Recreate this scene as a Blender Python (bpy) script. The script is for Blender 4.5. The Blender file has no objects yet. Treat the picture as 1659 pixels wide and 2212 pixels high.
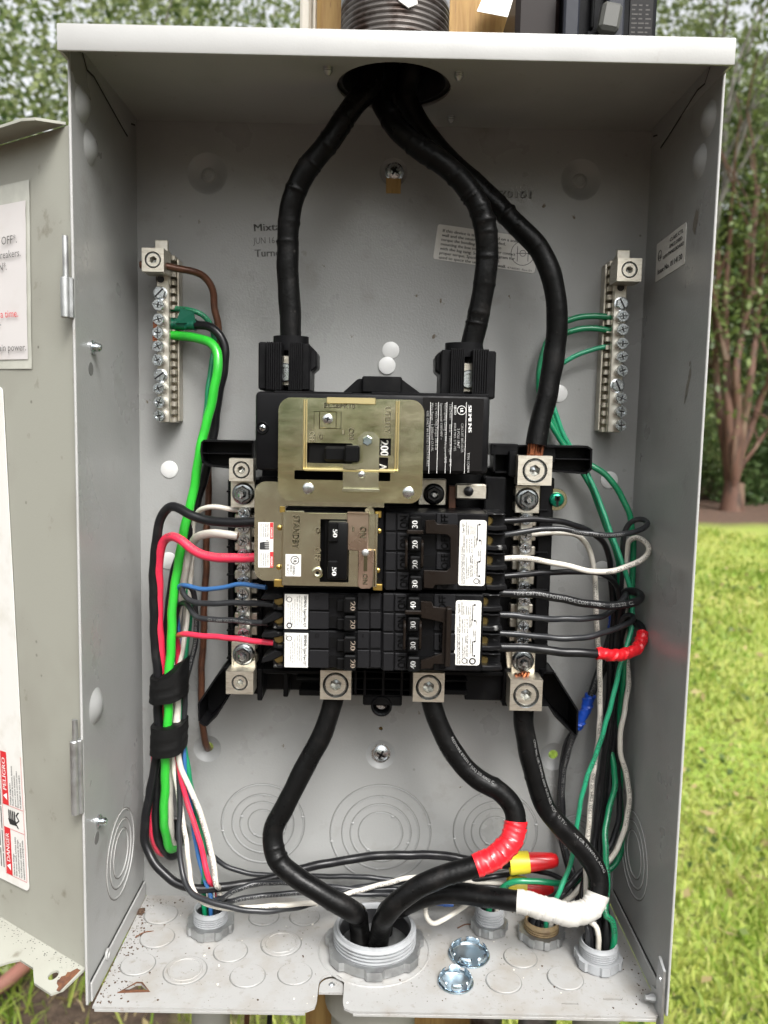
import bpy, bmesh, math, random
import numpy as np
from mathutils import Vector, Matrix

random.seed(7); rng = np.random.default_rng(11)
scene = bpy.context.scene
COL = scene.collection
R_ = math.radians

# ------------------------------------------------------------------ camera
H, DP, HW = 0.61, 0.126, 0.1905          # enclosure height, depth, half width (m)
CAM = Vector((-0.00375, -0.6206, 0.3826))
FPX = 1740.0                              # focal length in units of a 1659 px wide frame
RIGHT = Vector((0.999791, -0.000902, 0.020419))
DOWN = Vector((0.020215, -0.103936, -0.994379))
FWD = Vector((0.003019, 0.994584, -0.103896))
cam_data = bpy.data.cameras.new('camera')
cam = bpy.data.objects.new('camera', cam_data); COL.objects.link(cam)
cam.matrix_world = Matrix(((RIGHT.x, -DOWN.x, -FWD.x, CAM.x), (RIGHT.y, -DOWN.y, -FWD.y, CAM.y),
                           (RIGHT.z, -DOWN.z, -FWD.z, CAM.z), (0, 0, 0, 1)))
cam_data.sensor_fit = 'HORIZONTAL'; cam_data.sensor_width = 36.0
cam_data.lens = FPX / 1659 * 36
cam_data.clip_start = 0.02; cam_data.clip_end = 600
cam_data.dof.use_dof = True; cam_data.dof.focus_distance = 0.54
cam_data.dof.aperture_fstop = 13.0
scene.camera = cam

# ------------------------------------------------------------------ light
SUN_EL, SUN_AZ = R_(50), R_(158)          # azimuth clockwise from +Y (north): behind the camera, to its right
world = bpy.data.worlds.new('World'); scene.world = world; world.use_nodes = True
wn = world.node_tree; bg = wn.nodes['Background']
sky = wn.nodes.new('ShaderNodeTexSky'); sky.sky_type = 'NISHITA'; sky.sun_disc = False
sky.sun_elevation = SUN_EL; sky.sun_rotation = SUN_AZ
sky.dust_density = 6.0; sky.ozone_density = 1.0; sky.air_density = 1.2
hs = wn.nodes.new('ShaderNodeHueSaturation'); hs.inputs['Saturation'].default_value = 0.12   # overcast: grey-white cloud light
wn.links.new(sky.outputs['Color'], hs.inputs['Color']); wn.links.new(hs.outputs['Color'], bg.inputs['Color'])
bg.inputs['Strength'].default_value = 0.14
sl = bpy.data.lights.new('sun', 'SUN'); sl.energy = 1.5; sl.angle = R_(22); sl.color = (1, 0.975, 0.94)
sun = bpy.data.objects.new('sun', sl); COL.objects.link(sun)
sd = Vector((math.sin(SUN_AZ) * math.cos(SUN_EL), math.cos(SUN_AZ) * math.cos(SUN_EL), math.sin(SUN_EL)))
sun.rotation_euler = sd.to_track_quat('Z', 'Y').to_euler()
scene.view_settings.view_transform = 'Standard'; scene.view_settings.look = 'None'
scene.view_settings.gamma = 1.0; scene.view_settings.exposure = 1.2
scene.render.engine = 'CYCLES'
scene.cycles.use_denoising = True
scene.cycles.max_bounces = 8; scene.cycles.diffuse_bounces = 4; scene.cycles.glossy_bounces = 4
scene.cycles.transparent_max_bounces = 8

# ------------------------------------------------------------------ layout helpers (survey of the photograph: a sight line met with a known plane)
def ray(px, py):
    return RIGHT * ((px - 829.5) / FPX) + DOWN * ((py - 1106) / FPX) + FWD
def P(px, py, d):          # d = metres in front of the enclosure's back wall
    r = ray(px, py); return CAM + r * ((-d - CAM.y) / r.y)
def PX(px, py, x):
    r = ray(px, py); return CAM + r * ((x - CAM.x) / r.x)
def PZ(px, py, z):
    r = ray(px, py); return CAM + r * ((z - CAM.z) / r.z)
def mpp(px, py, d):        # metres per survey pixel at that depth
    return (P(px + 1, py, d) - P(px, py, d)).length
def V(x, z, d): return Vector((x, -d, z))

# ------------------------------------------------------------------ materials
MATS = {}
def mk(name, col, rough=0.5, metal=0.0, var=None, bump=None, coat=0.0, spec=0.5, rvar=None, specks=None, streak=None, trans=None, stretch=None):
    m = bpy.data.materials.new(name); m.use_nodes = True
    nt = m.node_tree; b = nt.nodes['Principled BSDF']; L = nt.links.new
    tc = nt.nodes.new('ShaderNodeTexCoord'); coord = tc.outputs['Object']
    if stretch:
        mp = nt.nodes.new('ShaderNodeMapping'); mp.inputs['Scale'].default_value = stretch
        L(coord, mp.inputs['Vector']); coord = mp.outputs['Vector']
    def noise(scale, detail=3.0, rough_=0.55):
        n = nt.nodes.new('ShaderNodeTexNoise'); n.inputs['Scale'].default_value = scale
        n.inputs['Detail'].default_value = detail; n.inputs['Roughness'].default_value = rough_
        L(coord, n.inputs['Vector']); return n.outputs['Fac']
    def rng_(sock, lo, hi, a=0.0, c=1.0):
        r = nt.nodes.new('ShaderNodeMapRange'); r.inputs['From Min'].default_value = lo; r.inputs['From Max'].default_value = hi
        r.inputs['To Min'].default_value = a; r.inputs['To Max'].default_value = c; L(sock, r.inputs['Value']); return r.outputs['Result']
    def mix(fac, a, c2):
        x = nt.nodes.new('ShaderNodeMix'); x.data_type = 'RGBA'
        L(fac, x.inputs['Factor'])
        if isinstance(a, tuple): x.inputs['A'].default_value = (*a, 1)
        else: L(a, x.inputs['A'])
        x.inputs['B'].default_value = (*c2, 1); return x.outputs['Result']
    cur = col
    for v in (var or []):
        sc, c2, lo, hi = v[:4]; det = v[4] if len(v) > 4 else 3.0
        cur = mix(rng_(noise(sc, det), lo, hi), cur, c2)
    if specks:
        for (sc, c2, th) in specks:
            vo = nt.nodes.new('ShaderNodeTexVoronoi'); vo.inputs['Scale'].default_value = sc; L(coord, vo.inputs['Vector'])
            big = rng_(noise(sc * 0.12, 2), 0.45, 0.7, 0.15, 1.0)
            mlt = nt.nodes.new('ShaderNodeMath'); mlt.operation = 'MULTIPLY'
            L(rng_(vo.outputs['Distance'], th, th * 0.5), mlt.inputs[0]); L(big, mlt.inputs[1])
            cur = mix(mlt.outputs[0], cur, c2)
    if isinstance(cur, tuple): b.inputs['Base Color'].default_value = (*cur, 1)
    else: L(cur, b.inputs['Base Color'])
    b.inputs['Roughness'].default_value = rough; b.inputs['Metallic'].default_value = metal
    b.inputs['Specular IOR Level'].default_value = spec
    if coat:
        b.inputs['Coat Weight'].default_value = coat; b.inputs['Coat Roughness'].default_value = 0.12
    if rvar:
        L(rng_(noise(rvar[0], 4), 0.3, 0.7, rvar[1], rvar[2]), b.inputs['Roughness'])
    if bump:
        bn = nt.nodes.new('ShaderNodeBump'); bn.inputs['Strength'].default_value = bump[1]
        bn.inputs['Distance'].default_value = bump[2] if len(bump) > 2 else 0.0005
        L(noise(bump[0], 2), bn.inputs['Height']); L(bn.outputs['Normal'], b.inputs['Normal'])
    if trans:
        b.inputs['Transmission Weight'].default_value = trans
    MATS[name] = m; return m
M = MATS
mk('paint', (0.285, 0.288, 0.282), 0.36, var=[(7, (0.25, 0.252, 0.244), 0.4, 0.72), (38, (0.17, 0.162, 0.145), 0.6, 0.92, 6), (15, (0.335, 0.335, 0.325), 0.55, 0.9, 6), (130, (0.2, 0.19, 0.17), 0.68, 0.85, 4)],
   bump=(620, 0.2, 0.0007), rvar=(16, 0.24, 0.42), specks=[(38, (0.05, 0.04, 0.03), 0.05), (90, (0.09, 0.07, 0.05), 0.035)])
mk('paint_clean', (0.29, 0.295, 0.292), 0.36, var=[(9, (0.265, 0.268, 0.262), 0.4, 0.75)], bump=(750, 0.1, 0.0006))
mk('paint_floor', (0.305, 0.303, 0.295), 0.45, var=[(30, (0.25, 0.23, 0.2), 0.48, 0.75, 6), (85, (0.16, 0.10, 0.065), 0.70, 0.82, 6), (180, (0.2, 0.18, 0.155), 0.6, 0.8, 5)],
   bump=(500, 0.2, 0.0006), specks=[(120, (0.06, 0.045, 0.035), 0.10), (300, (0.09, 0.06, 0.04), 0.14)])
mk('groove', (0.12, 0.115, 0.105), 0.7)
mk('groove_soft', (0.165, 0.165, 0.158), 0.5)
mk('paint_lid', (0.355, 0.355, 0.347), 0.42, var=[(14, (0.31, 0.31, 0.30), 0.45, 0.7), (60, (0.28, 0.27, 0.25), 0.66, 0.76, 5)], bump=(750, 0.1, 0.0006), specks=[(60, (0.12, 0.1, 0.09), 0.05)])
mk('paint_door', (0.285, 0.285, 0.245), 0.45, var=[(14, (0.245, 0.24, 0.205), 0.45, 0.75), (55, (0.16, 0.148, 0.115), 0.66, 0.76, 5)],
   bump=(700, 0.1, 0.0006), specks=[(60, (0.05, 0.04, 0.03), 0.08)])
mk('seam', (0.02, 0.02, 0.018), 0.8)
mk('rust', (0.13, 0.05, 0.02), 0.85, var=[(160, (0.05, 0.02, 0.012), 0.4, 0.65, 5)], bump=(600, 0.5))
mk('plastic', (0.004, 0.004, 0.0045), 0.42, spec=0.11, var=[(60, (0.008, 0.008, 0.008), 0.5, 0.75)], bump=(1200, 0.08, 0.0003), rvar=(70, 0.3, 0.5))
mk('breaker', (0.0045, 0.0045, 0.005), 0.42, spec=0.10, var=[(80, (0.009, 0.009, 0.0095), 0.5, 0.78)], bump=(1500, 0.08, 0.0003), rvar=(90, 0.3, 0.5), specks=[(160, (0.10, 0.10, 0.10), 0.05)])
mk('breaker_worn', (0.006, 0.006, 0.0065), 0.4, spec=0.14, var=[(170, (0.20, 0.20, 0.195), 0.62, 0.74, 5)], bump=(300, 0.3, 0.0005))
mk('breaker_grey', (0.009, 0.009, 0.010), 0.45, spec=0.16, bump=(1500, 0.08, 0.0003))
mk('old_panel', (0.018, 0.02, 0.027), 0.4, spec=0.2, bump=(300, 0.1))
mk('old_lever', (0.05, 0.05, 0.043), 0.5)
mk('smear', (0.19, 0.175, 0.15), 0.55, var=[(300, (0.09, 0.075, 0.06), 0.5, 0.75)])
mk('stain', (0.10, 0.075, 0.05), 0.7, var=[(900, (0.2, 0.18, 0.15), 0.45, 0.65)])
mk('zinc_cup', (0.52, 0.57, 0.60), 0.3, metal=1.0, var=[(200, (0.3, 0.3, 0.3), 0.6, 0.75)])
mk('handle', (0.004, 0.004, 0.0042), 0.35, spec=0.12)
mk('tie_bracket', (0.009, 0.0065, 0.005), 0.3, spec=0.2, rvar=(60, 0.2, 0.4))
mk('cable', (0.004, 0.004, 0.004), 0.32, spec=0.12, var=[(90, (0.010, 0.009, 0.0085), 0.55, 0.75, 4), (260, (0.028, 0.026, 0.024), 0.66, 0.78, 4)], bump=(240, 0.3, 0.0009), rvar=(45, 0.2, 0.5))
mk('wire_black', (0.008, 0.008, 0.009), 0.3, coat=0.06, spec=0.25, var=[(120, (0.014, 0.014, 0.014), 0.5, 0.7)], bump=(400, 0.1, 0.0004))
mk('wire_grey', (0.018, 0.019, 0.021), 0.3, coat=0.12, spec=0.3, var=[(120, (0.028, 0.029, 0.031), 0.5, 0.7)], bump=(400, 0.1, 0.0004))
mk('wire_white', (0.56, 0.53, 0.47), 0.38, coat=0.15, var=[(110, (0.42, 0.38, 0.31), 0.55, 0.78, 4)])
mk('wire_green', (0.006, 0.20, 0.085), 0.32, coat=0.3, var=[(110, (0.012, 0.15, 0.07), 0.5, 0.8)])
mk('wire_mint', (0.02, 0.29, 0.15), 0.35, coat=0.25, var=[(110, (0.02, 0.22, 0.11), 0.5, 0.8)])
mk('wire_lime', (0.025, 0.43, 0.03), 0.3, coat=0.3, var=[(70, (0.03, 0.33, 0.035), 0.45, 0.8, 4)], bump=(300, 0.1, 0.0004))
mk('wire_red', (0.62, 0.025, 0.065), 0.32, coat=0.3, var=[(110, (0.48, 0.02, 0.05), 0.5, 0.8)])
mk('wire_blue', (0.03, 0.11, 0.28), 0.32, coat=0.3)
mk('tape_red', (0.66, 0.012, 0.02), 0.34, coat=0.2, bump=(200, 0.2, 0.0006))
mk('tape_white', (0.50, 0.488, 0.455), 0.4, bump=(200, 0.25, 0.0006), var=[(60, (0.4, 0.375, 0.32), 0.58, 0.85)])
mk('tape_blue', (0.01, 0.06, 0.38), 0.35, bump=(200, 0.2, 0.0006))
mk('tape_green', (0.005, 0.10, 0.06), 0.35, bump=(200, 0.2, 0.0006))
mk('tape_black', (0.006, 0.006, 0.006), 0.5, spec=0.16, bump=(160, 0.35, 0.0008), rvar=(80, 0.4, 0.62))
mk('tin', (0.62, 0.585, 0.51), 0.38, metal=1.0, var=[(120, (0.48, 0.44, 0.36), 0.45, 0.75, 4)], bump=(900, 0.12, 0.0003), rvar=(160, 0.3, 0.48))
mk('lug', (0.68, 0.64, 0.55), 0.42, metal=1.0, var=[(160, (0.52, 0.47, 0.38), 0.5, 0.75, 5)], bump=(500, 0.15, 0.0004), rvar=(200, 0.34, 0.52), stretch=(1, 1, 6))
mk('zinc', (0.66, 0.69, 0.71), 0.24, metal=1.0, var=[(400, (0.5, 0.53, 0.55), 0.45, 0.7)], rvar=(300, 0.16, 0.34))
mk('zinc_blue', (0.55, 0.66, 0.74), 0.2, metal=1.0, rvar=(120, 0.12, 0.3))
mk('zinc_dull', (0.45, 0.46, 0.46), 0.45, metal=0.9, var=[(90, (0.3, 0.3, 0.3), 0.45, 0.7, 4)], rvar=(120, 0.35, 0.55))
mk('nut', (0.30, 0.32, 0.33), 0.26, metal=1.0, rvar=(200, 0.18, 0.36))
mk('dark_steel', (0.05, 0.05, 0.052), 0.3, metal=1.0)
mk('gold', (0.66, 0.59, 0.35), 0.2, metal=1.0, var=[(9, (0.52, 0.58, 0.43), 0.3, 0.75, 1.0), (12, (0.72, 0.52, 0.43), 0.5, 0.85, 1.0), (330, (0.80, 0.77, 0.58), 0.70, 0.78)],
   rvar=(60, 0.13, 0.26), bump=(60, 0.12, 0.0012), stretch=(1, 1, 1.6))
mk('gold_pale', (0.68, 0.65, 0.48), 0.22, metal=1.0, var=[(10, (0.61, 0.62, 0.46), 0.3, 0.75, 1.0), (14, (0.61, 0.5, 0.41), 0.55, 0.85, 1.0), (330, (0.78, 0.76, 0.6), 0.71, 0.79)], rvar=(60, 0.15, 0.28), bump=(60, 0.1, 0.0012))
mk('gold_edge', (0.86, 0.72, 0.38), 0.3, metal=1.0)
mk('gold_pink', (0.53, 0.38, 0.30), 0.28, metal=1.0, var=[(12, (0.48, 0.44, 0.32), 0.4, 0.8, 1.0)], rvar=(60, 0.22, 0.36))
mk('brass_dark', (0.26, 0.19, 0.07), 0.4, metal=1.0)
mk('brass', (0.60, 0.42, 0.12), 0.3, metal=1.0)
mk('stamp_dark', (0.12, 0.105, 0.06), 0.4, metal=1.0)
mk('stamp_light', (0.82, 0.76, 0.55), 0.3, metal=1.0)
mk('copper', (0.30, 0.115, 0.06), 0.38, metal=1.0, var=[(500, (0.14, 0.05, 0.03), 0.45, 0.7)])
mk('copper_dull', (0.115, 0.046, 0.024), 0.42, metal=0.35, var=[(120, (0.07, 0.03, 0.018), 0.45, 0.7)], coat=0.15)
mk('green_screw', (0.01, 0.22, 0.13), 0.25, metal=0.7)
mk('pvc', (0.30, 0.31, 0.32), 0.45, var=[(70, (0.24, 0.245, 0.25), 0.45, 0.75)], bump=(400, 0.1))
mk('pvc_brown', (0.26, 0.19, 0.10), 0.5, var=[(140, (0.14, 0.09, 0.05), 0.45, 0.7, 5)])
mk('pvc_pale', (0.30, 0.30, 0.27), 0.55, var=[(20, (0.24, 0.235, 0.2), 0.4, 0.7)])
mk('pipe_steel', (0.30, 0.31, 0.32), 0.42, metal=0.9, var=[(45, (0.10, 0.08, 0.07), 0.55, 0.68, 5)], rvar=(60, 0.3, 0.6))
mk('thread_rust', (0.16, 0.145, 0.135), 0.45, metal=0.8, var=[(60, (0.06, 0.04, 0.032), 0.5, 0.66, 5)])
mk('hub_dark', (0.03, 0.03, 0.032), 0.35, metal=0.3)
mk('label_white', (0.64, 0.63, 0.6), 0.5, var=[(60, (0.56, 0.545, 0.5), 0.5, 0.75)])
mk('paper', (0.56, 0.535, 0.525), 0.5, var=[(25, (0.5, 0.46, 0.44), 0.5, 0.75), (60, (0.36, 0.26, 0.18), 0.74, 0.82)], coat=0.2)
mk('tape_clear', (0.42, 0.42, 0.37), 0.25, coat=0.6, var=[(60, (0.5, 0.5, 0.44), 0.45, 0.7)])
mk('label_black', (0.006, 0.0055, 0.0055), 0.35, spec=0.14, var=[(100, (0.012, 0.011, 0.011), 0.5, 0.75)])
mk('print_red', (0.55, 0.02, 0.025), 0.5)
mk('ink', (0.015, 0.015, 0.016), 0.6)
mk('ink_grey', (0.11, 0.11, 0.105), 0.6)
mk('ink_soft', (0.09, 0.085, 0.08), 0.6)
mk('ink_white', (0.78, 0.78, 0.76), 0.5)
mk('ink_faint', (0.03, 0.026, 0.022), 0.6)
mk('ink_cream', (0.55, 0.45, 0.36), 0.5)
mk('ink_dim', (0.17, 0.17, 0.165), 0.5)
mk('nut_red', (0.58, 0.012, 0.016), 0.3, coat=0.3)
mk('nut_yellow', (0.68, 0.55, 0.03), 0.38)
mk('nut_blue', (0.01, 0.08, 0.34), 0.35)
mk('disc', (0.60, 0.60, 0.59), 0.35, coat=0.15, var=[(120, (0.5, 0.49, 0.47), 0.55, 0.75)])
mk('wood', (0.40, 0.25, 0.085), 0.7, var=[(16, (0.29, 0.165, 0.05), 0.42, 0.62, 4), (60, (0.2, 0.11, 0.035), 0.6, 0.75, 3)], stretch=(9, 9, 0.8), bump=(40, 0.3, 0.002))
mk('vinyl', (0.60, 0.56, 0.48), 0.5)
mk('dirt', (0.055, 0.03, 0.018), 0.95, var=[(500, (0.10, 0.06, 0.035), 0.45, 0.65, 3)])
mk('white_chip', (0.6, 0.57, 0.5), 0.7)
mk('pipe_pink', (0.24, 0.10, 0.075), 0.6, var=[(12, (0.17, 0.085, 0.06), 0.45, 0.7)])
mk('breaker_old', (0.0035, 0.0037, 0.0045), 0.45, spec=0.07, bump=(700, 0.12), rvar=(60, 0.3, 0.55))
mk('breaker_brown', (0.012, 0.008, 0.007), 0.5, spec=0.2)

# ------------------------------------------------------------------ mesh builder
class S:
    def __init__(s): s.bm = bmesh.new()
    def _bev(s, geom_verts, bev, seg=1):
        if bev <= 0: return
        vs = set(geom_verts)
        es = [e for e in s.bm.edges if e.verts[0] in vs and e.verts[1] in vs]
        es = [e for e in es if len(e.link_faces) == 2 and e.calc_face_angle(0) > 0.5]
        bmesh.ops.bevel(s.bm, geom=es, offset=bev, segments=seg, affect='EDGES', profile=0.5, clamp_overlap=True)
    def box(s, a, b, bev=0.0, seg=1, rot=None, piv=None):
        x0, x1 = sorted((a[0], b[0])); y0, y1 = sorted((a[1], b[1])); z0, z1 = sorted((a[2], b[2]))
        vs = [s.bm.verts.new((x, y, z)) for x in (x0, x1) for y in (y0, y1) for z in (z0, z1)]
        for f in ((0, 1, 3, 2), (4, 6, 7, 5), (0, 4, 5, 1), (2, 3, 7, 6), (0, 2, 6, 4), (1, 5, 7, 3)):
            s.bm.faces.new([vs[i] for i in f])
        n0 = len(s.bm.verts)
        if rot is not None:
            bmesh.ops.rotate(s.bm, verts=vs, cent=piv or ((x0 + x1) / 2, (y0 + y1) / 2, (z0 + z1) / 2), matrix=rot)
        if bev > 0:
            s.bm.normal_update(); s._bev(vs, min(bev, 0.45 * min(x1 - x0, y1 - y0, z1 - z0)), seg)
        return s
    def xbox(s, x0, x1, z0, z1, d0, d1, bev=0.0, seg=1): return s.box((x0, -d0, z0), (x1, -d1, z1), bev, seg)
    def pbox(s, p0, p1, dp, d0, d1, bev=0.0, seg=1):     # corners surveyed on the front face at depth dp
        a = P(*p0, dp); b = P(*p1, dp); return s.xbox(a.x, b.x, a.z, b.z, d0, d1, bev, seg)
    def plate(s, outer, holes, fn, bev=0.0):             # outer/holes: 2-D loops; fn(u, v, k) -> point, k = 0 front, 1 back
        bm2 = bmesh.new(); loops = []
        for lp in [outer] + list(holes):
            vs = [bm2.verts.new((u, v, 0)) for u, v in lp]
            for i in range(len(vs)): bm2.edges.new((vs[i], vs[(i + 1) % len(vs)]))
            loops.append(vs)
        bm2.verts.index_update()
        bmesh.ops.triangle_fill(bm2, use_beauty=True, use_dissolve=False, edges=bm2.edges[:], normal=(0, 0, 1))
        F = []; B = []
        for v in bm2.verts:
            F.append(s.bm.verts.new(fn(v.co.x, v.co.y, 0))); B.append(s.bm.verts.new(fn(v.co.x, v.co.y, 1)))
        for f in bm2.faces:
            ids = [v.index for v in f.verts]
            s.bm.faces.new([F[i] for i in ids]); s.bm.faces.new([B[i] for i in reversed(ids)])
        for vs in loops:
            n = len(vs)
            for i in range(n):
                a, b = vs[i].index, vs[(i + 1) % n].index
                s.bm.faces.new((F[a], B[a], B[b], F[b]))
        bm2.free(); return s
    def prism(s, poly, d0, d1, bev=0.0):                 # poly in (x, z)
        n0 = set(s.bm.verts)
        s.plate(poly, [], lambda u, v, k: (u, -(d1 if k == 0 else d0), v))
        if bev > 0:
            nv = [v for v in s.bm.verts if v not in n0]
            s.bm.normal_update(); bmesh.ops.recalc_face_normals(s.bm, faces=s.bm.faces[:]); s._bev(nv, bev)
        return s
    def pprism(s, pts, dp, d0, d1, bev=0.0):
        return s.prism([(q.x, q.z) for q in (P(x, y, dp) for x, y in pts)], d0, d1, bev)
    def lathe(s, o, ax, prof, n=24, cap0=True, cap1=True, x0=None):   # prof: (radius, height along axis)
        o = Vector(o); ax = Vector(ax).normalized()
        t = Vector((0, 0, 1)) if abs(ax.z) < 0.9 else Vector((1, 0, 0))
        u = (t - ax * t.dot(ax)).normalized(); w = ax.cross(u)
        rings = []
        for r, h in prof:
            rings.append([s.bm.verts.new(o + ax * h + (u * math.cos(2 * math.pi * i / n) + w * math.sin(2 * math.pi * i / n)) * r) for i in range(n)])
        for a, b in zip(rings, rings[1:]):
            for i in range(n):
                s.bm.faces.new((a[i], a[(i + 1) % n], b[(i + 1) % n], b[i]))
        if cap0: s.bm.faces.new(list(reversed(rings[0])))
        if cap1: s.bm.faces.new(rings[-1])
        return s
    def cyl(s, p0, p1, r, n=20, bev=0.0):
        p0 = Vector(p0); p1 = Vector(p1); h = (p1 - p0).length
        if bev > 0: prof = [(r - bev, 0), (r, bev), (r, h - bev), (r - bev, h)]
        else: prof = [(r, 0), (r, h)]
        return s.lathe(p0, p1 - p0, prof, n)
    def ngon(s, o, ax, r, h, n, ang=0.0, bev=0.0):
        return s.lathe(o, ax, [(r, 0), (r, h - bev), (r - bev, h)] if bev else [(r, 0), (r, h)], n)
    def ringtorus(s, o, ax, R0, r, n=40, m=8):
        o = Vector(o); ax = Vector(ax).normalized()
        t = Vector((0, 0, 1)) if abs(ax.z) < 0.9 else Vector((1, 0, 0))
        u = (t - ax * t.dot(ax)).normalized(); w = ax.cross(u); rs = []
        for i in range(n):
            a = 2 * math.pi * i / n; dr = u * math.cos(a) + w * math.sin(a)
            rs.append([s.bm.verts.new(o + dr * (R0 + r * math.cos(2 * math.pi * j / m)) + ax * r * math.sin(2 * math.pi * j / m)) for j in range(m)])
        for i in range(n):
            A, B = rs[i], rs[(i + 1) % n]
            for j in range(m): s.bm.faces.new((A[j], B[j], B[(j + 1) % m], A[(j + 1) % m]))
        return s
    def tube(s, pts, rad, n=10, cap=True):               # pts (N,3) array, rad scalar / (N,) / function(s, theta)
        pts = np.asarray(pts, float); N = len(pts)
        T = np.gradient(pts, axis=0); T /= np.linalg.norm(T, axis=1)[:, None] + 1e-12
        ref = np.array([0, -1.0, 0]); nrm = ref - T[0] * T[0].dot(ref)
        if np.linalg.norm(nrm) < 1e-3: nrm = np.array([1.0, 0, 0]) - T[0] * T[0][0]
        nrm /= np.linalg.norm(nrm); arc = np.concatenate([[0], np.cumsum(np.linalg.norm(np.diff(pts, axis=0), axis=1))])
        th = np.arange(n) * 2 * math.pi / n; prev = None; first = None
        for i in range(N):
            nrm = nrm - T[i] * nrm.dot(T[i]); nrm /= np.linalg.norm(nrm); bn = np.cross(T[i], nrm)
            if callable(rad): r = np.array([rad(arc[i], t) for t in th])
            elif np.ndim(rad): r = np.full(n, rad[i])
            else: r = np.full(n, rad)
            co = pts[i] + r[:, None] * (np.cos(th)[:, None] * nrm + np.sin(th)[:, None] * bn)
            ring = [s.bm.verts.new(c) for c in co]
            if prev:
                for j in range(n): s.bm.faces.new((prev[j], prev[(j + 1) % n], ring[(j + 1) % n], ring[j]))
            else: first = ring
            prev = ring
        if cap:
            s.bm.faces.new(list(reversed(first))); s.bm.faces.new(prev)
        return s
    def raw(s, verts, faces):
        vs = [s.bm.verts.new(v) for v in verts]
        for f in faces:
            try: s.bm.faces.new([vs[i] for i in f])
            except ValueError: pass
        return s

WLOC = {}
def finish_mesh(name, sh, mat, smooth=True, ang=35):
    bm = sh.bm; bmesh.ops.recalc_face_normals(bm, faces=bm.faces[:])
    me = bpy.data.meshes.new(name); bm.to_mesh(me); bm.free()
    if mat: me.materials.append(M[mat])
    if smooth:
        me.polygons.foreach_set('use_smooth', [True] * len(me.polygons))
        me.set_sharp_from_angle(angle=R_(ang))
    return me
def tag(o, label, cat, group=None):
    o['label'] = label; o['category'] = cat
    if group: o['group'] = group
    return o
def thing(name, label, cat, loc, group=None):
    o = bpy.data.objects.new(name, None); COL.objects.link(o); o.location = loc; o.empty_display_size = 0.02
    WLOC[o] = Vector(loc); return tag(o, label, cat, group)
def obj(name, sh, mat, parent=None, smooth=True, ang=35):
    me = finish_mesh(name, sh, mat, smooth, ang)
    o = bpy.data.objects.new(name, me); COL.objects.link(o)
    if parent is not None:
        w = WLOC[parent]; me.transform(Matrix.Translation(-w)); o.parent = parent; WLOC[o] = w.copy()
    else:
        co = np.empty(len(me.vertices) * 3); me.vertices.foreach_get('co', co); co = co.reshape(-1, 3)
        base = Vector(((co[:, 0].min() + co[:, 0].max()) / 2, (co[:, 1].min() + co[:, 1].max()) / 2, co[:, 2].min()))
        me.transform(Matrix.Translation(-base)); o.location = base; WLOC[o] = base
    return o
def inst(name, me, parent, loc, rot=None, scale=None):
    o = bpy.data.objects.new(name, me); COL.objects.link(o); o.parent = parent
    o.location = Vector(loc) - WLOC[parent]; WLOC[o] = Vector(loc)
    if rot is not None: o.rotation_euler = rot
    if scale is not None: o.scale = scale
    return o
def structure(o): o['kind'] = 'structure'; return o
def stuff(o): o['kind'] = 'stuff'; return o

def circ(cx, cy, r, n=28, a0=0.0): return [(cx + r * math.cos(a0 + 2 * math.pi * i / n), cy + r * math.sin(a0 + 2 * math.pi * i / n)) for i in range(n)]
def rrect(x0, x1, z0, z1, r, n=5):
    x0, x1 = sorted((x0, x1)); z0, z1 = sorted((z0, z1)); out = []
    for cx, cz, a in ((x1 - r, z1 - r, 0), (x0 + r, z1 - r, 90), (x0 + r, z0 + r, 180), (x1 - r, z0 + r, 270)):
        for i in range(n + 1):
            t = R_(a + 90 * i / n); out.append((cx + r * math.cos(t), cz + r * math.sin(t)))
    return out
def pxz(px, py, d): q = P(px, py, d); return (q.x, q.z)

# ------------------------------------------------------------------ lettering
GLY = {}
def load_glyphs():
    chars = sorted(set("ABCDEFGHIJKLMNOPQRSTUVWXYZabcdefghijklmnopqrstuvwxyz0123456789.,-/()*~'#:|_=°!"))
    tmp = []
    def mkt(body):
        cu = bpy.data.curves.new('t', 'FONT'); cu.body = body; cu.resolution_u = 2; cu.size = 1.0
        o = bpy.data.objects.new('t', cu); COL.objects.link(o); tmp.append(o); return o
    hh = mkt('HH'); pairs = [(c, mkt(c), mkt('H' + c + 'H')) for c in chars]
    bpy.context.view_layer.update(); dg = bpy.context.evaluated_depsgraph_get()
    wid = hh.dimensions.x; cap = hh.dimensions.y
    for c, o, o3 in pairs:
        me = bpy.data.meshes.new_from_object(o.evaluated_get(dg)); me.calc_loop_triangles()
        v = np.array([(q.co.x, q.co.y) for q in me.vertices]) if len(me.vertices) else np.zeros((0, 2))
        t = [tuple(q.vertices) for q in me.loop_triangles]
        GLY[c] = (v / cap, t, (o3.dimensions.x - wid) / cap); bpy.data.meshes.remove(me)
    GLY[' '] = (np.zeros((0, 2)), [], 0.38)
    for o in tmp:
        cu = o.data; bpy.data.objects.remove(o); bpy.data.curves.remove(cu)
load_glyphs()
def text2d(s, cap, width=None, bold=0.0):
    x = 0.0; V2 = []; F = []
    for c in s:
        g = GLY.get(c, GLY[' '])
        b = len(V2); V2 += [(a[0] + x, a[1]) for a in g[0]]; F += [tuple(i + b for i in f) for f in g[1]]
        if bold and len(g[0]):
            b = len(V2); V2 += [(a[0] + x + bold, a[1]) for a in g[0]]; F += [tuple(i + b for i in f) for f in g[1]]
        x += g[2]
    V2 = np.array(V2) * cap if V2 else np.zeros((0, 2)); x *= cap
    if width and x > 0: V2[:, 0] *= width / x; x = width
    return V2, F, x
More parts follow.
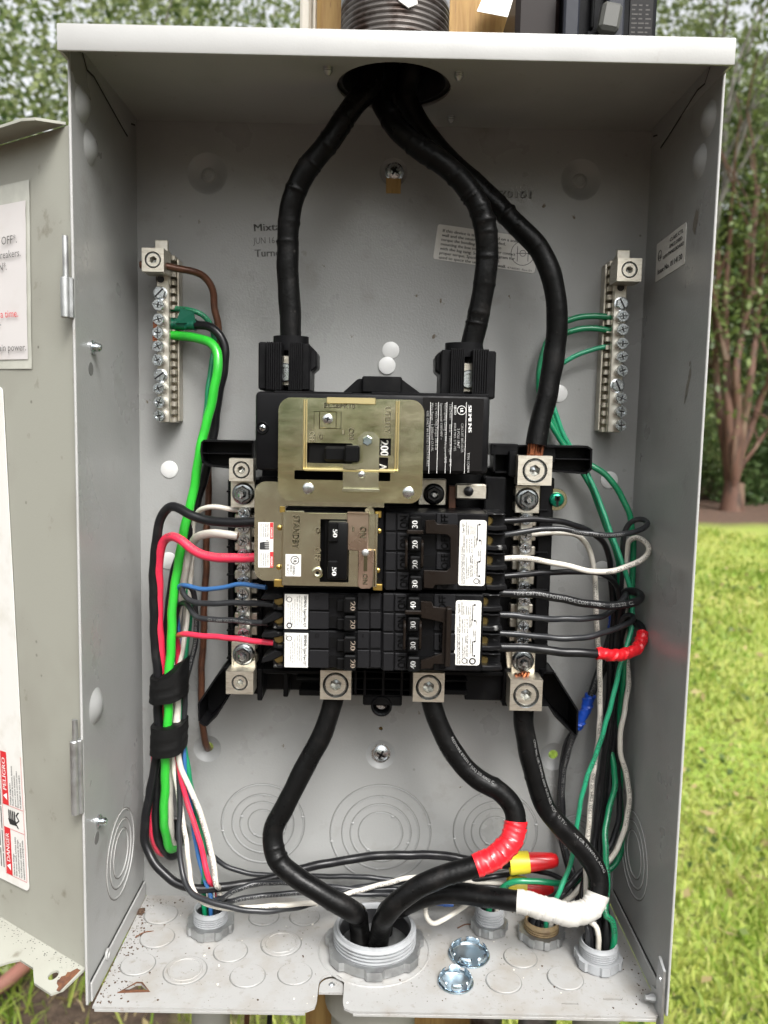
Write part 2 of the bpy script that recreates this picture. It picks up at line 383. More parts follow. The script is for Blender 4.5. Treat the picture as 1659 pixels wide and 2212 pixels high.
def flat_text(lines, org, xd, yd, nd, mat, parent, lift=0.00015, name='lettering'):
    # lines: (string, u, v, cap, width or None, bold); drawn on the plane org + u*xd + v*yd
    sh = S(); org = Vector(org); xd = Vector(xd); yd = Vector(yd); nd = Vector(nd)
    for ln in lines:
        s, u, v, cap = ln[:4]; w = ln[4] if len(ln) > 4 else None; bo = ln[5] if len(ln) > 5 else 0.0
        V2, F, _ = text2d(s, cap, w, bo)
        sh.raw([org + xd * (u + a) + yd * (v + b) + nd * lift for a, b in V2], F)
    return obj(name, sh, mat, parent, smooth=False)
def px_text(items, d, mat, parent, lift=0.0002, name='lettering'):
    # items: (string, (px, py) baseline start, (px, py) baseline end, cap height in survey px[, bold]) on the plane at depth d
    sh = S()
    for it in items:
        s, a, b, cap = it[:4]; bo = it[4] if len(it) > 4 else 0.0
        A = P(*a, d); B = P(*b, d); t = (B - A); L = t.length; t.normalize(); up = Vector((-t.z, 0, t.x))
        V2, F, _ = text2d(s, cap * mpp(*a, d), L, bo)
        sh.raw([A + t * u + up * v + Vector((0, -lift, 0)) for u, v in V2], F)
    return obj(name, sh, mat, parent, smooth=False)

# ------------------------------------------------------------------ wires
def spline(pts, step=0.0025):
    p = [np.array(q, float) for q in pts]
    p = [2 * p[0] - p[1]] + p + [2 * p[-1] - p[-2]]; out = []
    for i in range(1, len(p) - 2):
        a, b, c, d = p[i - 1:i + 3]
        t0 = 0; t1 = np.linalg.norm(b - a) ** 0.5 + 1e-6; t2 = t1 + np.linalg.norm(c - b) ** 0.5 + 1e-6; t3 = t2 + np.linalg.norm(d - c) ** 0.5 + 1e-6
        for t in np.linspace(t1, t2, 24, endpoint=False):
            A1 = (t1 - t) / t1 * a + t / t1 * b; A2 = (t2 - t) / (t2 - t1) * b + (t - t1) / (t2 - t1) * c; A3 = (t3 - t) / (t3 - t2) * c + (t - t2) / (t3 - t2) * d
            B1 = (t2 - t) / t2 * A1 + t / t2 * A2; B2 = (t3 - t) / (t3 - t1) * A2 + (t - t1) / (t3 - t1) * A3
            out.append((t2 - t) / (t2 - t1) * B1 + (t - t1) / (t2 - t1) * B2)
    out.append(p[-2]); out = np.array(out)
    for _ in range(3): out[1:-1] = (out[:-2] + 2 * out[1:-1] + out[2:]) / 4
    arc = np.concatenate([[0], np.cumsum(np.linalg.norm(np.diff(out, axis=0), axis=1))])
    n = max(4, int(arc[-1] / step)); q = np.linspace(0, arc[-1], n + 1)
    return np.stack([np.interp(q, arc, out[:, k]) for k in range(3)], axis=1)
def arc_of(path): return np.concatenate([[0], np.cumsum(np.linalg.norm(np.diff(path, axis=0), axis=1))])
def sub_path(path, s0, s1, step=0.001):
    a = arc_of(path); q = np.linspace(s0, s1, max(3, int((s1 - s0) / step)))
    return np.stack([np.interp(q, a, path[:, k]) for k in range(3)], axis=1)
def near_arc(path, px, py):     # arc length where the wire passes the surveyed point
    a = arc_of(path); best = (1e9, 0)
    for i, q in enumerate(path):
        v = Vector(q) - CAM; z = v.dot(FWD); u = 829.5 + FPX * v.dot(RIGHT) / z; w = 1106 + FPX * v.dot(DOWN) / z
        e = (u - px) ** 2 + (w - py) ** 2
        if e < best[0]: best = (e, a[i])
    return best[1]
def wire_text(path, r, s, s0, cap, mat, parent, ang=0.0, flip=False, width=None):
    a = arc_of(path); V2, F, tot = text2d(s, cap, width)
    if not len(V2): return
    T = np.gradient(path, axis=0); T /= np.linalg.norm(T, axis=1)[:, None]
    if flip: V2 = np.array([(tot - u, -v) for u, v in V2])
    ss = s0 + V2[:, 0]; keep = (ss > 0) & (ss < a[-1])
    pos = np.stack([np.interp(ss, a, path[:, k]) for k in range(3)], 1); tt = np.stack([np.interp(ss, a, T[:, k]) for k in range(3)], 1)
    tt /= np.linalg.norm(tt, axis=1)[:, None]
    ref = np.array([0, -1.0, 0]); N = ref - tt * (tt @ ref)[:, None]; N /= np.linalg.norm(N, axis=1)[:, None] + 1e-9
    B = np.cross(N, tt)           # left of travel, as seen from the front
    off = V2[:, 1] - (cap / 2 if not flip else -cap / 2); th = ang + off / r
    co = pos + (r + 0.00012) * (np.cos(th)[:, None] * N + np.sin(th)[:, None] * B)
    sh = S(); sh.raw([tuple(c) for c in co], [f for f in F if all(keep[i] for i in f)])
    return obj('lettering', sh, mat, parent, smooth=False)
WIRES = {}
def wire(name, label, cat, pts, r, mat, group=None, n=10, bumps=None, step=0.0025, text=None):
    w = [P(*q) if not isinstance(q, Vector) else q for q in pts]
    path = spline(w, step)
    rj = np.random.default_rng(len(label) * 7 + int(r * 1e5)); sa = arc_of(path); env_ = np.minimum(1, np.minimum(sa, sa[-1] - sa) / 0.03)[:, None]
    for wl_, am_ in ((0.055, 0.00036), (0.021, 0.00015)):       # small hand-bent unevenness
        for k_ in range(3): path[:, k_:k_ + 1] += env_ * am_ * (0.55 if r > 0.005 else 1.0) * np.sin(sa / wl_ * 6.283 + rj.uniform(0, 6.283) + 0.8 * np.sin(sa / 0.09 + rj.uniform(0, 6)))[:, None]
    rad = r
    if bumps:
        rnd = random.Random(len(label)); L = arc_of(path)[-1]
        bs = []
        for (fa, fb, cnt) in bumps:
            bs += [(L * rnd.uniform(fa, fb), rnd.uniform(0.0007, 0.0018), rnd.uniform(0.05, 0.12), rnd.uniform(0, 6.28)) for _ in range(cnt)]
        ph = rnd.uniform(0, 6)
        def rad(s, t):
            v = 1 + 0.014 * math.sin(s * 210 + ph) + 0.014 * math.sin(s * 90 + 2 * t) + 0.012 * math.sin(s * 37 + 3 * t + ph)
            for (c, wd, am, tt) in bs:
                q = (s - c) / wd
                if -4 < q < 4: v += am * math.exp(-q * q) * (0.55 + 0.45 * math.cos(t - tt))
            return r * v
    o = obj(name, S().tube(path, rad, n), mat, None, ang=60)
    tag(o, label, cat, group); WIRES[label] = (o, path, r)
    for t in (text or []):
        s, px, py, cap, tm = t[:5]; kw = t[5] if len(t) > 5 else {}
        wire_text(path, r, s, near_arc(path, px, py), cap, tm, o, **kw)
    return o, path, r
def tape(parent, path, r, s0, s1, mat, name='tape', pitch=0.009, step_h=0.0005, ends=0.0004, n=18):
    sub = sub_path(path, s0, s1, 0.0007)
    L = s1 - s0; rnd = random.Random(int(s0 * 1e5)); w1, w2 = rnd.uniform(0, 6), rnd.uniform(0, 6)
    def rad(s, t):
        ph = (s / pitch + 0.35 * math.sin(t + w1) / 1.0 + 0.12 * math.sin(s * 300 + w2)) % 1.0
        return r + ends + step_h * (0.25 + 0.75 * (1 - ph)) * (1.3 if ph < 0.1 else 1.0) + 0.00018 * math.sin(3 * t + s * 400) + 0.00015 * math.sin(s * 1500 + 2 * t + w1)
    return obj(name, S().tube(sub, rad, n), mat, parent, ang=28)
# ================================================================== enclosure
T = 0.0016
enc = thing('electrical_enclosure', 'open grey steel electrical panel box with its white-edged rain lid and swung-back door', 'panel box', (0, -DP / 2, 0))
def mzz(px, py, z=0.0): return (PZ(px + 1, py, z) - PZ(px, py, z)).length

# back wall -----------------------------------------------------------------
bw_holes = []
DISH = [(448, 375, 44, 'boss'), (1255, 388, 44, 'boss'), (850, 372, 30, 'key'), (822, 1630, 32, 'screw'), (448, 1617, 30, 'hole'), (1197, 1634, 31, 'open')]
for (x, y, r, k) in DISH:
    q = P(x, y, 0); rr = r * mpp(x, y, 0); bw_holes.append(circ(q.x, q.z, rr, 32))
ko_c = P(377, 1799, 0); ko_r = 34 * mpp(377, 1799, 0); bw_holes.append(circ(ko_c.x, ko_c.z, ko_r, 32))
q = P(823, 1574, 0); bw_holes.append(circ(q.x, q.z, 0.0016, 12))
sh = S().plate([(-HW, 0), (HW, 0), (HW, H), (-HW, H)], bw_holes, lambda u, v, k: (u, T * k, v))
back = obj('back_wall', sh, 'paint', enc)
for (x, y, r, k) in DISH:
    q = P(x, y, 0); rr = r * mpp(x, y, 0)
    if k == 'boss': prof = [(rr, 0), (rr * 0.93, 0.0002), (rr * 0.72, 0.0022), (rr * 0.5, 0.0040), (rr * 0.37, 0.0044), (rr * 0.34, 0.0036), (rr * 0.3, 0.0030), (rr * 0.22, 0.0030), (rr * 0.2, 0.0036), (0.0003, 0.0037)]
    elif k == 'key': prof = [(rr, 0), (rr * 0.9, 0.001), (rr * 0.75, 0.0022), (0.0003, 0.0023)]
    elif k == 'screw': prof = [(rr, 0), (rr * 0.92, 0.0004), (rr * 0.7, 0.002), (rr * 0.55, 0.0026), (0.0003, 0.0026)]
    else:
        hr = 10.5 if k == 'open' else 11
        prof = [(rr, 0), (rr * 0.9, 0.0005), (rr * 0.66, 0.0024), (hr * mpp(x, y, 0), 0.0034), (hr * mpp(x, y, 0) * 0.98, 0.0048)]
    sh = S().lathe((q.x, 0, q.z), (0, 1, 0), prof, 36, cap0=False, cap1=(k in ('boss', 'key', 'screw')))
    obj('mounting_dimple', sh, 'paint_clean', back, ang=60)
# keyhole slot showing the post behind
q0 = P(833, 412, 0); q1 = P(868, 438, 0)
sh = S().xbox(P(834, 395, 0).x, P(866, 395, 0).x, P(850, 418, 0).z, P(850, 385, 0).z, -0.003, 0.0004, 0.0002)
obj('keyhole_slot', sh, 'wood', back)
def pan_screw(o, r, h, mat='zinc', parent=None, name='screw', phillips=True, ang=0.3):
    sh = S().lathe(o, (0, -1, 0), [(r, 0), (r, h * 0.45), (r * 0.82, h * 0.85), (r * 0.5, h), (0.0002, h)], 24)
    so = obj(name, sh, mat, parent, ang=50)
    x = S()
    for a in (ang, ang + math.pi / 2):
        x.box((o[0] - r * 0.62, o[1] - h - 0.0001, o[2] - r * 0.12), (o[0] + r * 0.62, o[1] - h + 0.0004, o[2] + r * 0.12), rot=Matrix.Rotation(a, 3, 'Y'), piv=(o[0], o[1] - h, o[2]))
        if not phillips: break
    obj('drive_recess', x, 'dark_steel', so if name in ('screw',) and parent in (None,) else so)
    return so
# the two wood screws through the back wall
for (x, y, r) in ((852, 370, 16), (823, 1629, 16.5)):
    q = P(x, y, 0); rr = r * mpp(x, y, 0)
    t = thing('mounting_screw', 'cross-head screw in the keyhole dimple below the cable entry' if y < 1000 else 'cross-head screw in the round dimple below the bus lugs', 'screw', (q.x, 0.002, q.z))
    sh = S().lathe((q.x, 0.0025, q.z), (0, -1, 0), [(rr * 1.25, 0), (rr * 1.25, 0.0008), (rr, 0.0009), (rr, 0.0028), (rr * 0.75, 0.0038), (0.0002, 0.004)], 28)
    obj('head', sh, 'zinc', t, ang=45)
    x_ = S()
    for a in (0.5, 0.5 + math.pi / 2):
        x_.box((q.x - rr * 0.6, -0.0013, q.z - rr * 0.13), (q.x + rr * 0.6, -0.0017, q.z + rr * 0.13), rot=Matrix.Rotation(a, 3, 'Y'), piv=(q.x, -0.0015, q.z))
    obj('drive_recess', x_, 'dark_steel', t)
# scored concentric knockouts
for (x, y, rs) in ((568, 1779, (88, 65, 48, 30)), (822, 1799, (107, 82, 64, 46)), (1070, 1796, (89, 66, 50, 32)), (1244, 1800, (40, 28, 18))):
    q = P(x, y, 0)
    sh = S()
    for i, r in enumerate(rs): sh.ringtorus((q.x, 0.0001, q.z), (0, -1, 0), r * mpp(x, y, 0), 0.00055 if i else 0.0007, 64, 6)
    for i, r in enumerate(rs):
        for a in (0.2 + i * 1.3, 0.2 + i * 1.3 + math.pi):
            rr = r * mpp(x, y, 0); sh.box((q.x + rr * math.cos(a) - 0.0012, -0.0011, q.z + rr * math.sin(a) - 0.0007), (q.x + rr * math.cos(a) + 0.0012, 0, q.z + rr * math.sin(a) + 0.0007), 0.0003)
    kk = obj('knockout', sh, 'paint_clean', back)
    gv = S()
    for i, r in enumerate(rs): gv.ringtorus((q.x, 0.0, q.z), (0, -1, 0), r * mpp(x, y, 0) + 0.0009, 0.00032, 64, 5)
    obj('knockout_gap', gv, 'groove_soft', kk)
# nipple behind the open knockout
sh = S().lathe((ko_c.x, 0.0015, ko_c.z), (0, 1, 0), [(ko_r * 0.99, 0), (ko_r * 0.99, 0.05)], 32, cap0=False, cap1=True)
obj('knockout_nipple', sh, 'zinc_dull', back)
sh = S().ringtorus((ko_c.x, -0.0005, ko_c.z), (0, -1, 0), ko_r * 1.02, 0.0016, 40, 8)
obj('nipple_rim', sh, 'zinc_dull', back)
# embossed part number and ink stamp
px_text([('S370101', (1046, 425), (1152, 428), 15, 0.05)], 0.0, 'paint_clean', back, lift=0.0007, name='embossed_number')
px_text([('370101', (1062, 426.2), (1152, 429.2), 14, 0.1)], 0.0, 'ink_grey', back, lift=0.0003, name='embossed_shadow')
px_text([('Mixta', (547, 500), (606, 497), 15, 0.06), ('JUN 16 2', (548, 527), (606, 525), 13), ('Turno', (550, 555), (607, 553), 15, 0.06)], 0.0, 'ink_grey', back, name='ink_stamp')

# side walls -------------------------------------------------------------------
def side_wall(name, sgn, bumps, koc, screws):
    x = sgn * HW
    sh = S().box((x, 0.0, 0), (x + sgn * T, -DP, H))
    w = obj(name, sh, 'paint', enc)
    obj('sheet_edge', S().cyl((x + sgn * T / 2, -DP, 0.001), (x + sgn * T / 2, -DP, H), T * 0.54, 10), 'paint_lid', w)
    for (px, py, r, h) in bumps:
        q = PX(px, py, x)
        sh = S().lathe((x, q.y, q.z), (-sgn, 0, 0), [(r, -0.0002), (r * 0.86, h * 0.18), (r * 0.6, h * 0.62), (r * 0.35, h * 0.92), (0.0003, h)], 28, cap0=False)
        obj('pressed_dimple', sh, 'paint_clean', w, ang=70)
    if koc:
        q = PX(*koc, x); sh = S()
        for r in (0.0305, 0.0235, 0.0165): sh.ringtorus((x, q.y, q.z), (-sgn, 0, 0), r, 0.0006, 56, 6)
        kk = obj('knockout', sh, 'paint_lid', w); gv = S()
        for r in (0.0305, 0.0235, 0.0165): gv.ringtorus((x, q.y, q.z), (-sgn, 0, 0), r + 0.001, 0.00035, 56, 5)
        obj('knockout_gap', gv, 'groove', kk)
    for (px, py, kind) in screws:
        q = PX(px, py, x)
        if kind == 's':
            prof = [(0.0045, 0), (0.0045, 0.0012), (0.0031, 0.0014)]
            for i in range(5): prof += [(0.0028, 0.0016 + i * 0.0008), (0.0023, 0.0020 + i * 0.0008)]
            prof += [(0.0018, 0.0058)]
            obj('thread_screw', S().lathe((x, q.y, q.z), (-sgn, 0, 0), prof, 18), 'zinc', w)
        else:
            obj('punched_hole', S().cyl((x - sgn * 0.0002, q.y, q.z), (x, q.y, q.z), 0.0042, 20), 'ink_grey', w)
    return w
wl = side_wall('left_wall', -1, [(176, 226, 0.011, 0.0045), (194, 320, 0.011, 0.004), (207, 1525, 0.0125, 0.004)], (261, 1842), [(199, 750, 's'), (196, 797, 'h'), (212, 1774, 's'), (209, 1810, 'h')])
wr = side_wall('right_wall', 1, [(1532, 257, 0.011, 0.0045), (1512, 350, 0.011, 0.004)], (1370, 1845), [])
for sgn, w in ((-1, wl), (1, wr)):          # up-turned floor flange, with its seam, along each side wall
    x = sgn * (HW - 0.0002)
    sh = S().box((x, -0.002, 0), (x - sgn * 0.0014, -DP + 0.003, 0.0135), 0.0005)
    obj('floor_flange', sh, 'paint_lid', w)
    obj('seam_line', S().box((x, -0.004, 0.0137), (x - sgn * 0.0003, -DP + 0.004, 0.0150)), 'seam', w)
    # folded lid tab against the wall under the ceiling
    d_ = [(0.004, H), (0.004, H - 0.010), (0.016, H - 0.013), (0.022, H - 0.024), (0.034, H - 0.022), (0.088, H - 0.011), (0.10, H - 0.012), (0.112, H)]
    sh = S().plate(d_, [], lambda u, v, k, x=x, sgn=sgn: (x - sgn * (0.0012 if k == 0 else 0.0), -u, v))
    obj('ceiling_tab', sh, 'paint_clean', w)
    d2 = [(a, b - 0.0012) for a, b in d_]
    obj('seam_line', S().plate(d2, [], lambda u, v, k, x=x, sgn=sgn: (x - sgn * (0.0003 if k == 0 else 0.0), -u, v)), 'seam', w)
# smears of grease on the right wall
def blot(sh, c, e1, e2, nrm, a, b, r, n=11):
    ph = r.uniform(0, 6); k1, k2 = r.uniform(0.1, 0.35), r.uniform(0.05, 0.2); pts = []
    for i in range(n):
        t = 2 * math.pi * i / n; m = 1 + k1 * math.sin(2 * t + ph) + k2 * math.sin(5 * t + ph * 2) ; pts.append(c + e1 * (a * m * math.cos(t)) + e2 * (b * m * math.sin(t)) + nrm * 0.00015)
    sh.raw(pts, [list(range(n))])
def smear(px, py, a, b, parent, x, seed, mat='smear'):
    r = random.Random(seed); c = PX(px, py, x); sh = S(); nr_ = Vector((-math.copysign(1, x), 0, 0)); e1 = Vector((0, 1, 0)); e2 = Vector((0, -0.25, 1)).normalized()
    blot(sh, c, e1, e2, nr_, a * 0.22, b * 0.8, r, 17)
    for k in range(3): blot(sh, c + e2 * b * r.uniform(-1.3, 1.3) + e1 * a * r.uniform(-0.3, 0.3) + nr_ * 0.0001 * (k + 1), e1, e2, nr_, a * 0.08, b * 0.14, r)
    return obj('grease_smear', sh, mat, parent, smooth=False)
rst = random.Random(77)
for (px, py, sz) in ((952, 650, 9), (900, 639, 7), (937, 727, 11), (1050, 703, 5), (760, 728, 4), (612, 1611, 7), (480, 790, 4), (318, 868, 7), (905, 1540, 5), (470, 1150, 4), (700, 575, 4), (1100, 640, 5), (1240, 470, 8), (1175, 445, 10), (430, 480, 5), (995, 1700, 4)):
    sh = S(); q = P(px, py, 0); k = mpp(px, py, 0); blot(sh, Vector((q.x, 0, q.z)), Vector((1, 0, 0)), Vector((0, 0, 1)), Vector((0, -1, 0)), sz * 0.3 * k, sz * 0.5 * k, rst)
    for m_ in range(3): blot(sh, Vector((q.x + rst.uniform(-1, 1) * sz * k, -0.0001, q.z + rst.uniform(-1, 1) * sz * k)), Vector((1, 0, 0)), Vector((0, 0, 1)), Vector((0, -1, 0)), 0.7 * k, 1.1 * k, rst, 6)
    obj('stain', sh, 'stain', back, smooth=False)['kind'] = 'stuff'
smear(1503, 478, 0.014, 0.011, wr, HW, 3); smear(1486, 832, 0.012, 0.012, wr, HW, 5)

# ceiling and lid -----------------------------------------------------------------
hub = PZ(851, 170, H); hub_r = 0.0385
sh = S().plate([(-HW, 0), (HW, 0), (HW, DP), (-HW, DP)], [circ(hub.x, -hub.y, hub_r, 40)], lambda u, v, k: (u, -v, H + T * k))
ceil = obj('ceiling', sh, 'paint_clean', enc)
obj('seam_line', S().xbox(-HW + 0.012, -HW + 0.07, H - 0.0014, H - 0.0006, 0, 0.0004), 'seam', ceil)
obj('seam_line', S().xbox(HW - 0.085, HW - 0.012, H - 0.0014, H - 0.0006, 0, 0.0004), 'seam', ceil)
LD = DP + 0.014
a = P(121, 51, LD); b = P(1592, 78, LD); c = P(121, 111, LD)
LX0, LX1 = a.x, b.x; LZ1 = (a.z + b.z) / 2; LZ0 = LZ1 - (a.z - c.z)
sh = S()
sh.box((LX0, -LD, LZ0), (LX1, -LD + 0.0022, LZ1), 0.0008, 2)
sh.plate([(LX0, -0.004), (LX1, -0.004), (LX1, LD - 0.0024), (LX0, LD - 0.0024)], [circ(hub.x, -hub.y, 0.0372, 40)], lambda u, v, k: (u, -v, LZ1 - 0.0018 * k))
sh.box((LX0, -LD + 0.0024, LZ0 + 0.001), (LX0 + 0.0016, 0.004, LZ1 - 0.0020))
sh.box((LX1, -LD + 0.0024, LZ0 + 0.001), (LX1 - 0.0016, 0.004, LZ1 - 0.0020))
lid = obj('rain_lid', sh, 'paint_lid', enc)
LIDZ = LZ1
# filler between ceiling sheet and lid top
obj('lid_spacer', S().box((-HW, -DP + 0.002, H + T + 0.0005), (HW, -DP + 0.006, LZ1 - 0.0020)), 'paint_clean', enc)
for (px, py) in ((709, 128), (992, 140), (727, 226), (975, 236)):      # hub screws poking through
    q = PZ(px, py, H - 0.001); prof = [(0.0029, 0)]
    for i in range(7): prof += [(0.0029, 0.0006 + i * 0.0013), (0.0023, 0.0012 + i * 0.0013)]
    prof += [(0.0012, 0.0108)]
    obj('hub_screw', S().lathe((q.x, q.y, H), (0, 0, -1), prof, 16), 'zinc_dull', ceil)

# floor ---------------------------------------------------------------------------
nx0, nx1 = PZ(688, 2130, 0).x, PZ(743, 2130, 0).x; nd = -PZ(715, 2105, 0).y; nr = (nx1 - nx0) / 2; ncx = (nx0 + nx1) / 2
FE = DP + 0.001
outer = [(-HW + 0.0016, 0.0), (HW - 0.0016, 0.0), (HW - 0.0016, FE - 0.004), (HW - 0.006, FE)]
outer += [(nx1 + 0.006, FE), (nx1 + 0.001, FE - 0.003), (nx1, FE - 0.008)]
outer += [(ncx + nr * math.cos(t), nd + nr - nr * math.sin(t)) for t in np.linspace(0.0, math.pi, 11)]
outer += [(nx0, FE - 0.008), (nx0 - 0.001, FE - 0.003), (nx0 - 0.006, FE), (-HW + 0.003, FE)]
FITP = {k: (PZ(a, b, 0.004), r) for k, a, b, r in (('K1', 455, 1996, 0.0125), ('K2', 809, 2040, 0.0290), ('K3', 1057, 1997, 0.0104), ('K4', 1169, 2014, 0.0124), ('K5', 1292, 2069, 0.0130), ('K6', 1292, 1990, 0.0080))}
FITS = [(v[0].x, v[0].y, v[1]) for v in FITP.values()] + [ (0.0667, -0.0680, 0.0141), (0.0543, -0.0975, 0.0115)]
holes = [circ(a, -b, r, 40) for a, b, r in FITS]
def frect(px0, py0, px1, py1):
    a = PZ(px0, py0, 0); b = PZ(px1, py1, 0); return [(a.x, -a.y), (b.x, -a.y), (b.x, -b.y), (a.x, -b.y)]
holes += [frect(1212, 2166, 1250, 2170), frect(1302, 2156, 1345, 2161)]
g = PZ(297, 2132, 0); holes.append([(g.x - 0.008, -g.y + 0.003), (g.x - 0.0015, -g.y - 0.0035), (g.x + 0.0015, -g.y - 0.0035), (g.x + 0.008, -g.y + 0.003)])
sh = S().plate(outer, holes, lambda u, v, k: (u, -v, -T * k))
floor = obj('floor_plate', sh, 'paint_floor', enc)
obj('front_lip', S().box((-HW + 0.004, -FE + 0.0012, -0.0040), (nx0 - 0.007, -FE + 0.0001, -0.0018), 0.0003), 'paint_floor', floor)
obj('front_lip', S().box((nx1 + 0.007, -FE + 0.0012, -0.0040), (HW - 0.006, -FE + 0.0001, -0.0018), 0.0003), 'paint_floor', floor)
tabp = [(ncx + nr * 0.95 * math.cos(t), nd + nr - nr * 0.95 * math.sin(t)) for t in np.linspace(0.0, math.pi, 15)] + [(nx0 + 0.0004, nd + nr + 0.006), (nx1 - 0.0004, nd + nr + 0.006)]
obj('screw_tab', S().plate(tabp, [circ(ncx, nd + nr * 0.75, 0.0022, 14)], lambda u, v, k: (u, -v, -0.0026 - T * k)), 'paint_floor', floor)
obj('tab_screw', S().lathe((ncx, -(nd + nr * 0.75), -0.006), (0, 0, 1), [(0.0021, 0), (0.0021, 0.003), (0.0012, 0.0042)], 12), 'zinc', floor)
obj('rust_rim', S().plate([(g.x - 0.012, -g.y + 0.0065), (g.x - 0.002, -g.y - 0.0048), (g.x + 0.002, -g.y - 0.0048), (g.x + 0.010, -g.y + 0.0048)], [[(g.x - 0.008, -g.y + 0.003), (g.x - 0.0015, -g.y - 0.0035), (g.x + 0.0015, -g.y - 0.0035), (g.x + 0.008, -g.y + 0.003)]], lambda u, v, k: (u, -v, 0.0003 - 0.0002 * k)), 'rust', floor)
for (x, y, hw_, dbl) in ((348, 1976, 35, 0), (340, 2026, 36, 0), (298, 2084, 36.5, 0), (400, 2097, 46, 1), (498, 2056, 36, 0), (607, 2039, 43, 1), (535, 2109, 37.5, 0),
                         (637, 2104, 36.5, 0), (570, 1981, 32, 0), (658, 1981, 32, 0), (1124, 2069, 35, 0), (1088, 2121, 37.5, 0), (1221, 2114, 37.5, 0)):
    q = PZ(x, y, 0); r = hw_ * mzz(x, y); sh = S()
    sh.lathe((q.x, q.y, -0.0002), (0, 0, 1), [(r, 0), (r * 0.992, 0.0009), (r * 0.965, 0.0012), (0.0004, 0.0011)], 40, cap0=False)
    if dbl: sh.ringtorus((q.x, q.y, 0.0011), (0, 0, 1), r * 0.77, 0.0006, 44, 6)
    obj('knockout', sh, 'paint_floor', floor)
    obj('knockout_gap', S().ringtorus((q.x, q.y, 0.0002), (0, 0, 1), r * 1.012, 0.00036, 44, 5), 'groove_soft', floor)
q = PZ(808, 2050, 0)
obj('knockout', S().ringtorus((q.x, q.y, 0.0), (0, 0, 1), 119 * mzz(808, 2050), 0.0008, 64, 6), 'paint_floor', floor)
# latch bracket at the lower right front
la = PX(1408, 2085, HW - 0.004)
sh = S().plate([(DP - 0.006, 0.038), (DP + 0.004, 0.034), (DP + 0.006, -0.028), (DP - 0.001, -0.030), (DP - 0.004, -0.004), (DP - 0.016, -0.001), (DP - 0.016, 0.010), (DP - 0.008, 0.013)], [circ(DP - 0.001, 0.026, 0.002, 12)],
               lambda u, v, k: (HW - 0.003 - 0.0016 * k, -u, v))
obj('latch_bracket', sh, 'zinc_dull', enc)
obj('latch_bolt', S().lathe((HW - 0.003, -DP + 0.009, 0.006), (-1, 0, 0), [(0.003, 0), (0.003, 0.004), (0.002, 0.006), (0.002, 0.008)], 8), 'zinc_dull', enc)
# left seam clip
q = PX(232, 2048, -HW + 0.0018)
obj('flange_clip', S().ringtorus((q.x, q.y, 0.0135), (1, 0, 0), 0.0032, 0.0009, 20, 6), 'paint_lid', wl)

# door ------------------------------------------------------------------------------
DV = Vector((-0.835, 0.55, 0)).normalized(); DN = Vector((-DV.y, DV.x, 0)); DN = DN if DN.y < 0 else -DN
hinge = Vector((-HW - 0.0026, -DP + 0.003, 0))
zt, zb = P(148, 266, DP).z, P(186, 2098, DP).z
DWID = 0.372
def DQ(px, py, off=0.0):
    r = ray(px, py); o = hinge + DN * off; t = (o - CAM).dot(DN) / r.dot(DN); return CAM + r * t
sh = S()
A0 = hinge; A1 = hinge + DV * DWID
def slab(p, u, v, w):
    vs = [p + u * a + v * b + w * c for a in (0, 1) for b in (0, 1) for c in (0, 1)]
    return vs, ((0, 1, 3, 2), (4, 6, 7, 5), (0, 4, 5, 1), (2, 3, 7, 6), (0, 2, 6, 4), (1, 5, 7, 3))
sh.raw(*slab(hinge + Vector((0, 0, zb)), DV * DWID, Vector((0, 0, zt - zb)), DN * -T))
door = obj('door', sh, 'paint_door', enc)
FD = 0.019
# top flange with a chamfered end, bottom flange with its cut-outs
sh = S().plate([(0.003, 0), (0.004, 0.002), (0.010, FD * 0.8), (0.018, FD), (DWID - 0.01, FD), (DWID, 0)], [], lambda u, v, k: hinge + DV * u + DN * v + Vector((0, 0, zt + T * (k - 0.5) + 0.0015 - v * 0.06)))
obj('door_flange', sh, 'paint_door', door)
bot = [(0.0, 0.0), (0.001, 0.016), (0.006, 0.0215), (0.024, 0.0215), (0.031, 0.0175), (0.035, 0.0150), (0.050, 0.0150), (0.056, 0.0195), (0.061, 0.0245), (0.084, 0.0245), (0.088, 0.02), (0.12, 0.02), (DWID, 0.02), (DWID, 0)]
hc = (0.0165, 0.0125)
sh = S().plate(bot, [circ(hc[0], hc[1], 0.0034, 16)], lambda u, v, k: hinge + DV * u + DN * v + Vector((0, 0, zb - T * k - v * 0.35)))
obj('door_flange', sh, 'paint_door', door)
rp = [(0.001 + 0.010 * random.uniform(0.6, 1) * max(0, math.cos(t)) + 0.0008, 0.010 + 0.0098 * random.uniform(0.75, 1) * math.sin(t)) for t in np.linspace(-math.pi / 2, math.pi / 2, 16)]
obj('rust_patch', S().plate(rp, [], lambda u, v, k: hinge + DV * u + DN * v + Vector((0, 0, zb + 0.0002 - 0.0001 * k - v * 0.35))), 'rust', door)
sh = S().raw(*slab(hinge + DV * DWID + Vector((0, 0, zb)), DV * T, Vector((0, 0, zt - zb)), DN * FD))
obj('door_flange', sh, 'paint_door', door)
# speckled grime along the bottom fold
sp = S(); rr_ = random.Random(4)
for i in range(150):
    u = rr_.uniform(0.004, 0.11); v = abs(rr_.gauss(0, 0.004)) + 0.0004
    if v > 0.014: continue
    s_ = rr_.uniform(0.0002, 0.0007); c_ = hinge + DV * u + DN * v + Vector((0, 0, zb + 0.00015 - v * 0.35))
    sp.raw([c_ + DV * s_ * math.cos(k * 1.57 + i) + DN * s_ * 0.7 * math.sin(k * 1.57 + i) for k in range(4)], [(0, 1, 2, 3)])
obj('grime_specks', sp, 'ink_soft', door, smooth=False)['kind'] = 'stuff'
